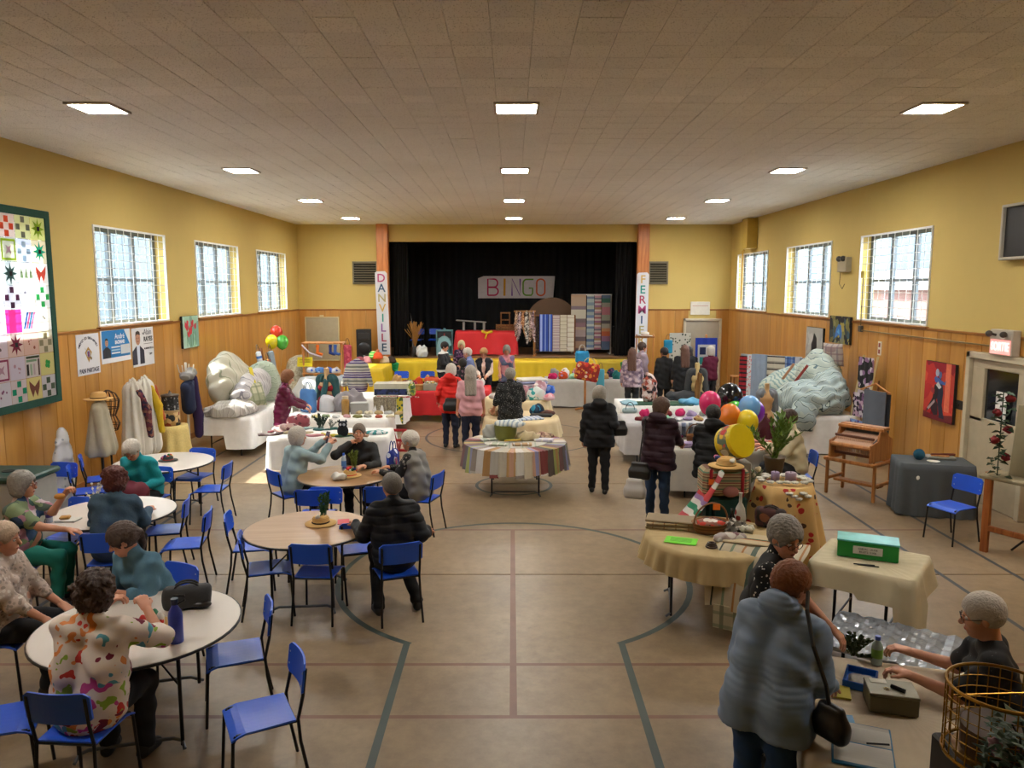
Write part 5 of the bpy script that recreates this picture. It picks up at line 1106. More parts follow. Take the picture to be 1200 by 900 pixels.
# posters on the left wall
def plate(name, label, cat, y0, y1, z0, z1, c, X=XL + .022, sgn=1, th=.008):
    t = thing(name, label, cat, (X, (y0 + y1) / 2, (z0 + z1) / 2)); M().bbox((0, 0, 0), (th, y1 - y0, z1 - z0), .002).obj('panel', mat(c, .5, var=.02), t); return t
def chx(t, poly, c, lvl=0, nm='print'): return chip(nm, poly, mat(c, .6, var=0), t, 'x+', .0045 + lvl * .0007, .001)
RL = (R(90), 0, R(90)); INK = mat('20263c', .6, var=0)
t = plate('charity_poster', 'white poster with a crest above the words PAIN PARTAGE', 'poster', 11.92, 12.58, 1.78, 2.43, 'd9dbe2')
text('PAIN PARTAGE', .098, INK, t, (.006, 0, -.26), RL, bold=.002, depth=.001, sx=.86)
sss = 'CHEVALIERS DE COLOMB'
for i, ch in enumerate(sss):
    a = R(150 - 120 * i / (len(sss) - 1)); text(ch, .06, INK, t, (.006, -.30 * math.cos(a) * -1 * -1, .01 + .26 * math.sin(a) - .01), (R(90), 0, R(90)), bold=.001, depth=.001).rotation_euler = (Matrix.Rotation(R(90), 4, 'Z') @ Matrix.Rotation(R(90), 4, 'X') @ Matrix.Rotation((a - R(90)) * .6, 4, 'Z')).to_euler()
chx(t, [(0, .12), (-.10, .03), (0, -.13), (.10, .03)], 'a8823a', 0); chx(t, disc((0, .01), .055, 14), 'c9cbd6', 1); chx(t, [(-.035, .05), (.035, .05), (.035, -.02), (0, -.06), (-.035, -.02)], '2a3f86', 2); chx(t, [(-.008, .04), (.008, .04), (.008, -.04), (-.008, -.04)], 'b02a2a', 3)
chx(t, [(-.1, .11), (-.07, .08), (.07, -.10), (.1, -.07)], '7a6a3a', 0)
def portrait(t, yc, zc, s, suit, bg, tie='d9dce4'):
    chx(t, [(yc - .62 * s, zc - 1.3 * s), (yc + .62 * s, zc - 1.3 * s), (yc + .6 * s, zc - .62 * s), (yc + .2 * s, zc - .38 * s), (yc - .2 * s, zc - .38 * s), (yc - .6 * s, zc - .62 * s)], suit, 2)
    chx(t, [(yc - .12 * s, zc - 1.3 * s), (yc + .12 * s, zc - 1.3 * s), (yc + .16 * s, zc - .36 * s), (yc - .16 * s, zc - .36 * s)], tie, 3)
    chx(t, disc((yc, zc), .25 * s, 14, 1.35), 'b98a70', 4); chx(t, [(yc - .25 * s, zc + .12 * s), (yc - .1 * s, zc + .22 * s), (yc + .25 * s, zc + .16 * s), (yc + .2 * s, zc + .33 * s), (yc, zc + .39 * s), (yc - .2 * s, zc + .33 * s)], '2a221e', 5)
    for sx in (-1, 1): chx(t, disc((yc + sx * .09 * s, zc + .02 * s), .028 * s, 6), '2a1c18', 5)
    chx(t, rect(yc - .09 * s, zc - .16 * s, yc + .09 * s, zc - .13 * s), '7a3a34', 5)
WI = mat('e8ecf2', .6, var=0)
t = plate('blue_poster', 'blue election-style poster with a smiling man at its left', 'poster', 12.64, 13.62, 1.90, 2.47, 'e2e4e8')
chx(t, rect(-.46, -.20, .46, .26), '1878b8', 0); chx(t, [(.28, .26), (.46, .26), (.46, .0)], 'cfd6dc', 1); portrait(t, -.32, .06, .20, '22242c', None, '22242c'); text('André', .13, WI, t, (.0075, .12, .15), RL, bold=.001, depth=.001); text('BACHAND', .085, WI, t, (.0075, .12, .05), RL, bold=.003, depth=.001, sx=.8)
for k in range(3): chx(t, rect(-.17, -.04 - k * .05, .12, -.015 - k * .05), ['d8dce0', '9ac0d8', 'd8dce0'][k], 1)
chx(t, rect(.14, -.16, .45, .0), 'c9ced2', 1)
t = plate('white_poster', 'white poster with a suited man and the name in bold black capitals', 'poster', 13.68, 14.50, 1.74, 2.44, 'dcdde0')
portrait(t, -.2, .16, .36, '2c2c3e', None, 'cfd8e8'); IK2 = mat('2a2c34', .6, var=0)
text('Alain', .15, mat('6a6c74', .6, var=0), t, (.0075, .18, .26), RL, depth=.001); text('RAYES', .12, IK2, t, (.0075, .19, .13), RL, bold=.004, depth=.001); chx(t, rect(.02, .045, .36, .052), '2a2c34', 1); text('ALAINRAYES.CA', .05, IK2, t, (.0075, .2, -.04), RL, bold=.001, depth=.001); text('T 819', .05, IK2, t, (.0075, .26, -.15), RL, bold=.001, depth=.001)
chx(t, disc((-.03 + .04, .24), .02, 8), '2a2c34', 1)
def canvas(name, label, X, y0, y1, z0, z1, m, sgn, th=.05):
    t = thing(name, label, 'painting', (X - sgn * th / 2, (y0 + y1) / 2, (z0 + z1) / 2)); M().bbox((0, 0, 0), (th, y1 - y0, z1 - z0), .004).obj('canvas', mat('1a1816', .8), t)
    M().box((-sgn * (th / 2 + .001), 0, 0), (.002, y1 - y0 - .004, z1 - z0 - .004)).obj('painted_face', m, t); return t
t = canvas('flower_painting', 'small painting of red tulips on pale green, on the left wall', XL + .02, 15.72, 16.5, 1.92, 2.58, blots('8ab0a0', ['9ac0a8', '7aa090', 'a8c8b8'], 4, .8), -1)
for yy, zz, r4 in ((-.2, .12, .10), (-.02, .02, .09), (.08, .16, .07), (-.12, -.05, .07), (.22, .1, .06)): chip('petal', [(yy - r4, zz), (yy - r4 * .8, zz + r4 * 1.2), (yy - r4 * .2, zz + r4 * .5), (yy + r4 * .2, zz + r4 * 1.3), (yy + r4 * .9, zz + r4), (yy + r4 * .7, zz - r4 * .6), (yy, zz - r4)], mat('c8283a', .6, var=.3, vscale=30), t, 'x+', .027, .002)
for yy in (-.2, -.02, .1, .22): chip('stem', [(yy - .01, -.3), (yy + .01, -.3), (yy + .015, 0), (yy, 0)], mat('4a7a3a', .6), t, 'x+', .0265, .002)
# right wall
def chr_(t, poly, c, off, nm='brushwork'): return chip(nm, poly, mat(c, .5, var=.25, vscale=25), t, 'x-', off, .0015)
t = canvas('dancer_painting', 'tall red painting of a dancing couple between the rug stands and the door', XR - .02, 11.85, 12.70, 1.03, 1.97, blots('b81e22', ['c8342a', 'a01420', 'd85038', '8a1020'], 3.2, .9, smooth=True, warp=2), 1)
O_ = .027
chr_(t, [(-.42, -.47), (.42, -.47), (.42, -.36), (.1, -.40), (-.42, -.33)], '6a0f1a', O_); chr_(t, rect(.1 - .42, -.3, .24 - .42, .47), 'd86a4a', O_)
# the couple (v = z, u = y; seen from inside, +y is left)
chr_(t, [(-.02, .26), (-.1, .14), (-.14, .0), (-.12, -.2), (-.2, -.42), (-.06, -.42), (.0, -.2), (.06, -.02), (.05, .16)], '1c2238', O_ + .0015); chr_(t, [(.12, .1), (.04, .12), (.0, -.05), (.08, -.2), (.34, -.38), (.3, -.3), (.16, -.12)], '1a1018', O_ + .002)
chr_(t, [(.08, -.12), (.0, -.2), (-.02, -.38), (.1, -.40), (.2, -.3)], '2a1420', O_ + .0022)
chr_(t, disc((.06, .3), .05, 10, 1.3), 'a8a8b8', O_ + .002); chr_(t, disc((-.03, .27), .045, 10, 1.3), '4a5a8a', O_ + .002); chr_(t, [(.14, .2), (.1, .24), (-.16, .16), (-.2, .2), (-.18, .12), (.1, .14)], '3a5aa0', O_ + .0028); chr_(t, [(.02, .16), (-.08, .08), (-.02, .04), (.08, .1)], 'c8c8c8', O_ + .003); chr_(t, [(.26, -.33), (.3, -.3), (.1, -.14), (.08, -.18)], 'b8a8a8', O_ + .003)
chr_(t, [(.2, .06), (.1, .02), (.12, -.06), (.22, -.02)], '8a1420', O_ + .003)
t = canvas('abstract_painting', 'small square dark painting with blue and yellow brushwork under the windows', XR - .02, 15.66, 16.66, 2.0, 2.57, blots('2a2a22', ['8a8a4a', '2a2a22', '3a5a6a', 'a89a4a', '1a1a1c'], 6, .8, smooth=True, warp=2), 1)
chr_(t, [(.2, -.18), (.15, .02), (.05, .12), (-.08, .1), (-.15, -.08), (-.1, -.2), (.0, -.1)], '2a6ab0', .027); chr_(t, [(.1, -.05), (.02, .03), (-.04, -.1)], '4a9ad0', .029)
t = canvas('grey_painting', 'tall pale grey painting of a dark standing horse figure on the right wall', XR - .02, 17.0, 17.95, 1.30, 2.27, blots('a8a8a4', ['b8b8b2', '9a9a98', 'a0a09a'], 4, .9, smooth=True, warp=2), 1)
chr_(t, [(-.05, .32), (-.14, .25), (-.16, .05), (-.12, -.1), (-.14, -.42), (-.07, -.42), (-.03, -.12), (.04, -.14), (.08, -.42), (.14, -.42), (.13, -.08), (.16, .1), (.08, .2), (.02, .36)], '1e1e20', .027)
# exit sign
t = thing('exit_sign', 'grey exit box with glowing red letters SORTIE above the glazed door', 'sign', (XR - .09, 10.68, 2.40)); M().bbox((0, 0, 0), (.12, .50, .36), .01).obj('housing', mat('b8b0a4', .5), t)
M().box((-.062, 0, -.06), (.006, .44, .2)).obj('red_panel', _m := (lambda m: (setattr(m[2].inputs['Emission Strength'], 'default_value', .32), setattr(m[2].inputs['Emission Color'], 'default_value', (1, .05, .05, 1)), m[0])[2])(_new('red_glow')), t)
EL = _new('letter_glow'); EL[2].inputs['Emission Color'].default_value = (1, .45, .4, 1); EL[2].inputs['Emission Strength'].default_value = .75
text('SORTIE', .17, EL[0], t, (-.067, 0, -.06), (R(90), 0, R(-90)), depth=.001, bold=.003, sx=.72)
for sy in (-1, 1): q = M(); q.tube([(-.06, sy * .1, .1), (-.12, sy * .14, .12)], .018); q.ell((-.13, sy * .16, .12), (.05, .045, .045), 12, 8); q.obj('spotlight', mat('4a4642', .35, metal=.5), t, True)
def wallbox(name, label, cat, y, z, dy, dz, c, th=.05, parts=True, X=XR):
    t = thing(name, label, cat, (X - th / 2, y, z)); M().bbox((0, 0, 0), (th, dy, dz), .008).obj('housing', mat(c, .5), t); return t
t = wallbox('light_switch', 'small black switch plate beside the door frame', 'switch', 11.76, 1.36, .18, .14, '15130f', .015, X=XR - .018); M().box((-.012, 0, 0), (.01, .02, .04)).obj('toggle', DARK, t)
t = wallbox('electrical_outlet', 'small cream socket high on the panelling above the rug stand', 'outlet', 14.44, 2.03, .13, .26, 'd8cfc0', .012, X=XR - .018); [M().box((-.008, 0, dz), (.006, .06, .08)).obj('socket_face', mat('8a3028', .5), t) for dz in (-.06, .06)]
t = wallbox('emergency_light', 'grey emergency light box between the first two right windows', 'light', 16.1, 3.64, .42, .30, 'a89f86', .12); [M().ell((-.08, sy * .1, .12), (.06, .06, .06), 12, 8).obj('spotlight', mat('3a3834', .3), t, True) for sy in (-1, 1)]; M().tube([(0, .18, -.15), (0, .2, -.4), (0, .05, -.5), (0, -.05, -.4)], .006).obj('cord', mat('3a3426', .6), t)
t = wallbox('speaker_grille', 'framed black loudspeaker panel high at the right edge', 'speaker', 10.4, 3.92, 1.0, .72, '141416', .08); f = M(); [f.bbox((-.03, sy * .5, 0), (.12, .04, .76)) for sy in (-1, 1)]; [f.bbox((-.03, 0, sz * .36), (.12, 1.0, .04)) for sz in (-1, 1)]; f.obj('frame', mat('b8b2a4', .5), t)
t = wallbox('duct_box', 'tall yellow painted duct box in the far right corner by the ceiling', 'duct', 22.3, 4.7, .5, .84, 'b89a40', .3, X=XR - .01); M().tube([(0, .5, -.45), (-.0, .62, -.45), (0, .62, -1.9)], .03).obj('pipe', mat('b08a30', .6), t)
t = thing('wall_conduit', 'thin metal conduit running along the right wall above the panelling', 'pipe', (XR - .06, 0, 0)); M().tube([(0, 11.0, 2.33), (0, 15.2, 2.33), (0, 15.2, 2.42), (0, 15.2, 3.4)], .012).obj('pipe', mat('7a6a4a', .4, metal=.5), t); M().bbox((0, 15.2, 2.36), (.06, .12, .12)).obj('junction_box', mat('5a5a58', .4, metal=.6), t); M().bbox((0, 15.2, 3.42), (.06, .14, .14)).obj('junction_box', mat('c0a850', .6), t)
t = thing('small_plaque', 'white plaque with a faint red line above the end wall door', 'sign', (6.0, YB - .03, 2.52)); M().bbox((0, 0, 0), (.62, .03, .42)).obj('panel', mat('cfc8b8', .6), t); M().box((0, -.02, .08), (.5, .006, .012)).obj('print', mat('a05048', .6), t)
# ================================================================ STALLS
LIN = WHITE; GREYC = mat('b4b1aa', .85, name='grey_white_cloth')
def cc(*c): return [C(x) for x in c]
# chairs under the seated people
for x, y, dg, who in ((-4.73, 9.74, 172, 'under the person in teal'), (-4.02, 7.46, 8, 'under the person in the slate denim jacket'), (-4.9, 7.36, -78, 'under the person in the tropical print shirt'), (-4.0, 5.72, -82, 'under the person in the lace cardigan'),
                      (-2.95, 6.13, 155, 'under the person in the denim shirt'), (-2.66, 4.5, -4, 'under the person in the floral blouse, backrest towards the camera'), (-2.93, 9.97, -48, 'under the person holding the phone'),
                      (-2.10, 10.52, 182, 'under the man in the black jacket'), (-1.19, 9.75, 72, 'under the person in the grey waistcoat'), (-1.12, 7.15, 20, 'under the man in the black puffer jacket'), (4.15, 11.0, 84, 'under the person in the cream jacket'), (2.88, 4.2, 66, 'behind the cash table, under the seated cashier')):
    chair(x, y, dg, who)
# ---------------- small builders
def hat(x, y, z, r, m, label, band=None, flowers=0, name='straw_hat', tilt=0, seed=1):
    t = thing(name, label, 'hat', (x, y, z)); t.rotation_euler = (tilt, 0, 0)
    M().lathe([(0, 0), (r, .006), (r * 1.005, .012), (r * .6, .018), (r * .55, .02), (r * .53, r * .42), (r * .46, r * .52), (r * .3, r * .56), (0, r * .57)], 28).obj('brim_and_crown', m, t, True)
    if band: M().lathe([(r * .55, .02), (r * .572, .024), (r * .56, r * .2), (r * .54, r * .2)], 28).obj('hat_band', mat(band, .7), t, True)
    rr = random.Random(seed)
    for i in range(flowers):
        a = rr.uniform(0, 6.28); q = r * rr.uniform(.2, .62); c = rr.choice(['c8281e', 'e8c81e', '2a7a3a', 'd86a8a', 'e0dcd4', '2a3a7a']); zz = r * rr.uniform(.3, .9)
        f = M(); f.ell((q * math.cos(a), q * math.sin(a), zz), (r * .17, r * .17, r * .12), 9, 6, noise=.12, seed=i); f.obj('flower', mat(c, .7), t, True)
    return t
def bottle(x, y, z, h, r, c, cap, label, label_c=None, name='water_bottle', clear=False):
    t = thing(name, label, 'bottle', (x, y, z))
    M().lathe([(0, 0), (r * .95, 0), (r, .008), (r, h * .62), (r * .9, h * .7), (r * .42, h * .84), (r * .42, h * .88), (0, h * .88)], 18).obj('bottle_body', mat(c, .1 if clear else .35, spec=.8), t, True)
    M().lathe([(0, h * .87), (r * .5, h * .87), (r * .5, h), (0, h)], 14).obj('cap', mat(cap, .4), t)
    if label_c: M().lathe([(r * 1.01, h * .25), (r * 1.02, h * .26), (r * 1.02, h * .55), (r * 1.01, h * .56)], 18).obj('wrapper', mat(label_c, .5), t, True)
    return t
def basket(x, y, z, r, h, label, handle=True, m=None, sx=1, fill=None, rz=0):
    m = m or stripes([(0, '8a5c30'), (.5, '6a4422')], .03, 2, name='wicker'); t = thing('basket', label, 'basket', (x, y, z), rz)
    M().lathe([(0, 0), (r * .8, 0), (r * .92, h * .3), (r, h), (r * 1.04, h * 1.02), (r * .96, h), (r * .86, h * .3), (0, .02)], 24, sx=sx).obj('basket_body', m, t, True)
    if handle: M().tube([(r * sx * math.cos(a), 0, h + r * 1.25 * math.sin(a)) for a in [math.pi * i / 12 for i in range(13)]], .009, 6).obj('handle', mat('7a5028', .7), t)
    if fill: q = M(); q.ell((0, 0, h * .85), (r * .82 * sx, r * .8, h * .4), 14, 8, noise=.06, seed=3); q.obj('contents', fill, t, True)
    return t
def fold(x, y, z, w, d, h, rz, m, label, group, n=1, name='folded_cloth', cat='cloth'):
    t = thing(name, label, cat, (x, y, z), R(rz), group)
    for i in range(n):
        q = M(); hh = h / n; a = random.uniform(-.06, .06)
        q.bbox((random.uniform(-.008, .008), random.uniform(-.008, .008), hh * (i + .5)), (w, d, hh * .96), hh * .35, a)
        q.obj('fold', m if not isinstance(m, list) else m[i % len(m)], t)
    return t
def bagthing(x, y, z, w, d, h, rz, m, label, handles='2a221e', name='tote_bag', strap=.2):
    t = thing(name, label, 'bag', (x, y, z), R(rz)); F = Field(.014); F.box((0, 0, h * .45), (w * .5, d * .5, h * .45), d * .3).box((0, 0, h * .7), (w * .46, d * .3, h * .3), d * .2, .05)
    F.post.append(lambda F_, X, Y, Z: F_ + .004 * np.sin(X * 40) * np.sin(Z * 30)); F.post.append(lambda F_, X, Y, Z: np.maximum(F_, -Z + .001)); np_obj('bag_body', [F.build()], m, t)
    for sy in (-1, 1): M().tube([(w * .26 * math.cos(a), sy * d * .2, h * .86 + strap * math.sin(a)) for a in [math.pi * i / 10 for i in range(11)]], .008, 6).obj('handle', mat(handles, .7), t)
    return t
def bust(x, y, z, h, label, body='c8a878', wrap=None, wrap2=None, stand=0, rz=0, name='mannequin_bust', long=False):
    t = thing(name, label, 'mannequin', (x, y, z), R(rz)); s_ = h / .75
    F = Field(.016); F.cap((-.06 * s_, 0, .08 * s_), (.06 * s_, 0, .08 * s_), .10 * s_, None, .05).cap((-.04 * s_, 0, .27 * s_), (.04 * s_, 0, .27 * s_), .075 * s_, None, .08).cap((-.06 * s_, .01, .42 * s_), (.06 * s_, .01, .42 * s_), .085 * s_, None, .08).cap((-.13 * s_, 0, .52 * s_), (.13 * s_, 0, .52 * s_), .045 * s_, None, .08).cap((0, 0, .5 * s_), (0, .01, .70 * s_), .05 * s_, .045 * s_, .05)
    F.post.append(lambda F_, X, Y, Z: np.maximum(F_, Z - .72 * s_)); np_obj('torso', [F.build()], mat(body, .6, name='mannequin_linen'), t)
    if wrap:
        F = Field(.016); F.cap((-.09 * s_, 0, .53 * s_), (.09 * s_, 0, .53 * s_), .085 * s_, None, .06)
        for sx in (-1, 1): F.cap((sx * .12 * s_, 0, .5 * s_), (sx * (.17 if not long else .14) * s_, 0, (.22 if not long else -.1) * s_), .075 * s_, .06 * s_, .05)
        F.cap((0, -.06 * s_, .5 * s_), (0, -.13 * s_, (.15 if not long else 0) * s_), .08 * s_, .05 * s_, .06); p_ = random.uniform(0, 6)
        F.post.append(lambda F_, X, Y, Z: F_ + .012 * np.sin(np.arctan2(Y, X) * 11 + Z * 9 + p_)); F.ell((0, .12 * s_, .62 * s_), (.05 * s_, .1 * s_, .2 * s_), None, .03, True); np_obj('shawl', [F.build()], wrap, t)
    if wrap2: F = Field(.014); F.cap((-.03, .12 * s_, .5 * s_), (.02, .19 * s_, 0.02), .05, .075, .04); F.post.append(lambda F_, X, Y, Z: F_ + .012 * np.sin(X * 90)); np_obj('scarf', [F.build()], wrap2, t)
    if stand: M().tube([(0, 0, .02), (0, 0, -stand + .03)], .018).obj('pole', DARK, t); [M().tube([(0, 0, -stand + .2), (.28 * math.cos(a), .28 * math.sin(a), -stand + .012)], .012).obj('leg', DARK, t) for a in (.5, 2.6, 4.7)]
    return t
def beanie(x, y, z, r, m, label, pom=None, group='knitted hats'):
    t = thing('knitted_hat', label, 'hat', (x, y, z), 0, group); M().lathe([(r, 0), (r * 1.08, .01), (r * 1.06, r * .4), (r * .98, r * .45), (r * .9, r * .95), (r * .5, r * 1.35), (0, r * 1.45)], 18, wob=lambda a, i: .03 * math.sin(a * 9)).obj('hat_body', m, t, True)
    if pom: q = M(); q.ell((0, 0, r * 1.6), (r * .35,) * 3, 10, 7, noise=.08); q.obj('pompom', pom, t, True)
    return t
def sock(x, y, z, m, m2, label, rz=0, hang=True):
    t = thing('knitted_sock', label, 'sock', (x, y, z), R(rz), 'knitted socks'); t.rotation_euler = (R(-8 if hang else -80), 0, R(rz)); F = Field(.01)
    F.cap((0, 0, 0), (0, 0, -.15), .036, .034, .02).cap((0, 0, -.17), (.09, 0, -.20), .034, .032, .03); np_obj('leg_and_foot', [F.build()], m, t)
    q = M(); q.ell((.10, 0, -.20), (.036, .036, .034), 10, 7); q.obj('toe', m2, t, True); M().lathe([(.037, -.03), (.041, -.028), (.041, .03), (.037, .036), (0, .034)], 14).obj('cuff', m2, t, True); return t
def jar(x, y, z, r, h, c, lid, label):
    t = thing('jar', label, 'jar', (x, y, z)); M().lathe([(0, 0), (r, 0), (r, h * .75), (r * .8, h * .88), (0, h * .88)], 14).obj('jar_body', mat(c, .2, var=.3, vscale=40), t, True); M().lathe([(0, h * .86), (r * .85, h * .86), (r * .85, h), (0, h)], 14).obj('lid', mat(lid, .4), t); return t
def box_(x, y, z, w, d, h, rz, m, label, name='box', cat='box', lid=None):
    t = thing(name, label, cat, (x, y, z), R(rz)); M().bbox((0, 0, h / 2), (w, d, h), .006).obj('box_body', m, t)
    if lid: M().bbox((0, 0, h + .008), (w + .012, d + .012, .016), .004).obj('lid', lid, t)
    return t
def balloon(x, y, z, r, c, label, group, tail=(0, 0, -.8)):
    t = thing('balloon', label, 'balloon', (x, y, z), 0, group); q = M(); q.ell((0, 0, 0), (r, r, r * 1.14), 20, 14)
    q.v = [(a, b, c_ - (.10 * r * (1 - (a * a + b * b) / r / r) if c_ < -r * .7 else 0)) for a, b, c_ in q.v]; q.obj('balloon_skin', mat(c, .12, var=0, spec=.7), t, True)
    M().lathe([(.0, -r * 1.16), (.02, -r * 1.3), (0, -r * 1.28)], 8).obj('knot', mat(c, .2, var=0), t); M().tube([(0, 0, -r * 1.25), (tail[0] * .4, tail[1] * .4, -r * 1.25 + (tail[2] + r) * .4), tail], .003, 4).obj('string', mat('c8c0a8', .6), t); return t
def leafy(x, y, z, n, ln, m, label, spread=1.0, w=.012, pot=None, name='potted_plant', seed=0, droop=.25, flowers=None):
    t = thing(name, label, 'plant', (x, y, z)); rr = random.Random(seed)
    if pot: M().lathe([(0, 0), (.09, 0), (.12, .2), (.13, .22), (.11, .2), (0, .18)], 18).obj('pot', pot, t, True)
    z0 = .2 if pot else 0
    for i in range(min(n, 18)):
        q = M(); a = rr.uniform(0, 6.28); tl = rr.uniform(.1, .9) * spread; L_ = ln * rr.uniform(.7, 1); tip = Vector((math.cos(a) * math.sin(tl) * L_, math.sin(a) * math.sin(tl) * L_, z0 + math.cos(tl) * L_)); base = Vector((rr.uniform(-.03, .03), rr.uniform(-.03, .03), z0))
        md = (base + tip) / 2 + Vector((0, 0, droop * L_ * .4)); q.tube([base, md, tip], [.006, .005, .002], 5)
        for k in range(15):
            f = .2 + .8 * k / 15; p = base * (1 - f) ** 2 + md * 2 * f * (1 - f) + tip * f * f; b = rr.uniform(0, 6.28); d = (Vector((math.cos(b), math.sin(b), .5)) + (tip - base).normalized()).normalized(); s_ = d.cross(Vector((0, 0, 1))).normalized() * w; ll = L_ * rr.uniform(.16, .26)
            up = s_.cross(d).normalized() * w * .35
            q.add([p, p + d * ll * .5 + s_ + up, p + d * ll, p + d * ll * .5 - s_ + up, p + d * ll * .5 - up], [(0, 1, 4), (1, 2, 4), (2, 3, 4), (3, 0, 4)])
        q.obj('stem', m, t)
    if flowers:
        for i in range(flowers[1]):
            a = rr.uniform(0, 6.28); q = M(); q.ell((math.cos(a) * ln * .5 * rr.random(), math.sin(a) * ln * .5 * rr.random(), z0 + ln * rr.uniform(.3, .9)), (.035, .035, .028), 8, 6, noise=.15, seed=i); q.obj('flower', flowers[0], t, True)
    return t
STRAW = stripes([(0, 'cfa868'), (.5, 'b98f50')], .012, 2, name='straw'); KN = lambda c: mat(c, .95, bump=.5, bscale=150, name='knit')
# ---------------- cafe tables: centrepieces and what people left
hx = G(376, 614, .74); hat(hx[0], hx[1], .74, .16, STRAW, 'straw hat with dark band and flowers, centrepiece of the nearer brown table', '1a1412', 5, seed=3)
leafy(hx[0] + .03, hx[1], .80, 5, .28, mat('2a5a34', .6), 'green sprig standing in the straw hat', .4, .02, name='green_sprig', seed=2)
M_ = fold(hx[0] + .22, hx[1] + .06, .742, .12, .17, .006, 15, mat('c03a4a', .5), 'red menu card leaning by the straw hat', None, name='menu_card', cat='card')
hx = G(410, 558, .74); hat(hx[0], hx[1], .74, .15, STRAW, 'straw hat overflowing with red and blue ribbons on the farther brown table', 'c8281e', 14, seed=5); leafy(hx[0] + .05, hx[1], .82, 5, .24, mat('6a7a2a', .6), 'yellow-green sprig rising from the ribboned hat', .5, .02, name='green_sprig', seed=5)
g = G(402, 552, .74); bottle(g[0], g[1] + .06, .74, .23, .033, 'b8c8d8', '3a6ad8', 'clear water bottle with blue cap by the ribboned hat', '4a7ab8', clear=True)
heap('napkin_bundle', 'crumpled white napkin beside the ribboned hat', 'napkin', G(396, 562, .742), (.12, .1, .09), mat('cfcdc8', .7), 21, .15, .012)
g = G(207, 752, .74); t = bottle(g[0], g[1], .74, .31, .048, '16309a', '0c1a3c', 'tall royal blue metal flask on the nearest white table', name='blue_flask'); M().tube([(.02, 0, .27), (.07, 0, .30), (.07, 0, .33), (.0, 0, .33)], .008).obj('carry_loop', DARK, t)
bagthing(*G(220, 712, .74)[:2], .742, .34, .12, .17, 20, mat('35373a', .6, bump=.8, bscale=250, name='woven_grey'), 'grey woven handbag lying on the nearest white table', '1a1a1c', 'handbag', .06)
g = G(236, 712, .74); t = thing('sunglasses_case', 'small black case at the right edge of the nearest white table', 'case', g); q = M(); q.ell((0, 0, .03), (.08, .05, .03), 14, 8); q.obj('case_body', mat('0e0e10', .3), t, True)
g = G(178, 735, .74); t = thing('centrepiece_plate', 'round wooden plate of bright baubles on the nearest white table', 'plate', g); M().lathe([(0, 0), (.11, 0), (.14, .02), (.13, .022), (0, .012)], 24).obj('plate', mat('b8904a', .4), t, True)
for i in range(9): q = M(); a = i * .8; q.ell((.06 * math.cos(a), .06 * math.sin(a), .045), (.03, .03, .03 + .02 * (i % 3)), 9, 7); q.obj('bauble', mat(['c8281e', 'e0c02a', '2a7a5a', 'd8d4cc', '1f3a8a'][i % 5], .4), t, True)
bottle(*G(97, 738, .74)[:2], .74, .2, .034, 'b8c0c8', 'cfd2d6', 'clear bottle on the nearest white table by the floral blouse', clear=True)
g = G(58, 612, .74); bottle(g[0], g[1], .74, .22, .033, 'b0bccc', 'd8dce0', 'water bottle with purple wrapper on the middle white table', '3a2a7a', clear=True)
g = G(80, 610, .74); t = thing('snack_tray', 'clear tray of sandwich on the middle white table', 'tray', g); M().bbox((0, 0, .01), (.22, .16, .02)).obj('tray_body', mat('c8c8c4', .3), t); M().bbox((-.03, 0, .035), (.1, .08, .03), .01, .3).obj('sandwich', mat('b88a4a', .8), t)
g = G(112, 598, .74); t = thing('blossom_vase', 'small golden vase of white blossom twigs on the middle white table', 'vase', g); M().lathe([(0, 0), (.04, 0), (.05, .05), (.03, .1), (0, .08)], 14).obj('vase', mat('a88a3a', .3, metal=.5), t, True)
rr = random.Random(3)
for i in range(6):
    a = rr.uniform(0, 6.28); q = M(); tp = (.08 * math.cos(a), .08 * math.sin(a), rr.uniform(.2, .34)); q.tube([(0, 0, .08), tp], .003, 4); [q.ell((tp[0] * f, tp[1] * f, .08 + (tp[2] - .08) * f), (.014, .014, .012), 6, 4) for f in (.5, .75, 1)]; q.obj('twig', mat('d8d4c0', .7), t)
g = G(197, 540, .74); hat(g[0], g[1], .74, .13, mat('2a2a26', .7), 'dark hat heaped with red flowers on the far white table', 'c8281e', 10, seed=8, name='flowered_hat')
heap('burgundy_bag', 'burgundy fabric bag on the lap of the person in teal', 'bag', (-4.70, 9.34, .55), (.24, .17, .2), mat('5c1024', .8), 30, .1, .016)
# phone
t = thing('phone', 'smartphone in a dark red case held up by the person in pale blue', 'phone', (-2.53, 10.33, 1.10), R(-48)); M().bbox((0, 0, .03), (.09, .012, .16), .004, Matrix.Rotation(R(-20), 3, 'X')).obj('case', mat('3a1420', .4), t); M().box((0, -.008, .03), (.075, .002, .13), Matrix.Rotation(R(-20), 3, 'X')).obj('screen', mat('6a6a80', .2, var=.5, vscale=30), t)
# bun held at left
t = thing('bread_roll', 'half-eaten bread roll held by the person with red glasses', 'food', (-4.45, 7.36, 1.12)); q = M(); q.ell((0, 0, 0), (.05, .04, .03), 12, 8, noise=.04); q.obj('crust', mat('b8823a', .8), t, True)
# ---------------- left wall stalls
bx = thing('lidded_bin', 'white plastic bin with a dark green lid against the left wall', 'bin', (-6.0, 8.95, 0)); M().bbox((0, 0, .46), (.80, .62, .92), .03).obj('bin_body', mat('a8aaa8', .4), bx); M().bbox((0, 0, .95), (.86, .68, .07), .02).obj('lid', mat('16403c', .4), bx); M().lathe([(.05, .985), (.07, .99), (.07, .995), (0, .995)], 14).obj('lid_hole', mat('0c1a1a', .6), bx)
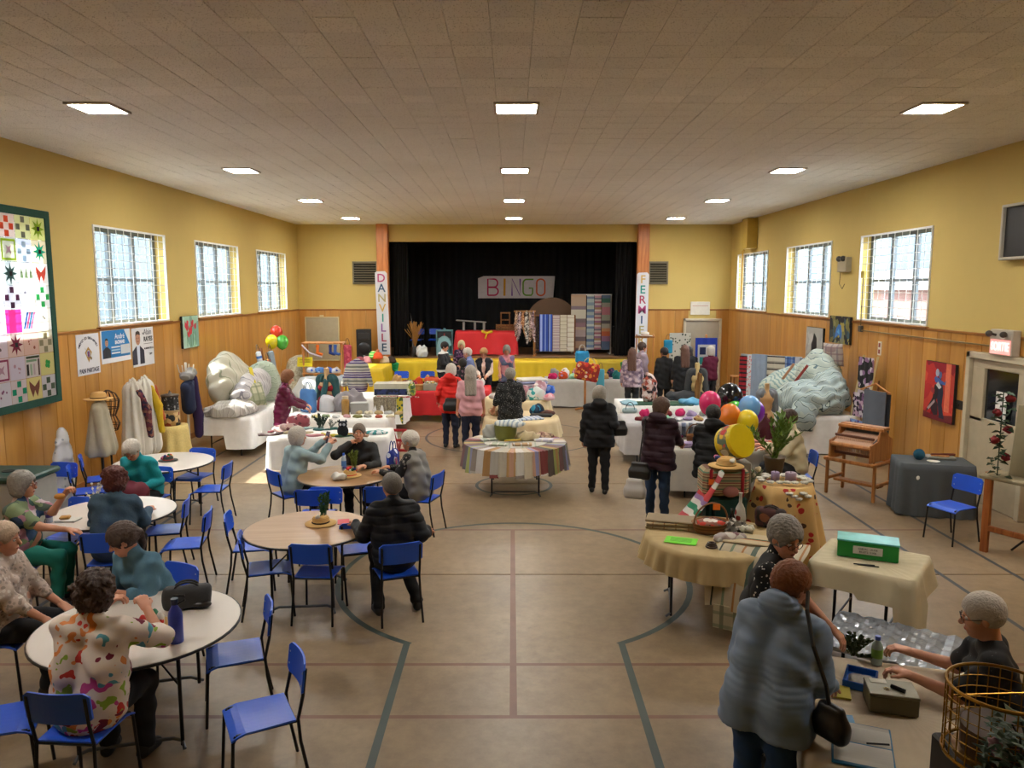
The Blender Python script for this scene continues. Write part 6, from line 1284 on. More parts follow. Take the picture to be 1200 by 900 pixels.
# beige coat on a stand with a straw hat
t = thing('coat_stand', 'beige wool coat on a dress stand by the left wall', 'mannequin', (-6.12, 11.25, 0), R(-70)); M().tube([(0, 0, .02), (0, 0, 1.5)], .02).obj('pole', DARK, t); [M().tube([(0, 0, .2), (.26 * math.cos(a), .26 * math.sin(a), .012)], .012).obj('leg', DARK, t) for a in (.5, 2.6, 4.7)]
F = Field(.018); F.cap((-.1, 0, 1.42), (.1, 0, 1.42), .09, None, .05)
for sx in (-1, 1): F.cap((sx * .06, 0, 1.3), (sx * .13, 0, .78), .12, .19, .06).cap((sx * .19, 0, 1.38), (sx * .27, .02, .86), .065, .05, .03)
F.post.append(lambda F_, X, Y, Z: F_ + .034 * (1.52 - Z) * np.sin(np.arctan2(Y, X) * 9 + 1 + 1.5 * Z)); F.post.append(lambda F_, X, Y, Z: np.maximum(F_, .70 - Z)); np_obj('coat', [F.build()], mat('a39a84', .9, name='beige_wool'), t)
hat(-6.12, 11.25, 1.52, .20, STRAW, 'straw hat with a tan band on top of the beige coat stand', '8a6a3a')
heap('wrapped_bundle', 'bundle in crinkled white printed paper standing left of the beige coat', 'bundle', (-6.45, 10.75, .01), (.16, .2, 1.25), blots('c4c4c6', ['c4c4c6', '8a9098', 'c4c4c6'], 16, .3), 45, .1, .02)
t = thing('wicker_figure', 'dark open wicker dress form beside the beige coat', 'mannequin', (-6.3, 11.85, 0)); WK = mat('3a2818', .7)
for k in range(14):
    a = k * 2 * math.pi / 14; M().tube([(r_ * math.cos(a), .8 * r_ * math.sin(a), z_) for r_, z_ in ((.12, .95), (.16, 1.05), (.10, 1.18), (.15, 1.3), (.17, 1.42), (.12, 1.52), (.02, 1.58))], .006, 5).obj('cane', WK, t)
[M().tube([(r_ * math.cos(a), .8 * r_ * math.sin(a), z_) for a in [k * .45 for k in range(14)]], .006, 5, closed=True).obj('hoop', WK, t) for r_, z_ in ((.12, .95), (.16, 1.05), (.10, 1.18), (.15, 1.3), (.17, 1.42))]
M().tube([(0, 0, 0), (0, 0, .97)], .016).obj('pole', DARK, t); M().lathe([(0, 0), (.16, 0), (.15, .03), (0, .04)], 18).obj('base', DARK, t)
# draped shawls
for k, (yy, c, m2) in enumerate(((12.35, 'cfc9bd', KN('7a3a3a')), (12.75, 'd6d2c8', mat('c8a81c', .8)))):
    t = thing('shawl_stand', ['cream shawl stand hung with a patterned brown scarf by the left wall', 'white shawl stand hung with yellow and rust scarves by the left wall'][k], 'stand', (-6.15, yy, 0)); M().tube([(0, 0, 0), (0, 0, 1.66)], .018).obj('pole', DARK, t)
    F = Field(.02); F.cap((0, 0, 1.66), (0, 0, 1.5), .04, .09, .04).cap((0, -.0, 1.5), (0, -.12, .5), .12, .15, .06).cap((0, 0, 1.5), (.02, .12, .5), .12, .15, .06); F.post.append(lambda F_, X, Y, Z: F_ + .028 * np.sin(np.arctan2(Y, X) * 9 + Z * 2)); np_obj('shawl', [F.build()], mat(c, .85, name='wool_shawl'), t)
    F = Field(.018); F.cap((.12, -.05 + k * .04, 1.5), (.2, .02, 1.2), .04, .06, .03).cap((.2, .02, 1.2), (.2, .10, .75), .06, .045, .03); F.post.append(lambda F_, X, Y, Z: F_ + .01 * np.sin(Y * 90)); np_obj('scarf', [F.build()], [blots('5a3030', ['2a1a3a', '8a5a4a', '6a2a3a'], 20, .7), m2][k], t)
    if k: F = Field(.018); F.cap((.1, .16, 1.5), (.18, .2, .95), .03, .05, .03); np_obj('scarf', [F.build()], mat('a84a2a', .85), t)
# yellow lace stand with round boxes
g = (-6.05, 13.45); cloth_round(g[0], g[1], .27, mat('d4be7a', .9, var=.2, vscale=40, bump=.6, bscale=60, name='yellow_lace'), 'small stand under the yellow lace cloth', 'yellow lace cloth over a small round stand by the left wall', drop=.66, h=.74, amp=.03, waves=9, flare=.06, seed=3)
t = thing('floral_tin', 'round tin with tan and black floral band on the yellow lace stand', 'tin', (g[0], g[1], .744)); M().lathe([(0, 0), (.15, 0), (.15, .24), (0, .24)], 24).obj('tin_body', blots('a88a5a', ['1a1a1a', '8a3a2a', 'c8a878'], 12, .6), t, True); M().lathe([(0, .24), (.155, .24), (.155, .27), (0, .275)], 24).obj('lid', mat('b89a6a', .5), t)
t = thing('dark_tin', 'dark patterned tin with a small finial stacked on the floral tin', 'tin', (g[0], g[1], 1.02)); M().lathe([(0, 0), (.15, 0), (.15, .24), (0, .24)], 8).obj('tin_body', blots('1f1e20', ['8a8a88', '3a3a3a'], 26, .4), t); M().lathe([(0, .24), (.155, .24), (.15, .27), (.03, .29), (.012, .33), (0, .35)], 16).obj('lid', mat('3a2a1a', .4), t, True)
# coat tree with navy tops
t = thing('coat_tree', 'white coat tree hung with a navy top, purple scarf and grey hats', 'stand', (-6.0, 14.05, 0)); WP = mat('c8c4b8', .5); M().tube([(0, 0, 0), (0, 0, 1.8)], .024).obj('pole', WP, t); M().lathe([(0, 0), (.2, 0), (.18, .03), (0, .04)], 18).obj('base', WP, t)
[M().tube([(0, 0, 1.55), (.12 * math.cos(a), .12 * math.sin(a), 1.62), (.15 * math.cos(a), .15 * math.sin(a), 1.76)], .010, 6).obj('hook', WP, t) for a in (0, 1.57, 3.14, 4.71)]
F = Field(.018); F.cap((.08, -.22, 1.35), (.08, .02, 1.42), .08, .07, .04).cap((.08, -.16, 1.35), (.08, -.12, .98), .12, .12, .05); F.post.append(lambda F_, X, Y, Z: F_ + .01 * np.sin(Y * 50)); np_obj('navy_top', [F.build()], mat('1a2440', .9), t)
F = Field(.018); F.cap((.12, .08, 1.5), (.15, .1, .8), .05, .08, .04).cap((.15, .1, .8), (.15, .1, .45), .08, .07, .04); F.post.append(lambda F_, X, Y, Z: F_ + .012 * np.sin(Y * 70)); np_obj('purple_scarf', [F.build()], mat('2e1e48', .9), t)
F = Field(.016); F.ell((.05, -.08, 1.56), (.12, .14, .08)).ell((.05, .1, 1.60), (.1, .1, .1)); F.post.append(lambda F_, X, Y, Z: F_ + .012 * np.sin(Y * 50 + Z * 30)); np_obj('grey_hat', [F.build()], mat('8a8884', .9), t)
# bedding pile
cloth_table(-5.42, 15.6, 1.0, 2.7, 0, LIN, 'long trestle holding the left bedding pile, its end legs showing', 'white cloth on the trestle under the left pile of blankets', drop=.58, amp=.014, waves=16, seed=21, droop=lambda x, y, d: d if x > 0 or y > 0 else d * .55)
def blanket(name, label, loc, prims, m, k, amp, seed, h=.022):
    F = Field(h); p = random.Random(seed); a, b, c, d_ = [p.uniform(0, 6) for _ in range(4)]
    for q in prims: F.ell(*q, k=.3)
    def fn(F_, X, Y, Z): return F_ + amp * .38 * np.sin(k * 2.6 * (Y * .8 + Z * .7) + a + 2.2 * np.sin(k * .45 * (X - Z) + b) + .8 * np.sin(k * 1.3 * (X + Y))) + amp * .45 * np.sin(k * 1.7 * (X + .5 * Z) + c + np.sin(k * .5 * Y + d_))
    F.post.append(fn); F.post.append(lambda F_, X, Y, Z: np.maximum(F_, -Z + .003)); o = np_obj(name, [F.build()], m, None); o.location = loc; return tag(o, label, 'blanket', 'piled blankets')
BX, BY = -5.5, 15.6
blanket('blanket', 'cream striped blanket heaped highest on the left bedding pile', (BX, BY, .75), [((-.15, -.2, .45), (.38, .75, .48)), ((-.25, -.35, .8), (.22, .36, .32)), ((-.1, .3, .3), (.4, .7, .35))], stripes([(0, 'b8b4a0'), (.55, '8a8e78'), (.66, 'bcb8a6')], .16, 1, warp=.25), 7, .03, 2)
blanket('blanket', 'grey and white striped quilt folded over the front of the left pile', (BX, BY, .75), [((.22, -.3, .34), (.26, .7, .32)), ((.2, .1, .5), (.22, .4, .22))], stripes([(0, 'b4b0b0'), (.5, '7a7880'), (.62, 'c0bcba')], .10, 1, warp=.3), 8, .03, 3)
blanket('blanket', 'pale green blanket sliding down the far side of the left pile', (BX, BY, .75), [((.15, .75, .45), (.30, .55, .42)), ((.2, 1.0, .2), (.22, .3, .2))], stripes([(0, '9aa692'), (.7, '7c8a78'), (.8, 'a4ae9c')], .12, 2, warp=.3), 7, .025, 4)
blanket('blanket', 'crumpled striped sheet lying at the near end of the left pile', (BX, BY, .75), [((.2, -.9, .10), (.24, .45, .13)), ((.0, -1.1, .08), (.3, .25, .1))], stripes([(0, 'b0aca4'), (.6, '84807c'), (.7, 'b8b4ac')], .08, 0, warp=.3), 12, .025, 5)
t = thing('plaid_cushion', 'cream cushion with green plaid on the front of the left bedding pile', 'cushion', (BX + .42, BY - .62, 1.08), R(60)); q = M(); q.grid(lambda u, v: 0, 0, 0) if 0 else None
def cushion(t, w, h, d, m, rot):
    q = M(); n = 12
    for s_ in (-1, 1):
        vs = [];
        for j in range(n + 1):
            for i in range(n + 1):
                u, v = i / n * 2 - 1, j / n * 2 - 1; b = (1 - u ** 4) * (1 - v ** 4); vs.append(rot @ Vector((u * w / 2 * (1 - .06 * (1 - v * v)), s_ * d / 2 * b ** .5, v * h / 2 * (1 - .06 * (1 - u * u)))))
        fs = [(j * (n + 1) + i, j * (n + 1) + i + 1, (j + 1) * (n + 1) + i + 1, (j + 1) * (n + 1) + i) for j in range(n) for i in range(n)]
        q.add(vs, fs if s_ < 0 else [tuple(reversed(f)) for f in fs])
    return q.obj('cover', m, t, True)
cushion(t, .50, .5, .2, plaid('b8b498', '5a6a4a', '6a7458', .14), Matrix.Rotation(-.35, 3, 'X'))
t = thing('yellow_ruler', 'yellow cloth strip lying across the left bedding pile', 'cloth', (BX + .32, BY - .38, 1.43), R(-60)); t.name = 'yellow_cloth_strip'; M().bbox((0, 0, 0), (.45, .07, .02), .006, Matrix.Rotation(.7, 3, 'Y')).obj('strip', mat('c8b42a', .8), t)
# racks of bags beyond
t = thing('easel_rack', 'slim wooden easel hung with bags beyond the left bedding pile', 'easel', (-5.95, 18.15, 0)); W3 = wood('7a4a24', '9a6434')
[M().tube([(.1, sy * .32, 0), (0, sy * .06, 1.75)], .022, 6).obj('leg', W3, t) for sy in (-1, 1)]; M().tube([(-.45, 0, 0), (0, 0, 1.7)], .02, 6).obj('leg', W3, t); [M().bbox((.06, 0, z_), (.04, .6, .04)).obj('crossbar', W3, t) for z_ in (.55, 1.0, 1.4)]
def flatbag(x, y, z, w, h, m, label, lean=.15, rz=0):
    t = thing('hanging_bag', label, 'bag', (x, y, z), R(rz), 'bags on the left easel'); q = M(); R3 = Matrix.Rotation(R(90), 3, 'Z') @ Matrix.Rotation(-lean, 3, 'X')
    vs = []; q.bbox((0, 0, -h / 2), (w, .06, h), .025, None); q.v = [tuple(R3 @ Vector(v)) for v in q.v]; q.obj('bag_body', m, t); q = M(); q.tube([R3 @ Vector((w * .25 * math.cos(a), 0, .16 * math.sin(a))) for a in [math.pi * i / 8 for i in range(9)]], .008, 5); q.obj('handle', mat('5a4a3a', .7), t); return t
flatbag(-5.80, 17.5, 1.72, .26, .72, stripes([(0, '8aa4c8'), (.3, 'd0d4d8'), (.6, '3a6ab0'), (.75, 'c8ccd0')], .4, 2), 'narrow blue and white printed panel hanging highest on the left easel')
flatbag(-5.75, 18.0, 1.5, .30, .5, blots('7a2020', ['c8a02a', '2a1a1a', 'b83a2a'], 14, .7), 'dark red and yellow patchwork bag on the left easel'); flatbag(-5.80, 18.38, 1.66, .34, .62, mat('7a8890', .85), 'plain grey blue tote hanging on the left easel')
flatbag(-5.62, 17.9, 1.12, .55, .42, blots('c4c6c0', ['6a9ac8', 'c8c8c0', 'c89a6a'], 6, .5), 'white towel with blue border on the left easel'); flatbag(-5.55, 17.8, .75, .4, .52, blots('8a7a7a', ['6a3a3a', '9a9a98', '3a4a3a', 'b8b0a8'], 14, .8), 'mottled mauve bag low on the left easel'); flatbag(-5.52, 18.3, .8, .42, .6, mat('c0b890', .85), 'cream yellow tote low on the left easel')
t = thing('small_stool', 'small brown wooden stool below the left easel', 'stool', (-5.35, 17.9, 0)); M().bbox((0, 0, .36), (.26, .26, .03)).obj('seat', W3, t); [M().bbox((sx * .1, sy * .1, .17), (.035, .035, .35)).obj('leg', W3, t) for sx in (-1, 1) for sy in (-1, 1)]
for i, (yy, c) in enumerate(((16.95, '6a7a6a'), (17.15, '8a8478'), (17.3, '7a6a6a'))): flatbag(-5.98, yy, 1.35 - i * .03, .2, .72, stripes([(0, c), (.5, 'a8a294'), (.6, c)], .07, 1), ['green striped', 'beige striped', 'mauve striped'][i] + ' woven mat hanging at the far end of the bedding pile', .3)
flatbag(-5.45, 16.95, .8, .34, .55, stripes([(0, '6ab0a8'), (.55, 'c84a6a'), (.62, 'd0d0c8'), (.7, 'c84a6a'), (.78, '8ac0b8')], .5, 2), 'mint bag with pink stripes at the far corner of the bedding trestle', .05)
# balloons and white chest
for x, y, z, c, l in ((-5.95, 19.4, 2.05, 'd8402a', 'red balloon, topmost of the three by the left wall'), (-5.98, 19.1, 1.84, 'd8c81c', 'yellow balloon of the three by the left wall'), (-5.75, 19.2, 1.82, '4aa83a', 'green balloon of the three by the left wall')): balloon(x, y, z, .155, c, l, 'left wall balloons', (-.1, 0, -.9))
blanket('blanket', 'cream crocheted blanket draped over a chair below the left balloons', (-5.5, 19.6, 0), [((0, .1, .9), (.35, .4, .55)), ((0, 0, .4), (.4, .45, .45))], blots('b4ae98', ['a8a28c', 'bcb6a0', '9a947e'], 24, .7), 9, .02, 6)
heap('white_heap', 'big white sheet bundled on the floor behind the maroon coat', 'sheet', (-4.9, 19.0, .0), (.62, .5, 1.0), mat('c4c6c4', .8), 41, .06, .03); bpy.data.objects['white_heap'].name = 'bundled_sheet'
t = thing('price_sign', 'bright yellow card sign on the cream crocheted blanket', 'sign', (-5.2, 19.2, 1.32)); M().bbox((0, 0, 0), (.38, .01, .24), .003, Matrix.Rotation(-.2, 3, 'X')).obj('card', mat('d8c400', .6, var=0), t); [M().box((0, -.012 + k * .0, .05 - k * .05), (.26, .004, .012), Matrix.Rotation(-.2, 3, 'X')).obj('print', mat('5a4a10', .6), t) for k in range(3)]
# wooden shelf with blue and white slippers
t = thing('display_shelf', 'light wooden shelf unit with blue knitwear, far left before the yellow table', 'shelf', (-4.75, 19.4, 0)); W4 = wood('a86a34', 'cf8f50', name='pine')
[M().bbox((sx * .48, sy * .2, .9), (.05, .05, 1.8)).obj('post', W4, t) for sx in (-1, 1) for sy in (-1, 1)]; [M().bbox((0, 0, z_), (1.05, .5, .03)).obj('shelf_board', W4, t) for z_ in (.45, 1.02, 1.79)]; M().tube([(-.5, -.26, 1.75), (-.3, -.28, 1.55), (0, -.28, 1.45)], .02).obj('white_sash', mat('c8c0cc', .8), t)
for i, (dx, c, l) in enumerate(((-.3, 'c8ccd4', 'white and blue'), (-.1, '5a8ac8', 'light blue'), (.12, '2a4a9a', 'royal blue'), (.33, 'ccd0d6', 'white'))): heap('knitted_item', f'{l} knitted bundle on the middle board of the pine shelf', 'knitwear', (-4.75 + dx, 19.28, 1.037), (.13, .15, .14), blots(c, [c, 'd0d4dc', '3a5ab0'], 14, .5), 50 + i, .12, .016)
for dx, c, l in ((-.1, 'd86a1a', 'orange mitten hanging in the pine shelf'), (.22, '20306a', 'navy slipper hanging in the pine shelf'), (.34, '3a5a9a', 'blue slipper hanging in the pine shelf')): sock(-4.75 + dx, 19.12, 1.72, KN(c), KN(c), l)
flatbag(-4.12, 19.2, 1.75, .2, .75, blots('b04050', ['c85a68', 'a03048'], 14, .6), 'rosy red scarf hanging on the right post of the pine shelf', .02, -90)
# ---------------- left centre tables I, J, K
def mid(a, b): return (a + b) / 2
TI = cloth_table(-3.02, 12.72, 1.95, .85, 2, LIN, 'nearest trestle of the left stalls', 'white cloth on the nearest of the three left centre tables', drop=.50, amp=.022, waves=14, flare=.05, seed=31)
TJ = cloth_table(-3.3, 14.5, 1.95, .85, 0, LIN, 'second trestle of the left stalls', 'white cloth on the middle of the three left centre tables', drop=.62, amp=.02, waves=14, flare=.05, seed=32)
TK = cloth_table(-3.55, 17.3, 2.3, 1.1, 0, LIN, 'third trestle of the left stalls', 'white cloth on the farthest of the three left centre tables', drop=.55, amp=.02, waves=14, flare=.05, seed=33)
t = thing('crochet_throw', 'taupe crocheted throw hanging over the corner of the farthest white table', 'throw', (-2.8, 16.72, .76)); panel(t, 'throw_cloth', .5, .66, blots('8f8672', ['847a68', 'a0967e', '7a705c'], 40, .6), 0, 0, -.64, ripple=.02, nw=3); M().bbox((0, .2, .005), (.5, .4, .016), .005).obj('top_fold', blots('8f8672', ['847a68', 'a0967e', '7a705c'], 40, .6), t)
t = thing('yellow_green_scarf', 'yellow scarf with green leaf blocks over the table corner', 'scarf', (-2.47, 16.71, .76)); panel(t, 'scarf_cloth', .14, .6, blots('c8b83a', ['3a5a3a', 'c8b83a'], 18, .6), 0, 0, -.58, ripple=.01, nw=1)
heap('silver_pouch', 'shiny pale silver fabric pouch on the farthest white table', 'pouch', G(405, 452, .75), (.33, .16, .26), mat('9aa2a6', .35), 61, .12, .02)
t = box_(-2.75, 17.5, .745, .78, .45, .26, 2, mat('b8b4a0', .8), 'cream cardboard box with navy front on the farthest white table'); M().box((0, -.232, .07), (.76, .008, .14)).obj('navy_front', blots('1c2444', ['2a3460', '14182c'], 14, .7), t)
heap('green_knit', 'yellow and green chevron knit standing by the cream box', 'knitwear', (-2.28, 17.2, .745), (.12, .12, .34), blots('9aa03a', ['4a6a3a', 'c8c0a0', '9aa03a'], 18, .8), 62, .1, .02)
t = thing('red_braid', 'red and white braided trim along the edge of the farthest white table', 'trim', (0, 0, 0)); M().tube([(-3.0 + .12 * i, 16.85 + .05 * math.sin(i * 2.2), .765) for i in range(9)], .018, 6).obj('braid', blots('a81c2a', ['d8c8c8', 'a81c2a'], 30, .5), t)
fold(-4.0, 16.95, .745, .3, .22, .08, 8, mat('b8b098', .8), 'cream folded cloth at the left of the farthest white table', None, 2)
# mannequins with shawls
bust(-3.98, 16.4, .55, .95, 'mannequin bust in a dark teal shawl over red beside the maroon coat', 'c8a070', mat('234a4c', .85), mat('2a5456', .85), .55, 170)
o = bpy.data.objects[[n for n in bpy.data.objects.keys() if bpy.data.objects[n].get('label', '').startswith('mannequin bust in a dark teal')][0]]; F = Field(.018); F.cap((-.1, .02, .5), (.1, .02, .5), .10, None, .06).cap((-.08, .02, .15), (.08, .02, .15), .13, None, .06); np_obj('red_top', [F.build()], mat('9a1424', .85), o)
heap('red_cloth', 'dark red cloth bundle under the teal shawl mannequin', 'cloth', (-3.95, 16.2, .745 - .2), (.24, .2, .34), mat('7a1020', .85), 63, .1, .02)
bust(-3.72, 18.4, .76, .72, 'headless mannequin wearing a grey to purple striped jumper', '3a302a', None, None, .76, 170)
F = Field(.02); [F.cap((sx * .1, 0, 1.3), (sx * .1, 0, .8), .13, .14, .06).cap((sx * .2, 0, 1.3), (sx * .33, -.06, .86), .075, .06, .04) for sx in (-1, 1)]; F.cap((0, 0, 1.32), (0, 0, 1.42), .09, .075, .03); F.post.append(lambda F_, X, Y, Z: F_ + .006 * np.sin(Z * 60)); o = np_obj('striped_jumper', [F.build()], stripes([(0, '3a2a5a'), (.1, 'a8a0a8'), (.16, '3a2a5a'), (.26, '9a949a'), (.34, '4a3a5a'), (.42, 'a8a49c'), (.5, '6a6468'), (.6, 'a09c90'), (.72, '5a5a54'), (.84, '98948a')], .34, 2), None); o.location = (-3.72, 18.38, .0); tag(o, 'grey and purple banded knitted jumper worn by the headless mannequin', 'jumper')
# table J: denim bag, grey bags, jars, basket of skeins
bagthing(-3.98, 14.85, .745, .36, .12, .46, -30, mat('3f6ca0', .85, var=.1), 'light blue denim bag leaning on the middle left centre table', '2f4a70')
heap('grey_bag', 'soft grey cloth bag slumped behind the glass jar', 'bag', (-3.2, 14.95, .745), (.34, .2, .42), mat('8a8488', .85), 64, .08, .02)
heap('white_knit', 'white knitted cloth below the teal shawl', 'knitwear', (-3.62, 14.95, .745), (.22, .16, .34), mat('c0c0c4', .9), 65, .08, .02)
g = G(412, 483, .75); jar(*G(405, 486, .745)[:2], .745, .075, .36, 'a07838', 'b8a888', 'tall jar of amber beads on the middle left centre table'); jar(*G(396, 482, .745)[:2], .745, .055, .24, '8aa0a0', '1f8a78', 'glass bottle with a teal stopper on the middle left centre table')
box_(-2.95, 14.72, .745, .34, .2, .2, 6, mat('9a9a98', .7), 'grey lidded box behind the amber bead jar', lid=mat('a8a8a4', .7))
rr = random.Random(9)
jnames = [('pale yellow', 'c8be8a'), ('sage green', '8a9a7a'), ('white', 'c8c8c4'), ('dusty pink', 'b88a8a'), ('olive', '7a7a4a'), ('stone grey', '9a968c'), ('coral', 'b8604a'), ('cream', 'd0c8ac')]
for i in range(8): heap('yarn_skein', f'{jnames[i][0]} yarn skein on the middle left centre table, front row', 'yarn', (-3.7 + .2 * i, 14.2 + .05 * (i % 2), .745), (.09, .07, .06), KN(jnames[i][1]), 70 + i, .12, .013, 'yarn skeins')
for i in range(5): heap('lace_doily', f'{["beige", "ivory", "tan", "light grey", "straw"][i]} crocheted doily bunch at the back of the middle left centre table', 'doily', (-2.95 + .19 * i, 14.62, .745), (.09, .09, .07), KN(['b8a880', 'd0c8b0', 'a08a60', 'a8a8a4', 'c0a870'][i]), 80 + i, .15, .013, 'doilies')
# table I: cat cushion, scarves, red sign
t = thing('cat_cushion', 'dark blue owl-faced cushion with ears on the nearest left centre table', 'cushion', G(402, 512, .745)); t.scale = (.62, .62, .62); CK = mat('14161f', .9, bump=.4); q = M(); q.ell((0, 0, .16), (.15, .09, .17), 18, 12); q.ell((0, 0, .33), (.12, .08, .10), 16, 10); q.obj('cushion_body', CK, t, True)
for sx in (-1, 1): q = M(); q.lathe([(.045, 0), (.02, .05), (0, .09)], 8, (sx * .09, 0, .39)); q.obj('ear', CK, t); q = M(); q.ell((sx * .045, -.075, .34), (.035, .015, .035), 12, 8); q.obj('eye_patch', mat('b8b8c0', .8), t, True)
def scarf(x, y, z, L_, w, ang, m, label, seed=0, group='scarves on the left centre table'):
    t = thing('scarf', label, 'scarf', (x, y, z), R(ang), group); q = M(); rr_ = random.Random(seed); p = [rr_.uniform(0, 6) for _ in range(3)]
    q.tube([((i / 8 - .5) * L_, .05 * math.sin(i * .9 + p[0]), .022 + .008 * math.sin(i * 2 + p[1])) for i in range(9)], [w * (.7 + .3 * math.sin(i * 1.3 + p[2])) for i in range(9)], 9); q.v = [(a, b, max(.002, c_ * .6)) for a, b, c_ in q.v]; q.obj('scarf_cloth', m, t, True); return t
for i, (px, py, c, l, an) in enumerate(((330, 505, '6a2a34', 'burgundy', 40), (345, 500, 'a8787a', 'dusty pink', 55), (350, 508, 'b8a88a', 'tan', 10), (368, 511, 'c4848a', 'rose', 0), (392, 511, 'c0b03a', 'yellow green', -6), (408, 512, '3a5a4a', 'dark green', -12), (420, 510, 'b0866a', 'peach brown', -30), (436, 508, '8a6a5a', 'chestnut', -20), (320, 510, '4a3a3a', 'dark brown', 30), (385, 504, '2f5a58', 'teal', 5), (362, 503, '8aa0a0', 'grey green', 20))):
    g = G(px, py, .745); scarf(g[0], g[1], .745, .46, .055, an, blots(c, [c, 'b0a8a0'], 22, .25), l + ' scarf laid on the nearest left centre table', i)
for i, (px, py, c, l) in enumerate(((352, 494, '8a4048', 'rose brown'), (338, 500, 'a88a84', 'pinkish grey'))): heap('shawl', f'{l} shawl heaped at the left of the nearest left centre table', 'shawl', G(px, py + 6, .745), (.24, .14, .24 - .1 * i), blots(c, [c, 'b8a0a0', '5a2a34'], 14, .5), 90 + i, .12, .018)
leafy(*G(375, 503, .745)[:2], .745, 9, .26, mat('1a3428', .6), 'dark bonsai-like ornament on the nearest left centre table', .9, .02, name='ornament_tree', seed=7); leafy(*G(388, 503, .745)[:2], .745, 6, .2, mat('6a7068', .5), 'silvery wire tree ornament on the nearest left centre table', .9, .012, name='ornament_tree', seed=8)
t = thing('red_stand_sign', 'red fretwork frame hanging on the white cloth behind the man in black', 'sign', (-2.25, 13.98, .36)); REDP = mat('a81c22', .6); [M().bbox((sx * .29, 0, 0), (.04, .03, .40)).obj('side_bar', REDP, t) for sx in (-1, 1)]; [M().bbox((0, 0, sz * .19), (.62, .03, .05)).obj('cross_bar', REDP, t) for sz in (-1, 0, 1)]; [M().bbox((-.2 + .1 * k, 0, 0), (.05, .02, .34), .004, Matrix.Rotation(.3 * (-1) ** k, 3, 'Y')).obj('fret', mat('b85a5a', .6), t) for k in range(5)]
bagthing(-1.93, 12.2, .14, .34, .12, .42, 80, blots('1a2a7a', ['1a2a7a', 'd0d4e0', '2a4ab0'], 9, .5), 'blue and white tote hanging at the right end of the nearest white table', '1a2a7a'); t = thing('rainbow_ribbons', 'multicoloured ribbons hanging below the blue tote', 'ribbon', (-1.86, 12.05, .1)); [M().tube([(0, .02 * k, .35), (.02, .02 * k + .01, .15), (0, .025 * k, 0)], .01, 5).obj('ribbon', mat(c, .6), t) for k, c in enumerate(('c84a8a', '3a8ac8', '4ac88a', 'c8a02a', '6a3ab0', 'd84a3a'))]
heap('folded_shawl', 'teal and white cloth folded at the right end of the nearest table', 'cloth', (-2.2, 12.6, .745), (.22, .14, .07), blots('3a8a8a', ['c8d0d0', '3a8a8a', '2a5a8a'], 10, .6), 95, .1, .016)
# left knit hats before the speaker
for i, (px, py, c, l) in enumerate(((416, 420, '8a4a5a', 'plum'), (423, 428, 'd89aa8', 'pale pink'), (427, 414, '3ac83a', 'lime green striped'), (434, 418, 'c8502a', 'orange'), (438, 426, 'c8b8a0', 'cream'), (432, 430, '3a2a20', 'dark brown'))):
    beanie(-4.55 + .18 * i, 22.9 + .12 * (i % 3), .93 + (.14 if i in (2, 3) else 0), .14, KN(c) if i != 2 else stripes([(0, '2fb83a'), (.5, 'b8d88a')], .07, 2), l + ' knitted hat on the bright yellow table left of the stage', KN('c87a5a') if i == 3 else None)
# ---------------- red-skirted table and its goods
cloth_table(-1.78, 18.6, 2.5, 1.1, 0, REDC, 'trestle under the red skirt', 'glossy red cloth on the long table in front of the stage', drop=.58, amp=.012, waves=20, seed=41)
cols_ = [('cream', 'b8b4a0'), ('burgundy', '6a1020'), ('orange', 'c84a1a'), ('magenta', 'b81a5a'), ('navy', '1f2a4a'), ('white', 'd0d0d0'), ('mint', '8ac0a0'), ('grey', '8a8a88'), ('lilac', '9a8ab0'), ('tan', 'b0905a'), ('teal', '1f6a6a'), ('dusty rose', 'b07a80'), ('brown', '5a3a28'), ('sky blue', '7aa4c8')]
ordn = ['first', 'second', 'third', 'fourth', 'fifth', 'sixth', 'seventh', 'eighth', 'ninth', 'tenth', 'eleventh', 'twelfth']
def row(prefix, kind, n, x0, x1, y, z, r, seed, where, group, mk='heap', jit=.03, pat=True, cat='cloth'):
    rr_ = random.Random(seed)
    for i in range(n):
        f = (i + .5) / n; nm_, c = rr_.choice(cols_); xx_ = x0 + (x1 - x0) * f; yy_ = y + rr_.uniform(-jit, jit)
        m = blots(c, [c, rr_.choice(cols_)[1], c], rr_.choice([12, 20, 30]), .4) if pat and i % 2 else KN(c)
        lb = f'{nm_} {kind}, {ordn[i]} from the left {where}'
        sz = (r[0] * rr_.uniform(.8, 1.15), r[1] * rr_.uniform(.8, 1.1), r[2] * rr_.uniform(.7, 1.3))
        if mk == 'heap': heap(prefix, lb, cat, (xx_, yy_, z), sz, m, seed * 31 + i, .13, .018, group)
        elif mk == 'fold': fold(xx_, yy_, z, sz[0] * 2, sz[1] * 2, sz[2], rr_.uniform(-8, 8), [m, KN(rr_.choice(cols_)[1])], lb, group, 3, prefix, cat)
        elif mk == 'hat': beanie(xx_, yy_, z, sz[0], m, lb, None, group)
for i, (x, c, l) in enumerate(((-2.85, 'a89a84', 'beige'), (-2.5, 'b0a490', 'light taupe'), (-1.95, '9a9484', 'grey beige'), (-1.5, 'a8a08c', 'stone'))): t = box_(x, 18.2, .745, .32, .28, .16, 0, mat(c, .8), f'{l} open display box on the red table', 'display_box'); heap('felt_pieces', f'small felt pieces filling the {l} display box', 'felt', (x, 18.2, .90), (.13, .11, .06), blots(c, ['c8c0b0', '8a2a3a', '4a6a4a', 'c8a040'], 30, .6), 120 + i, .1, .014)
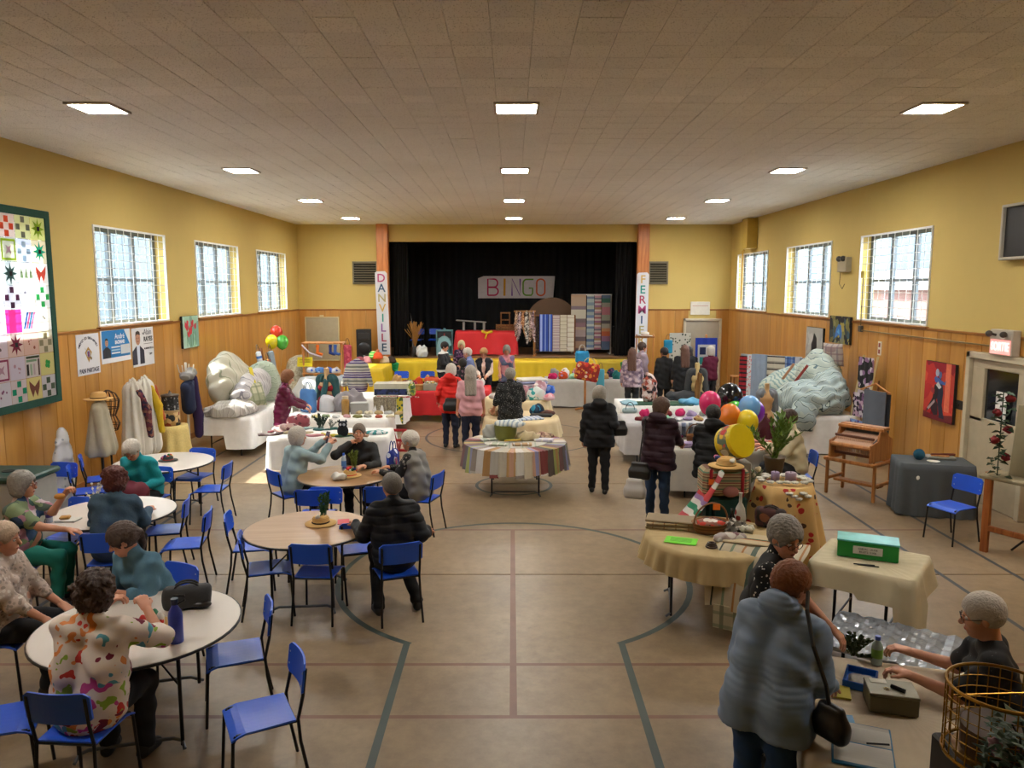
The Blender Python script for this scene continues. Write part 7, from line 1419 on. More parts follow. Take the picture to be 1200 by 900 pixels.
basket(-2.2, 18.15, .745, .13, .13, 'shallow tan basket between the display boxes on the red table', False, mat('b8864a', .7)); box_(-1.1, 18.15, .745, .36, .26, .1, 0, mat('4a9a5a', .7), 'flat green tray on the red table near the red coat', 'tray', 'tray', mat('6ab070', .6)); fold(-1.45, 18.5, .745, .3, .3, .24, 5, mat('c8ccd2', .8), 'tall stack of white cloths on the red table', None, 4)
bagthing(-1.95, 18.6, .745, .36, .18, .26, 5, mat('c0481c', .7), 'rust orange handbag on the red table', '8a3010', 'handbag', .05)
row('knit_bundle', 'knit bundle', 9, -2.95, -.7, 18.9, .745, (.15, .12, .24), 5, 'at the back of the red table', 'red table knits')
for x, c, l in ((-2.6, '7a1024', 'dark red'), (-2.42, '8a1a2a', 'wine red')): beanie(x, 18.6, .745, .13, KN(c), l + ' knitted hat on the red table')
# second line of goods behind, on the stage foot
row('toy_figure', 'small wares cluster', 9, .95, 3.5, 20.42, .745, (.15, .14, .22), 8, 'on the grey-clothed long table', 'long table wares')
cloth_table(2.25, 20.65, 2.7, .85, 0, GREYC, 'trestle under the long grey white cloth', 'long grey white cloth on the table before the stage, right of centre', drop=.70, amp=.012, waves=12, seed=42)
row('glove_pair', 'knitted gloves', 8, 1.0, 3.5, 20.85, .745, (.15, .12, .22), 9, 'at the back of the grey-clothed table', 'long table gloves')
# round beige stalls mid hall (H, G) and the striped one
cloth_round(.12, 16.9, .72, CRM, 'far beige round table under linens', 'beige cloth on the farther of the two round tables mid hall', drop=.34, waves=20, seed=1); cloth_round(.18, 14.35, .70, CRM, 'near beige round table under linens', 'beige cloth on the round table behind the striped one', drop=.34, waves=20, seed=2)
def tiered(px, py, z, items):
    for i, (dx, dy, dz, r, c, l) in enumerate(items): g = G(px, py, z); heap('linen_bundle', l, 'linen', (g[0] + dx, g[1] + dy, z + dz), r, blots(c[0], c, 9, .7) if len(c) > 1 else mat(c[0], .85), 200 + i + px, .1, .018, 'linens on the round tables')
tiered(612, 468, .745, [(-.5, 0, 0, (.26, .2, .16), ['c8c4c0', 'b0a8a0'], 'white crumpled linen at the left of the farther beige table'), (0, .1, 0, (.24, .22, .3), ['b08088', 'c8b0b0', '8a5a64'], 'pink and mauve linen behind the speckled tunic'), (.28, 0, 0, (.22, .2, .28), ['c8d0cc', '2a8a8a', 'd0c8c0'], 'white and teal printed linen on the farther beige table'), (.42, .25, 0, (.2, .18, .42), ['c8a8b0', 'd8d0cc', 'b88a94'], 'tall stack of rosy linen on the farther beige table'), (.58, -.1, 0, (.17, .18, .14), ['d0a8b0', 'c87a88'], 'pink linen at the right edge of the farther beige table'), (.62, .2, .1, (.15, .14, .2), ['2a5ab8', '6a8ac8'], 'royal blue cloth corner on the farther beige table')])
for i in range(5): fold(.25 + .1 * i, 17.25 - .04 * i, 1.0 + .05 * i, .5 - .04 * i, .4, .05, 20, mat(['c8c8d0', 'b0a8b8', 'd0ccc8', '9aa0c0', 'c8c4bc'][i], .85), ['white', 'lilac', 'cream', 'periwinkle', 'ivory'][i] + ' folded blanket in the sloping stack before the stage', 'stacked blankets', 2) if 0 else None
fold(.45, 17.2, .745, .62, .46, .40, 14, [mat('c4c2cc', .85), mat('9aa2c4', .85), mat('c8c4b8', .85), mat('b89aa4', .85)], 'tall stack of folded pastel blankets on the farther beige table', None, 7, 'blanket_stack', 'blankets')
tiered(610, 487, .745, [(-.42, .05, 0, (.2, .16, .18), ['8a6a4a', 'c8b490', '4a3428'], 'brown and cream trinkets left of the speckled tunic'), (.3, .18, 0, (.16, .14, .2), ['14304a', '2a8ab0', '1a1a22'], 'navy and turquoise cloth bag on the nearer beige table'), (.5, .1, 0, (.18, .16, .09), ['4a2a22', '7a3a2a'], 'brown leather pouches on the nearer beige table')])
fold(.56, 14.35, .745, .42, .2, .05, -8, BLACK, 'flat black bag at the right edge of the nearer beige table', None, 1, 'clutch_bag', 'bag'); fold(.32, 14.05, .745, .5, .3, .035, 20, stripes([(0, 'c4c8d0'), (.6, '8a98b8')], .09, 0), 'striped blue tea towel on the nearer beige table', None, 1, 'tea_towel', 'towel')
# striped round table F: skirt is hanging tea towels
round_table(.05, 11.9, .78, 0, 'large round table hung all round with tea towels', TW, EB)
TT = ['c8c4bc', 'b0a898', 'a07a4c', '8a8078', '6a6468', '9aa060', '7a3a3a', 'c0b49c', 'b08a5a', 'a8a49c', 'c4c0bc', '8a8ab0', '7a5a5a', '5a5048', 'b8907a']
t0 = thing('towel_covered_cloth', 'ring of overlapping striped tea towels draped around the round table', 'towels', (.05, 11.9, 0)); NT = 40
for k in range(NT):
    a0 = 2 * math.pi * k / NT; a1 = 2 * math.pi * (k + 1.08) / NT; q = M(); ro = .006 * (k % 2)
    def fn(u, v):
        a = a0 + (a1 - a0) * u; r_ = .80 + ro + (.045 + .02 * math.sin(u * 6.283)) * v + .012 * math.sin(u * 12.56); return (r_ * math.cos(a), r_ * math.sin(a), .748 - (.37 + .02 * math.sin(k * 1.7)) * v)
    q.grid(fn, 6, 5); n = len(q.v); q.add([(x * .86 / .87 if 0 else x * (1 - .006 / .9), y * (1 - .006 / .9), z) for x, y, z in q.v], [tuple(reversed(f)) for f in q.f])
    q.add([((.80 + ro) * math.cos(a0), (.80 + ro) * math.sin(a0), .75), ((.80 + ro) * math.cos(a1), (.80 + ro) * math.sin(a1), .75), (.35 * math.cos(a1), .35 * math.sin(a1), .747), (.35 * math.cos(a0), .35 * math.sin(a0), .747)], [(0, 1, 2, 3)])
    c1 = TT[(k * 7) % 15]; c2 = TT[(k * 4 + 3) % 15]; q.obj('tea_towel', [stripes([(0, c1), (.7, c2), (.82, c1)], [.5, .07, .12][k % 3], 2), mat(c1, .85), stripes([(0, c1), (.5, c2)], .16, 3)][k % 3], t0, True)
M().lathe([(0, .752), (.5, .752), (.5, .755), (0, .757)], 30).obj('centre_cloth', stripes([(0, 'b8b4aa'), (.5, '9aa092'), (.62, 'b8b4aa')], .2, 0), t0)
tp = [(-.42, .1, .26, .16, .03, 20, 'a8b0a4', 'pale green tea towel lying at the left'), (.45, .05, .30, .18, .035, -12, 'c0bcc8', 'white lilac-edged towel lying at the right'), (.1, -.3, .3, .14, .03, 4, 'b89a74', 'tan towel at the near edge'), (-.25, -.3, .28, .16, .03, -10, 'a8b09a', 'green edged towel at the near left edge')]
for dx, dy, w, d, h, an, c, l in tp: fold(.05 + dx, 11.9 + dy, .758, w, d, h, an, stripes([(0, c), (.8, 'd0ccc4')], .11, 0), l + ' of the towel-hung round table', 'towels lying on the round table', 2, 'tea_towel', 'towel')
basket(-.1, 12.05, .758, .17, .24, 'olive green satin basket on the towel-hung round table', False, mat('7a7a3a', .3, metal=.3), 1.1)
heap('tea_towel', 'white and blue striped towel draped over the olive basket', 'towel', (-.02, 12.05, .97), (.3, .2, .11), stripes([(0, 'c4c8c4'), (.6, '8a9aa8')], .08, 0, warp=.2), 97, .13, .018); heap('bread_bag', 'grey cloth bundle left of the olive basket', 'cloth', (-.33, 12.12, .758), (.16, .13, .22), mat('a8a8a0', .85), 98, .12, .018)
heap('rope_coil', 'cream rope coil with wooden clips on the towel-hung round table', 'rope', (.25, 12.0, .758), (.22, .15, .14), mat('c0b08c', .9), 99, .2, .015); heap('berry_tray', 'heap of brown potholders on the towel-hung round table', 'potholders', (.46, 12.15, .758), (.2, .14, .1), blots('8a6a5a', ['5a2a30', 'b89a80'], 16, .6), 100, .15, .016)
t = thing('wooden_spoon_set', 'yellow green wooden utensils by the olive basket', 'utensils', (0, 11.82, .79)); [M().tube([(-.12, -.02 * k, 0), (.14, .03 - .02 * k, .01)], .012, 6).obj('utensil', mat(c, .5), t) for k, c in enumerate(('a8a82a', '7a8a2a', 'b8901a'))]
# bag stand
t = thing('bag_stand', 'wooden pedestal stand holding the big patchwork bag', 'stand', (1.88, 19.6, 0)); M().tube([(0, 0, .1), (0, 0, 1.15)], .03).obj('post', W4, t); [M().bbox((.14 * math.cos(a), .14 * math.sin(a), .06), (.34, .05, .05), .01, Matrix.Rotation(a, 3, 'Z') @ Matrix.Rotation(.25, 3, 'Y')).obj('foot', W4, t) for a in (.3, 2.4, 4.5)]
o = bagthing(1.86, 19.35, .83, .62, .2, .46, 14, blots('8a2218', ['c8742a', 'b82a1c', 'd8a03a', 'd0b8a0', '8a2218'], 12, .6), 'large red and orange patchwork bag on the pedestal stand', 'c8b890'); o.rotation_euler[1] = R(12)
bagthing(1.78, 19.42, 1.28, .34, .16, .3, 10, mat('1f7fae', .8), 'turquoise bag hung above the patchwork bag', 'c8c0b0'); flatbag(2.25, 19.4, 1.12, .2, .62, mat('4a9ab0', .85), 'pale turquoise bag hanging beside the patchwork bag', .02, -90)
# ---------------- right stalls
cloth_table(3.45, 16.2, 2.4, 1.1, 0, LIN, 'farther trestle of the right stalls', 'white cloth on the farther right table with the green runner', drop=.66, amp=.03, waves=18, flare=.05, seed=51)
cloth_table(3.2, 14.15, 2.3, 1.1, 0, mat('b4b2b4', .85), 'sock trestle of the right stalls', 'pale grey cloth on the table of socks at right', drop=.55, amp=.02, waves=18, flare=.04, seed=52)
cloth_table(4.5, 15.25, 1.0, .9, 20, LIN, 'small trestle between the two right tables', 'white cloth on the table under the knitted snoods', drop=.55, amp=.02, waves=12, seed=53)
t = thing('table_runner', 'dark green runner across the farther right table', 'runner', (3.0, 15.95, .752)); M().bbox((0, 0, .006), (1.2, .5, .014), .005).obj('runner_cloth', mat('1f4a34', .8), t); panel(t, 'hanging_end', .5, .16, mat('1f4a34', .8), .5, -.27, -.15, .012)
t = thing('pale_blue_bag', 'pale blue cloth bag hanging from the near left corner of the right table', 'bag', (2.42, 15.6, .3)); t.name = 'hanging_bag'; F = Field(.016); F.cap((-.1, 0, .1), (.1, 0, .1), .08, None, .04).cap((-.1, 0, .36), (.1, 0, .36), .06, None, .04); np_obj('bag_body', [F.build()], mat('9ab0b4', .85), t); M().tube([(.09 * math.cos(a), -.05, .38 + .16 * math.sin(a)) for a in [math.pi * i / 8 for i in range(9)]], .008).obj('handle', mat('4a5a60', .7), t)
heap('blue_towel', 'pale blue towel on the corner of the farther right table', 'towel', (2.45, 15.95, .747), (.2, .3, .07), mat('8ab0c0', .85), 130, .1, .016)
heap('blue_cloth', 'sky blue silk bundle on the farther right table', 'cloth', (3.75, 15.85, .747), (.32, .2, .14), mat('5aa0c8', .6), 131, .14, .018); heap('grey_scarf', 'charcoal scarf trailing from the brown-scarfed mannequin', 'scarf', (3.75, 16.45, .747), (.5, .2, .2), mat('3a3c40', .9), 132, .1, .02)
bust(4.0, 16.5, .747, .85, 'mannequin bust in charcoal with a mustard brown scarf', 'c8b078', mat('3c3e40', .9), mat('6e4a1c', .85), 0, 175)
heap('tissue_bouquet', 'bunch of pink and white tissue flowers on the farther right table', 'bouquet', (2.95, 16.2, .747), (.2, .16, .6), blots('a88078', ['c8a8a0', '3a2a2c', 'd8c8c4', 'a04a3a'], 14, .7), 133, .14, .02)
for i, (px, py, c, l) in enumerate(((735, 462, 'b0b4b8', 'grey ceramic'),)): pass
for i in range(6): l_ = ['lilac', 'denim blue', 'charcoal', 'white', 'cherry red', 'khaki'][i]; sock(2.55 + .26 * i, 13.53, .73, KN(['8a90b8', '5a7ab0', '3a3e4c', 'b8b8c4', 'b01a3a', '6a6048'][i]), KN(['c02a8a', 'a8286a', '8a98b8', '5a5a62', 'c8283a', '3a3a30'][i]), l_ + ' knitted sock hanging at the front of the sock table')
for i in range(6): l_ = ['powder blue', 'steel blue', 'slate', 'pale grey', 'crimson', 'moss'][i]; sock(2.68 + .26 * i, 13.55, .73, KN(['9ab0d0', '4a6a94', '50545c', 'a8a8b0', '9a1830', '5a5a40'][i]), KN(['c84a9a', '7a2a6a', 'a0a8b8', '6a6a70', '7a1424', '484830'][i]), l_ + ' knitted sock hanging at the front of the sock table')
row('knitted_slippers', 'knitted slippers', 9, 2.25, 4.2, 13.9, .745, (.11, .10, .09), 14, 'in front on the sock table', 'sock table slippers', cat='slippers')
row('mittens', 'patterned mittens', 8, 2.4, 4.2, 14.4, .745, (.12, .11, .12), 15, 'at the back of the sock table', 'sock table mittens', cat='mittens')
for i, (x, y, c, cl, l) in enumerate(((4.2, 15.1, '1a1a40', ['1a1a40', '5a1a3a'], 'navy'), (4.55, 15.35, '7a6a54', ['a89a80', '4a4a50'], 'taupe plaid'), (4.75, 15.0, '2a2c30', ['c8c8c8', '1a1a1c'], 'black and white'))): heap('knitted_snood', l + ' knitted snood on the small right table', 'snood', (x, y, .747), (.24, .22, .26), blots(c, cl, 14, .6), 140 + i, .16, .018, 'knitted snoods')
for x, y, z, c, l in ((3.1, 11.9, 1.37, 'd8286a', 'pink balloon'), (3.36, 11.7, 1.20, 'e07a1a', 'orange balloon'), (3.55, 12.1, 1.18, '5ac83a', 'lime green balloon behind the orange one'), (3.60, 11.6, 1.12, 'd8c01a', 'yellow balloon'), (3.52, 12.3, 1.40, '15161a', 'large black balloon'), (3.72, 11.9, 1.30, '6aa4dc', 'light blue balloon'), (3.86, 12.1, 1.20, '7a2ab8', 'purple balloon')): balloon(x, y, z, .17 if c != '15161a' else .21, c, l + ' in the bunch by the right stalls', 'right stall balloons', (3.55 - x, 11.4 - y, -.75))
t = leafy(3.45, 11.35, .42, 6, .3, mat('8a9a8a', .6), 'small vase of pale sprigs holding the balloon strings', .6, .012, seed=14, name='sprig_vase')
# counter behind the puffer coats (O)
cloth_table(3.35, 11.7, 1.9, .8, 0, mat('a8a49c', .85), 'trestle beside the person in cream', 'greyish cloth on the table behind the two puffer coats', drop=.6, amp=.02, waves=14, seed=54)
row('towel_roll', 'folded towel', 6, 2.55, 4.2, 11.55, .745, (.13, .1, .09), 17, 'on the table behind the puffer coats', 'puffer coat table towels', 'fold', cat='towel')
basket(2.85, 11.75, .745, .14, .14, 'brown wicker basket behind the dark padded jacket', True)
bust(4.55, 13.6, .8, .7, 'mannequin bust in a wine red dress with a grey blue shawl', 'c8a070', mat('7a8088', .9), None, .8, 175); heap('wine_dress', 'wine red dress skirt on the shawled mannequin', 'dress', (4.55, 13.55, .1), (.2, .16, .9), mat('4a0c1c', .8), 143, .06, .022)
t = thing('blue_shawl', 'teal blue shawl hanging beside the wine red dress', 'shawl', (4.95, 13.7, .02)); panel(t, 'shawl_cloth', .3, .85, mat('1a4a6a', .9), ripple=.04, nw=2)
# rugs over a rack near the right wall
t = thing('quilt_rack', 'rack draped with hand-woven quilts and rugs near the right wall', 'rack', (5.95, 17.6, 0), R(-38)); [M().tube([(sx * .68, 0, 0), (sx * .68, 0, 1.62)], .025).obj('post', mat('9aa4ac', .4, metal=.4), t) for sx in (-1, 1)]; M().tube([(-.7, 0, 1.6), (.7, 0, 1.6)], .025).obj('top_rail', mat('9aa4ac', .4, metal=.4), t); [M().tube([(sx * .68, -.3, .03), (sx * .68, .3, .03)], .022).obj('foot', DARK, t) for sx in (-1, 1)]
panel(t, 'woven_rug', .2, 1.3, stripes([(0, '8a1020'), (.3, '1a1a1c'), (.45, '9a1828'), (.8, '14141a')], .2, 2), -.62, -.04, .28, ripple=.01); panel(t, 'woven_rug', .1, 1.45, blots('c8ccd0', ['c87a80', 'c8ccd0'], 26, .5), -.47, -.07, .18, ripple=0); panel(t, 'woven_rug', .36, 1.5, mat('8a9ab0', .85, bump=.5, bscale=120), -.24, -.07, .14, ripple=.008); panel(t, 'woven_rug', .40, 1.46, stripes([(0, 'c8c2b0'), (.6, '2a2422'), (.78, '9a9488')], .15, 2), .14, -.05, .16, ripple=.006); panel(t, 'woven_rug', .22, 1.46, plaid('4a6aa8', '9ab0d0', '2a3a6a', .12), .46, -.06, .16, ripple=.01); panel(t, 'woven_rug', .1, 1.45, mat('c0c8d4', .85), .62, -.05, .16, ripple=0); panel(t, 'woven_rug', .2, 1.46, plaid('5a7aa8', 'a0b4cc', '2a4a7a', .10), .74, .0, .14, ripple=.01)
# right bedding pile
cloth_table(5.95, 15.5, 1.35, 2.2, 0, LIN, 'low trestle under the right bedding pile', 'white cloth under the right pile of pale striped quilts', drop=.70, amp=.014, waves=16, seed=55)
QX, QY = 5.95, 15.5; AQ = [stripes([(0, 'a8b4ac'), (.55, 'b8c0b4'), (.72, '5a7078'), (.82, 'a8b4ac')], .10, 2, warp=.35), stripes([(0, 'a0b0b0'), (.7, '3a4a4c'), (.8, 'b0bcb4')], .085, 1, warp=.4), stripes([(0, 'b0bab0'), (.6, '7a9494')], .12, 4, warp=.3)]
blanket('blanket', 'pale green striped quilt heaped highest on the right bedding pile', (QX, QY, .75), [((.25, 0, .5), (.42, .7, .5)), ((.35, .05, .85), (.24, .3, .3))], AQ[0], 9, .03, 11); blanket('blanket', 'dark-striped pale quilt spilling over the front of the right pile', (QX, QY, .75), [((-.25, -.55, .28), (.5, .5, .32)), ((.1, -.75, .2), (.4, .35, .25)), ((.3, -.5, .5), (.28, .4, .34))], AQ[1], 11, .032, 12); blanket('blanket', 'smooth pale aqua quilt on the far slope of the right pile', (QX, QY, .75), [((-.3, .45, .3), (.42, .6, .36)), ((.1, .6, .45), (.35, .4, .36))], AQ[2], 7, .025, 13); blanket('blanket', 'pale quilt end slipping down the front of the right table', (QX, QY, .45), [((-.45, -1.1, .25), (.3, .12, .32))], AQ[1], 11, .02, 14)
t = thing('plaid_cushion', 'grey and mauve plaid cushion on top of the right bedding pile', 'cushion', (6.42, 15.3, 1.84), R(-60)); cushion(t, .46, .46, .18, plaid('a89c94', '6a6470', '7a5a60', .13), Matrix.Rotation(.15, 3, 'X'))
for k, c in enumerate(('8a2a20', 'a87a5a')): t = thing('weaving_batten', ['red', 'tan'][k] + ' wooden batten stuck into the right bedding pile', 'batten', (5.75 - .16 * k, 15.2 + .3 * k, 1.45), R(-60)); M().bbox((0, 0, 0), (.5, .03, .05), .005, Matrix.Rotation(-.9, 3, 'Y')).obj('batten', mat(c, .5), t)
# hanging fabrics and grey towel
t = thing('fabric_ladder', 'cream ladder frame hung with black and mauve printed fabric', 'rack', (6.62, 14.3, 0), R(-78)); LP = mat('c8b88a', .5); [M().tube([(sx * .2, -.25, 0), (sx * .2, .1, 1.9)], .022, 6).obj('rail', LP, t) for sx in (-1, 1)]; [M().tube([(-.2, -.25 + .35 * k / 6, 1.9 * k / 6), (.2, -.25 + .35 * k / 6, 1.9 * k / 6)], .014, 6).obj('rung', LP, t) for k in (1, 2, 3, 4, 5)]
for z_, h_, m_ in ((1.15, .72, blots('15141a', ['c8c0cc', '15141a', '8a6a90', '1a1a1c'], 11, .7)), (.75, .45, blots('6a4a70', ['b89ab0', '2a2030', 'c8c0c8'], 14, .7)), (.35, .35, blots('2a1a5a', ['7a9ad0', '4a2a7a', 'c8c8d8'], 14, .6))): panel(t, 'fabric', .42, h_, m_, 0, -.16 + (z_ - .35) * .2, z_, ripple=.006)
t = thing('grey_towel_stand', 'slate grey towel on a wooden hanger before the printed fabrics', 'stand', (6.35, 13.3, 0), R(-72)); M().tube([(0, .06, 0), (0, .06, 1.55)], .016).obj('pole', W3, t); M().tube([(-.34, 0, 1.36), (0, 0, 1.5), (.34, 0, 1.36)], .016).obj('hanger', W4, t); M().tube([(-.3, 0, 1.37), (.3, 0, 1.37)], .01).obj('hanger_bar', W4, t); panel(t, 'towel', .5, 1.0, mat('585f6a', .9, name='slate_towel'), .02, -.03, .38, ripple=.012, nw=1); panel(t, 'towel_lining', .46, .98, mat('30343c', .9), .08, .03, .36, ripple=.012, nw=1)
M().bbox((-.3, .12, .7), (.03, .1, .9)).obj('red_board', mat('5a1a18', .6), t)
# table loom
WL = wood('9a5f2c', 'bd8046', name='loom_wood'); t = thing('table_loom', 'wooden table loom with cream warp on its own stand by the right wall', 'loom', (5.30, 11.50, 0), R(-52)); t.scale = (.88, 1, 1)
for sx in (-1, 1):
    for sy in (-1, 1): M().bbox((sx * .42, sy * .24, .28), (.05, .05, .56)).obj('leg', WL, t)
    M().bbox((sx * .42, 0, .24), (.04, .5, .05)).obj('side_rail', WL, t)
    M().bbox((sx * .42, 0, .56), (.06, .66, .05)).obj('side_rail', WL, t)
    M().prism([(-.30, 0), (.34, 0), (.34, .30), (.24, .34), (.12, .46), (-.02, .46), (-.10, .30), (-.30, .26)], sx * .36 - .014, sx * .36 + .014, 0, Matrix(((0, 0, 1, 0), (1, 0, 0, 0), (0, 1, 0, .59), (0, 0, 0, 1)))).obj('loom_side', WL, t)
[M().bbox((0, y_, z_), (.8, w_, .05)).obj('cross_rail', WL, t) for y_, z_, w_ in ((-.3, .56, .06), (.3, .56, .06), (.12, 1.06, .16), (-.0, 1.05, .05))]; M().bbox((0, .0, .2), (.82, .16, .04)).obj('lower_shelf', WL, t)
M().tube([(-.35, -.27, .80), (.35, -.27, .80)], .035).obj('warp_beam', WL, t); q = M(); [q.box((-.31 + .62 * i / 23, -.17, .78), (.012, .012, .26)) for i in range(24)]; tag(q.obj('heddles', mat('c8a488', .6), t), kind='stuff'); M().bbox((0, -.17, .93), (.7, .03, .04)).obj('heddle_bar', mat('5a3018', .5), t); M().bbox((0, -.17, .66), (.7, .03, .04)).obj('heddle_bar', mat('5a3018', .5), t)
q = M(); q.grid(lambda u, v: (-.32 + .64 * u, -.29 + .5 * v, .82 + .2 * v * (1 if v < .7 else 1)), 4, 4); q.obj('warp_threads', stripes([(0, 'c8a890'), (.5, 'a88470')], .02, 0), t); M().bbox((0, .12, .98), (.62, .1, .14)).obj('dark_roller', mat('2a2a28', .5), t)
# grey clothed table by the door
cloth_table(5.93, 10.62, .95, .62, -14, mat('4c5257', .85, var=.08, name='grey_plastic_cloth'), 'small trestle left of the exit door', 'dark grey cloth on the small table beside the exit door', drop=.72, amp=.024, waves=13, flare=.02, seed=61, hem=.02)
t = thing('yarn_ball', 'teal ball of yarn on the dark grey clothed table', 'yarn', (5.76, 10.66, .82)); q = M(); q.ell((0, 0, 0), (.075, .075, .072), 16, 10); [q.tube([(.076 * math.cos(a) * math.cos(k), .076 * math.cos(a) * math.sin(k), .076 * math.sin(a)) for a in [j * .5236 for j in range(12)]], .004, 4, closed=True) for k in (0, .6, 1.2, 1.8, 2.4)]; q.obj('yarn', mat('14506a', .9), t, True)
t = thing('white_saucer', 'white saucer on the dark grey clothed table', 'saucer', (5.88, 10.50, .746)); M().lathe([(0, 0), (.05, 0), (.085, .016), (.08, .018), (0, .008)], 20).obj('saucer', WHITE, t, True)
t = thing('shuttle_box', 'low box of weaving shuttles on the dark grey clothed table', 'box', (6.1, 10.72, .746), R(-14)); M().bbox((0, 0, .02), (.36, .2, .04)).obj('tray_body', mat('8a8a80', .6), t); M().bbox((.03, 0, .06), (.34, .05, .03), .012, .2).obj('shuttle', mat('6a2a1a', .5), t); M().bbox((-.02, -.05, .05), (.24, .04, .02), .008, -.1).obj('shuttle', W4, t)
t = thing('cloth_button', 'round white sticker on the dark grey cloth', 'sticker', (5.55, 10.26, .58)); q = M(); q.ell((0, 0, 0), (.025, .008, .03), 10, 6); q.obj('sticker', WHITE, t, True)
# right easel with roses and notices, tripod
t = thing('notice_easel', 'tan wooden easel board with pinned papers at the right edge', 'easel', (5.92, 8.55, 0), R(-60)); OW = wood('8a4a20', 'b06a34'); LB = mat('8f8468', .8, name='linen_board')
M().prism([(-.10, 0), (-.02, 0), (-.02, .98), (-.10, .98)], -.02, .03, 0, Matrix(((1, 0, 0, -.40), (0, 0, 1, 0), (0, 1, 0, 0), (0, 0, 0, 1)))).obj('leg', OW, t); M().bbox((.46, 0, .49), (.08, .05, .98)).obj('leg', OW, t); M().bbox((0, 0, .30), (.95, .04, .07)).obj('cross_bar', OW, t)
M().bbox((.1, 0, .96), (1.15, .42, .05), .015).obj('shelf_board', LB, t)
M().bbox((.18, .1, 1.38), (.9, .04, .86), .01, Matrix.Rotation(-.12, 3, 'X')).obj('board', LB, t); [M().bbox((x_, .06 - .02 * k, z_), (w_, .006, h_), .001, Matrix.Rotation(-.12, 3, 'X') @ Matrix.Rotation(.1, 3, 'Y')).obj('paper', mat(c_, .8), t) for k, (x_, z_, w_, h_, c_) in enumerate(((.12, 1.42, .2, .28, '6a5a7a'), (.3, 1.3, .26, .36, 'c8c6c0'), (.05, 1.18, .16, .2, '7aa89a'), (.1, 1.1, .2, .24, 'cfccc4')))]
RG = thing('rose_garland', 'garland of red roses and leaves down the left of the notice easel', 'garland', (5.62, 8.70, 1.02)); rr = random.Random(6)
for i in range(60): q = M(); z_ = .95 - i * .0165; x_ = .05 * math.sin(i * 1.3); y_ = .05 * math.sin(i * .4); d = rr.uniform(0, 6.28); q.add([(x_, y_, z_), (x_ + .05 * math.cos(d) - .035 * math.sin(d), y_ + .05 * math.sin(d) + .035 * math.cos(d), z_ + .02), (x_ + .1 * math.cos(d), y_ + .1 * math.sin(d), z_ - .02), (x_ + .05 * math.cos(d) + .035 * math.sin(d), y_ + .05 * math.sin(d) - .035 * math.cos(d), z_ + .01), (x_ + .05 * math.cos(d), y_ + .05 * math.sin(d), z_ - .01)], [(0, 1, 4), (1, 2, 4), (2, 3, 4), (3, 0, 4)]); q.obj('leaf', mat('2a4226', .6), RG)
for i, z_ in enumerate((.88, .72, .52, .40, .20)): q = M(); q.ell((.07 * (-1) ** i, -.02, z_), (.05, .05, .04), 12, 8, noise=.1, seed=i); q.ell((.07 * (-1) ** i, -.02, z_ + .02), (.03, .03, .03), 10, 6, noise=.1, seed=i + 9); q.obj('rose', mat('7a1018', .7), RG, True)
M().tube([(0, 0, .95), (.02, .03, .5), (0, 0, -.02)], .006).obj('stem', mat('2a3a1e', .7), RG)
t = thing('tripod', 'black tripod standing behind the notice easel', 'tripod', (6.3, 8.75, 0)); M().tube([(0, 0, .3), (0, 0, .92)], .018).obj('pole', DARK, t); [M().tube([(0, 0, .42), (.34 * math.cos(a), .34 * math.sin(a), .014)], .013).obj('leg', DARK, t) for a in (.4, 2.5, 4.6)]
leafy(6.55, 8.35, .3, 10, .4, mat('3a3a24', .7), 'trailing dry ivy behind the notice easel', 1.3, .02, name='ivy', seed=19)
# ---------------- near right group: round table P, crates, tall draped stand Q
cloth_round(1.98, 7.3, .66, mat('b09a6e', .85, name='dull_beige_cloth'), 'round table at the right with baskets and a green flyer', 'beige scalloped cloth on the right round table with the green flyer', drop=.22, amp=.025, waves=26, flare=.05, seed=4)
t = thing('flyer', 'bright lime green flyer on the right round table', 'paper', (1.62, 7.12, .752), R(-20)); M().bbox((0, 0, 0), (.30, .2, .003), .001).obj('sheet', mat('6ad01a', .6, var=0), t); [M().box((0, .06 - .03 * k, .0025), (.2, .006, .001)).obj('print', mat('3a7a10', .6), t) for k in range(4)]
WV = stripes([(0, 'b8a88a'), (.7, '9a7450'), (.8, 'b8a88a')], .12, 0, warp=.06, name='woven_runner')
fold(1.62, 7.58, .747, .5, .26, .09, -14, [WV, mat('8a7a62', .85)], 'pile of folded beige woven placemats at the left of the right round table', None, 4, 'placemat_pile', 'placemats')
fold(2.3, 7.05, .747, .55, .3, .045, -24, [stripes([(0, 'b8a888'), (.75, 'a05a2a'), (.85, '3a4a2a')], .2, 1)], 'cream runner with rust stripes folded on the right round table', None, 2, 'folded_runner', 'runner')
rb = thing('hanging_runner', 'long multicoloured striped runner trailing off the right round table', 'runner', (2.26, 6.80, 0), R(-30)); q = M()
prof = [(.4, .752), (.2, .756), (0, .752), (-.14, .72), (-.24, .6), (-.32, .45), (-.37, .30)]
q.grid(lambda u, v: ((u - .5) * .78 + .02 * math.sin(v * 7), (lambda f, k: prof[k][0] * (1 - f) + prof[k + 1][0] * f)(v * 6 - min(5, int(v * 6)), min(5, int(v * 6))) + .02 * math.sin(u * 12), (lambda f, k: prof[k][1] * (1 - f) + prof[k + 1][1] * f)(v * 6 - min(5, int(v * 6)), min(5, int(v * 6))) + .008 * math.sin(u * 14)), 16, 18); n = len(q.v); q.add([(a, b - .004, c_ + .012) for a, b, c_ in q.v], [tuple(reversed(f)) for f in q.f]); q.obj('runner_cloth', stripes([(0, 'b0a48c'), (.14, 'a05a34'), (.17, 'b4a890'), (.33, '2a3430'), (.36, 'a89c84'), (.52, '6a7a62'), (.57, 'b0a48c'), (.72, '9a6a3a'), (.76, 'b0a48c'), (.9, '4a5a50')], .5, 0), rb, True)
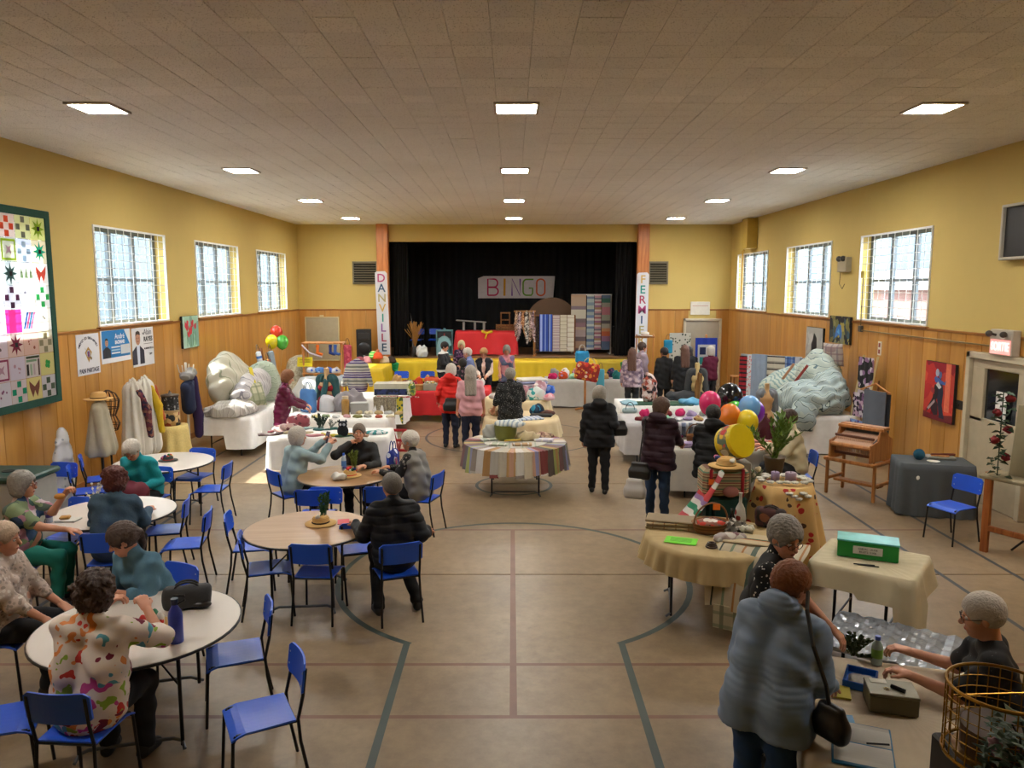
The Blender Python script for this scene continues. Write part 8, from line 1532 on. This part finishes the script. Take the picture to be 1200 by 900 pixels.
M().bbox((0, -.37, .22), (.6, .012, .22), .003).obj('plaid_end', plaid('b0a890', '3a4a3a', '6a7a62', .12), rb)
basket(1.98, 7.42, .747, .15, .1, 'oval wicker basket with an orange price tag on the right round table', True, None, 1.3, blots('8a5a4a', ['c83a2a', 'd0c8c0', '5a5a60', '2a1a14'], 16, .6), R(20)); M_ = thing('price_tag', 'orange price tag tied to the wicker basket handle', 'tag', (2.0, 7.3, 1.03)); M().bbox((0, 0, 0), (.07, .004, .06), .001).obj('card', mat('e0741a', .6, var=0), M_)
heap('napkin_roll', 'rolled mauve and white napkins on the right round table', 'napkins', (2.08, 7.12, .747), (.2, .09, .09), blots('a89a98', ['c8c4c0', '7a5a64'], 9, .5), 151, .12, .014); heap('silver_trinkets', 'cluster of silver trinkets in front of the wicker basket', 'trinkets', (2.2, 7.38, .747), (.13, .1, .13), blots('6a665e', ['b8b4ac', '3a3632'], 26, .6), 152, .2, .011)
leafy(2.3, 7.28, .75, 5, .12, mat('c8c4b4', .7), 'white silk flowers on the right round table', 1.1, .02, name='silk_flowers', seed=22, flowers=(mat('c8c8b8', .7), 7))
t = thing('copper_bracelets', 'small coil of dark brown bracelets near the lime flyer', 'jewellery', (1.86, 6.92, .75)); [M().tube([((.05 - .008 * k) * math.cos(a), (.05 - .008 * k) * math.sin(a), .012 + .016 * k) for a in [j * .52 for j in range(12)]], .008, 6, closed=True).obj('bracelet', mat('3a2418', .4), t) for k in range(3)]
t = thing('painted_jug', 'slim white bottle vase painted with red flowers on the right round table', 'vase', (2.33, 7.62, .747)); M().lathe([(0, 0), (.05, 0), (.06, .08), (.045, .18), (.016, .24), (.016, .33), (.022, .34), (0, .33)], 18).obj('vase_body', blots('bab8b0', ['bab8b0', '8a2a24', 'bab8b0'], 14, .4), t, True)
t = thing('perfume_bottle', 'small dark glass bottle beside the painted vase', 'bottle', (2.24, 7.6, .747)); M().lathe([(0, 0), (.028, 0), (.03, .1), (.012, .14), (.014, .18), (0, .18)], 14).obj('bottle_body', mat('1a1c20', .15), t, True)
bagthing(2.62, 7.55, .747, .3, .12, .2, -30, blots('2a2424', ['4a2a2a', '7a4a34'], 12, .6), 'dark chequered handbag against the poppy-cloth stand', '2a1a14', 'handbag', .05)
# crates stack with hat, behind
t = thing('green_tote', 'dark green tote with a bird motif standing behind the wicker basket', 'bag', (2.32, 8.15, .36)); M().bbox((0, 0, .28), (.44, .2, .56), .03).obj('bag_body', mat('0f3a34', .8), t); chip('motif', disc((0, .22), .09, 10, .7), mat('8a2a2a', .6), t, 'y-', .1); chip('motif', disc((.03, .2), .045, 8, .8), mat('a8a09a', .6), t, 'y-', .107); [M().tube([(.14 * sx, -.115, .05), (.14 * sx, -.12, .5)], .012, 5).obj('strap', mat('0a2622', .7), t) for sx in (-1, 1)]
t = box_(2.32, 8.15, 0, .5, .3, .36, 0, mat('6a5a44', .8), 'brown carton under the dark green tote', 'carton'); 
t = thing('striped_hamper', 'striped woven hamper with red straps below the straw sunhat', 'hamper', (2.30, 8.18, .93)); M().bbox((0, 0, .15), (.50, .3, .30), .04).obj('hamper_body', stripes([(0, '9a8a6a'), (.3, '6a4a3a'), (.42, 'b0a07a'), (.6, '8a3a3a'), (.7, '9a8a6a'), (.86, '4a6a54')], .09, 2), t); [M().bbox((sx * .17, -.155, .15), (.035, .02, .31)).obj('strap', mat('9a1428', .6), t) for sx in (-1, 1)]; q = M(); q.ell((.04, -.17, .06), (.09, .03, .06), 12, 8); q.obj('pink_pouch', mat('a8706a', .8), t, True); M().bbox((-.17, -.175, .17), (.06, .004, .06), .001).obj('orange_tag', mat('e0741a', .6, var=0), t)
hat(2.32, 8.15, 1.235, .19, STRAW, 'straw sunhat with flowers on the striped hamper', 'b89a5a', 3, seed=12)
t = thing('yellow_drum', 'yellow drum with a patchwork flower band on the hamper stack', 'drum', (2.52, 8.55, 1.42), R(30)); o = M().lathe([(0, -.12), (.19, -.12), (.195, -.10), (.195, .10), (.19, .12), (0, .12)], 30).obj('drum_body', mat('d0b80c', .35), t); o.rotation_euler = (R(70), 0, 0); o = M().lathe([(.197, -.07), (.20, -.06), (.20, .06), (.197, .07)], 30).obj('flower_band', blots('8a7a5a', ['b83a3a', 'd8b03a', '5a6a5a', 'c8c0b0'], 14, .6), t); o.rotation_euler = (R(70), 0, 0)
t2 = thing('drum_stand', 'box stand holding up the yellow drum', 'box', (2.55, 8.62, 0)); M().bbox((0, 0, .6), (.3, .3, 1.2)).obj('stand_body', mat('8a8478', .8), t2)
rw = thing('striped_rug', 'red, white and green striped rug sloping off the hamper stack', 'rug', (1.93, 8.12, 0), R(0)); q = M(); q.grid(lambda u, v: (.28 - .5 * v ** 1.3 + .0 * u, -.26 + .42 * u + .02 * math.sin(v * 8), 1.22 - .72 * v + .02 * math.sin(u * 9)), 12, 14); n = len(q.v); q.add([(a + .014, b, c_ + .006) for a, b, c_ in q.v], [tuple(reversed(f)) for f in q.f]); q.obj('rug_cloth', stripes([(0, 'b83a3c'), (.28, 'c8c4bc'), (.42, 'b84a50'), (.56, 'ccc8c0'), (.68, '1f7a58'), (.8, 'c8c4bc'), (.9, '8a6a9a')], .46, 2), rw, True)
leafy(3.12, 8.95, .95, 18, .55, mat('5c7a2a', .5, name='reed_green'), 'tall leafy bamboo-like greenery behind the poppy-cloth stand', 1.0, .02, mat('5a4a34', .6), seed=31)
t = thing('plant_pedestal', 'pedestal carrying the tall greenery', 'pedestal', (3.12, 8.95, 0)); M().bbox((0, 0, .47), (.3, .3, .94)).obj('pedestal_body', mat('6a5a44', .7), t)
leafy(2.72, 8.62, .9, 7, .28, mat('7a8a6a', .7), 'pale cream flower spray right of the straw sunhat', .9, .014, name='flower_spray', seed=33, flowers=(mat('c8bc98', .7), 9)); t = thing('spray_stand', 'slim stand below the cream flower spray', 'stand', (2.72, 8.62, 0)); M().tube([(0, 0, 0), (0, 0, .92)], .02).obj('pole', W3, t)
POP = blots('c8a468', ['c8a468', 'a82420', 'c8a468', '4a3424', 'c8a468', 'b03028'], 11, .34, name='poppy_cloth', warp=.6)
cloth_round(2.98, 8.22, .30, POP, 'tall stand under the poppy print cloth', 'tan cloth printed with red poppies over a tall round stand', drop=.9, h=1.04, amp=.075, waves=9, flare=.17, seed=5, table=False, hem=.03)
t = thing('tall_stand', 'tall round stand beneath the poppy print cloth', 'stand', (2.98, 8.22, 0)); M().lathe([(0, 1.0), (.28, 1.0), (.28, 1.03), (0, 1.03)], 24).obj('top', TRIMW, t); M().tube([(0, 0, 0), (0, 0, 1.0)], .04).obj('post', TRIMW, t); M().lathe([(0, 0), (.2, 0), (.18, .04), (0, .05)], 20).obj('base', TRIMW, t)
for i, (dx, dy, r, c, l) in enumerate(((-.08, .05, .045, '8a7a98', 'mauve pillar candle on the poppy-cloth stand'), (.08, .02, .06, '8a7484', 'wide lilac candle on the poppy-cloth stand'))): t = thing('candle', l, 'candle', (2.98 + dx, 8.22 + dy, 1.045)); M().lathe([(0, 0), (r, 0), (r, .10), (r * .8, .105), (0, .095)], 20).obj('wax', mat(c, .5), t, True); M().tube([(0, 0, .09), (0, 0, .125)], .003).obj('wick', BLACK, t)
rr = random.Random(8); t = thing('white_flower_garland', 'garland of white silk flowers around the candles', 'garland', (2.98, 8.22, 1.05))
for i in range(26):
    a = i * .42; r_ = .22 + .05 * math.sin(i); x_, y_ = r_ * math.cos(a), r_ * math.sin(a) * .9; zz = .02
    if i > 20: x_, y_, zz = -.1 + .05 * (i - 20), -.31, -.06 - .03 * (i % 3)
    q = M(); [q.ell((x_ + .022 * math.cos(b), y_ + .022 * math.sin(b), zz + .01), (.024, .024, .014), 7, 5) for b in (0, 1.25, 2.5, 3.75, 5)]; q.obj('flower', mat('c4c2b8', .7), t, True)
# square beige table R with green box
cloth_table(3.22, 6.66, .86, .78, -36.7, mat('c0b496', .85, name='khaki_linen'), 'square table carrying the green box', 'pale khaki cloth with a drooping corner on the square table', drop=.24, amp=.02, waves=7, flare=.05, seed=71, droop=lambda x, y, d: d * (2.4 if x > .3 and y < -.2 else .8 if x < 0 else 1), hem=.02)
t = thing('green_box', 'bright green lidded box with a white label, on the square table', 'box', (3.22, 6.72, .747), R(-24)); M().bbox((0, 0, .075), (.50, .24, .15), .006).obj('box_body', mat('0a8030', .5), t); M().bbox((0, 0, .155), (.51, .25, .015), .003).obj('lid', mat('5ab8b0', .3, var=.4, vscale=6), t); M().box((0, -.122, .08), (.24, .004, .07)).obj('label', mat('c8c8c0', .7), t)
text('CHEVAL : 20.00$', .022, BLACK, t, (0, -.126, .093), (R(90), 0, 0), depth=.0008); text('BILLETS : 5.00$', .022, BLACK, t, (0, -.126, .065), (R(90), 0, 0), depth=.0008)
t = thing('pens', 'pair of black pens in front of the green box', 'pen', (3.08, 6.46, .757), R(-16)); t.name = 'pen'; [M().tube([(-.09 + .03 * k, -.01 * k, 0), (.08 + .03 * k, -.03 * k, 0)], .006, 6).obj('pen_body', BLACK, t) for k in (0, 1)]
t = thing('silver_sheet', 'sheet of pale crinkled silver paper over the low board between the tables', 'sheet', (2.98, 5.72, 0), R(-36)); q = M(); q.grid(lambda u, v: ((u - .5) * .95, (v - .5) * .75, .41 + .008 * math.sin(u * 31 + v * 11) * math.sin(v * 27) + .006 * math.sin(u * 57)), 34, 28); q.obj('foil', mat('8a9098', .25, metal=.3), t, False); M().bbox((0, 0, .385), (.93, .73, .03)).obj('board', mat('8a8a88', .6), t); [M().tube([(sx * .42, sy * .32, .38), (sx * .42, sy * .32, 0)], .014).obj('leg', DARK, t) for sx in (-1, 1) for sy in (-1, 1)]
# registration table S
cloth_table(2.22, 4.12, 1.1, 1.25, -16, mat('b4a48c', .85, var=.1, name='cream_print_cloth'), 'cash table at the bottom right', 'cream printed cloth on the cash table at the bottom right', drop=.5, amp=.015, waves=8, flare=.03, seed=72)
TZ = .747
g = G(1043, 828, TZ); t = thing('cash_box', 'olive grey metal cash box with keys on its lid', 'box', (g[0], g[1], TZ), R(-14)); M().bbox((0, 0, .05), (.26, .19, .10), .005).obj('box_body', mat('5c5540', .4, metal=.3), t); M().bbox((0, 0, .108), (.265, .195, .018), .004).obj('lid', mat('6c6550', .4, metal=.3), t); M().box((-.06, .06, .119), (.09, .05, .002)).obj('note', mat('b8b4a8', .8), t); M().tube([(0, 0, .128), (.06, -.05, .128)], .012, 8).obj('lock_handle', mat('2a2a28', .3, metal=.8), t); M().tube([(-.03 + .014 * math.cos(a), -.03 + .014 * math.sin(a), .121) for a in [j * .6 for j in range(10)]], .0025, 5, closed=True).obj('key_ring', mat('b8a060', .3, metal=.9), t)
g = G(1008, 800, TZ); t = thing('coin_tray', 'open blue tray of small change on the cash table', 'tray', (g[0], g[1], TZ), R(-30)); BT = mat('0a4a9a', .35); M().bbox((0, 0, .006), (.17, .22, .012)).obj('tray_base', BT, t); [M().bbox((sx * .085, 0, .025), (.01, .23, .05)).obj('tray_side', BT, t) for sx in (-1, 1)]; [M().bbox((0, sy * .11, .025), (.18, .01, .05)).obj('tray_side', BT, t) for sy in (-1, 1)]; q = M(); q.ell((0, 0, .012), (.07, .09, .018), 14, 8, noise=.1); q.obj('small_change', mat('7a7468', .5, var=.5, vscale=60), t, True)
g = G(1027, 778, TZ); bottle(g[0], g[1], TZ, .19, .034, '9ab0a8', '3a5ab8', 'water bottle with green wrapper and blue cap on the cash table', '6a9a3a', clear=True)
g = G(1008, 772, TZ); leafy(g[0] - .02, g[1] + .06, TZ, 12, .16, mat('32401c', .7), 'sprig of ivy lying at the back of the cash table', 1.5, .018, name='ivy_sprig', seed=41, droop=.05)
g = G(985, 812, TZ); t = thing('yellow_notepad', 'yellow notepad on the cash table beside the coin tray', 'notepad', (g[0], g[1], TZ), R(-20)); M().bbox((0, 0, .006), (.11, .15, .012), .002).obj('pages', mat('a89a3a', .8), t)
g = G(1010, 875, TZ); t = thing('open_ledger', 'open ledger with blank white pages and a pen on the cash table', 'book', (g[0], g[1], TZ), R(-22)); M().bbox((0, 0, .006), (.30, .42, .012), .003).obj('cover', mat('0a5a80', .5), t)
for sy in (-1, 1): q = M(); q.grid(lambda u, v: ((u - .5) * .28, sy * (.005 + .19 * v), .014 + .014 * math.sin(math.pi * min(1, v * 1.2)) ** .7 if v < .83 else .016), 4, 10); q.obj('page', mat('a8a49c', .8, var=.03), t)
M().tube([(.02, -.02, .036), (.13, .01, .036)], .005, 6).obj('pen', BLACK, t)
g = G(973, 855, TZ); t = thing('blue_folder', 'teal blue folder under the open ledger', 'folder', (g[0] + .02, g[1] + .07, TZ), R(-14)); M().bbox((0, 0, .003), (.28, .2, .006), .001).obj('folder', mat('0a6a98', .5), t)
rr = random.Random(5)
t = thing('dried_twigs', 'scattered dried twigs on the cream cloth beside the cash box', 'twigs', G(968, 836, TZ + .006)); [M().tube([(rr.uniform(-.08, .08), rr.uniform(-.06, .06), .003), (rr.uniform(-.08, .08), rr.uniform(-.06, .06), .008), (rr.uniform(-.1, .1), rr.uniform(-.06, .06), .004)], .0025, 4).obj('twig', mat('5a4a34', .7), t) for _ in range(12)]
# wire lantern with ivy at the bottom right corner
g = (1.92, 2.72, 1.18); g = (2.36, 3.18, .98)
t = thing('wire_basket_lamp', 'brass wire cylinder basket at the bottom right corner, half hidden by ivy', 'basket', (2.02, 2.98, 1.22)); BR = mat('8a6420', .3, metal=.9, name='brass_wire'); r0 = .205
for z_, rw_ in ((.30, .010), (0, .010)): M().tube([(r0 * math.cos(a), r0 * math.sin(a), z_) for a in [2 * math.pi * i / 32 for i in range(32)]], rw_ * .8, 7, closed=True).obj('rim', BR, t)
for z_ in (.05, .10, .15, .20, .25): M().tube([(r0 * math.cos(a), r0 * math.sin(a), z_) for a in [2 * math.pi * i / 32 for i in range(32)]], .0022, 5, closed=True).obj('ring_wire', BR, t)
for k in range(30): a = 2 * math.pi * k / 30; M().tube([(r0 * math.cos(a), r0 * math.sin(a), 0), (r0 * math.cos(a), r0 * math.sin(a), .30)], .0026, 5).obj('upright_wire', BR, t)
M().lathe([(0, .0), (.17, .0), (.17, .02), (0, .02)], 28).obj('base_plate', mat('6a4a14', .4, metal=.6), t); M().lathe([(0, .02), (.14, .02), (.145, .13), (0, .13)], 28).obj('amber_liner', mat('3c2406', .6), t); M().tube([(-r0, 0, .27), (r0, .02, .27)], .003).obj('cross_wire', BR, t)
pd = thing('corner_pedestal', 'dark pedestal under the brass wire basket', 'pedestal', (2.02, 2.98, 0)); M().bbox((0, 0, .61), (.36, .36, 1.22), .01).obj('pedestal_body', mat('2a2420', .6), pd)
iv = thing('ivy_arrangement', 'dark trailing ivy with dried blossoms in front of the wire basket', 'plant', (1.99, 2.70, 1.0)); rr = random.Random(17); IVM = mat('2c4028', .6, var=.4, vscale=40)
M().lathe([(0, 0), (.10, 0), (.13, .16), (.12, .17), (0, .14)], 20).obj('pot', mat('5a2418', .6), iv, True)
pd2 = thing('plant_stand', 'dark stand under the ivy pot', 'stand', (1.99, 2.70, 0)); M().bbox((0, 0, .5), (.24, .24, 1.0), .01).obj('stand_body', mat('2a2420', .6), pd2)
for i in range(300):
    a = rr.uniform(0, 6.28); zz = rr.uniform(.08, .50); rad = .17 * math.sqrt(rr.random()) * (1.25 - zz * 1.2) + .03; p = Vector((rad * math.cos(a), rad * math.sin(a), zz)); d = Vector((math.cos(a + rr.uniform(-1, 1)), math.sin(a + rr.uniform(-1, 1)), rr.uniform(-.5, .6))).normalized(); s_ = d.cross(Vector((0, 0, 1))).normalized(); n_ = s_.cross(d); L_ = rr.uniform(.045, .08)
    q = M(); q.add([p, p + d * L_ * .35 + s_ * L_ * .5, p + d * L_ * .55 + s_ * L_ * .2, p + d * L_, p + d * L_ * .55 - s_ * L_ * .2, p + d * L_ * .35 - s_ * L_ * .5, p + d * L_ * .4 + n_ * L_ * .12], [(0, 1, 6), (1, 2, 6), (2, 3, 6), (3, 4, 6), (4, 5, 6), (5, 0, 6)]); q.obj('leaf', IVM, iv)
for i in range(16): a = rr.uniform(0, 6.28); q = M(); q.ell((.15 * math.cos(a), .15 * math.sin(a), rr.uniform(.12, .44)), (.022, .022, .018), 8, 6, noise=.2, seed=i); q.obj('blossom', mat(rr.choice(['7a5a60', '8a8478', '5a2a2c']), .8), iv, True)
for i in range(6): a = i; M().tube([(0, 0, .12), (.06 * math.cos(a), .06 * math.sin(a), .3), (.1 * math.cos(a * 1.7), .1 * math.sin(a * 1.7), .48)], .004, 5).obj('stem', mat('2a2218', .8), iv)
# right back wall items, beyond the group
t = thing('fabric_screen', 'white screen printed with small dark leaves by the end wall door', 'screen', (4.95, 22.6, 0)); panel(t, 'screen_cloth', .62, 1.0, blots('c8c8bc', ['3a4a3a', 'c8c8bc'], 14, .38), 0, 0, .85, ripple=0); [M().bbox((sx * .28, .05, .9), (.04, .04, 1.8)).obj('post', W4, t) for sx in (-1, 1)]
t = thing('square_quilt', 'royal blue quilt with turquoise and navy squares on a stand by the end door', 'quilt', (5.55, 21.9, 0)); M().bbox((0, .04, .95), (.05, .05, 1.8)).obj('post', W4, t); panel(t, 'quilt_cloth', .62, 1.15, mat('1c3cae', .8), 0, 0, .6, ripple=.008); panel(t, 'quilt_field', .5, .9, mat('b8c0c8', .8), 0, -.035, .66, th=.01, ripple=0)
for i in range(2):
    for j in range(3): M().bbox((-.11 + .22 * i, -.045, .82 + .28 * j), (.17, .01, .21), .002).obj('patch', mat(['1a2a7a', '1f8a8a', '14204a', '2a9aa0', '1a2050', '2a6ab0'][i * 3 + j], .8), t)
flatbag(4.60, 22.6, 1.65, .26, .4, mat('1f8ab0', .8), 'turquoise bag hanging beside the leaf-print screen', .02, -90); t = thing('coat_hook_rack', 'small pine hook rack with a white hat by the end wall', 'rack', (3.95, 22.8, 0)); [M().bbox((sx * .25, 0, .9), (.04, .04, 1.8)).obj('post', W4, t) for sx in (-1, 1)]; M().bbox((0, 0, 1.72), (.6, .04, .06)).obj('rail', W4, t); hat(3.95, 22.8, 1.75, .22, mat('c0b8ac', .8), 'white sunhat with tan band on the pine hook rack', '8a5a34')
t = thing('side_table', 'small table with rosy cloth beyond the burgundy jumper', 'table', (6.1, 20.4, 0)); M().bbox((0, 0, .82), (.5, .4, .03)).obj('tabletop', W4, t); [M().bbox((sx * .2, sy * .15, .4), (.04, .04, .8)).obj('leg', W3, t) for sx in (-1, 1) for sy in (-1, 1)]
# bags carried
def carried(x, y, z, w, d, h, rz, m, label, strap_pts, name='shoulder_bag', sc='0e0e10'):
    t = thing(name, label, 'bag', (x, y, z), R(rz)); F = Field(.012); F.box((0, 0, h * .3), (w * .5, d * .5, h * .3), d * .4).box((0, 0, h * .65), (w * .38, d * .32, h * .35), d * .28, .07); np_obj('bag_body', [F.build()], m, t)
    if strap_pts:
        q = M(); iv_ = Matrix.Rotation(-R(rz), 3, 'Z'); q.tube([iv_ @ (Vector(p) - Vector((x, y, z))) for p in strap_pts], .011, 6); q.obj('strap', mat(sc, .5), t)
    return t
LEA = mat('101012', .35, name='black_leather')
carried(1.70, 10.02, .62, .30, .11, .24, -28, LEA, 'black leather shoulder bag of the person in the plum puffer coat', [(1.70, 10.05, .84), (1.74, 10.12, 1.1), (1.80, 10.22, 1.40)])
t = carried(1.64, 10.0, .36, .30, .14, .28, -20, mat('b0aca8', .5), 'white plastic carrier bag below the black shoulder bag', None, 'carrier_bag')
carried(1.67, 11.72, .88, .24, .12, .24, 10, LEA, 'black handbag on the arm of the person in the long black puffer coat', [(1.62, 11.72, 1.1), (1.56, 11.7, 1.26)], 'handbag')
carried(-1.16, 14.62, .80, .34, .12, .26, -8, LEA, 'black bag at the back of the person in the red jacket', [(-1.05, 14.7, 1.04), (-1.05, 14.8, 1.4)])
carried(1.67, 3.77, .80, .20, .09, .20, -60, LEA, 'black crossbody bag against the pale blue quilted jacket', [(1.66, 3.78, .98), (1.62, 3.74, 1.12), (1.57, 3.80, 1.3), (1.58, 3.93, 1.44), (1.64, 4.08, 1.48)], 'crossbody_bag')
carried(2.38, 9.5, .01, .36, .14, .4, 10, mat('3a2a20', .6), 'brown shopping bag beside the dark padded jacket', [(2.38, 9.5, .38), (2.42, 9.52, .5), (2.34, 9.52, .38)], 'shopping_bag')
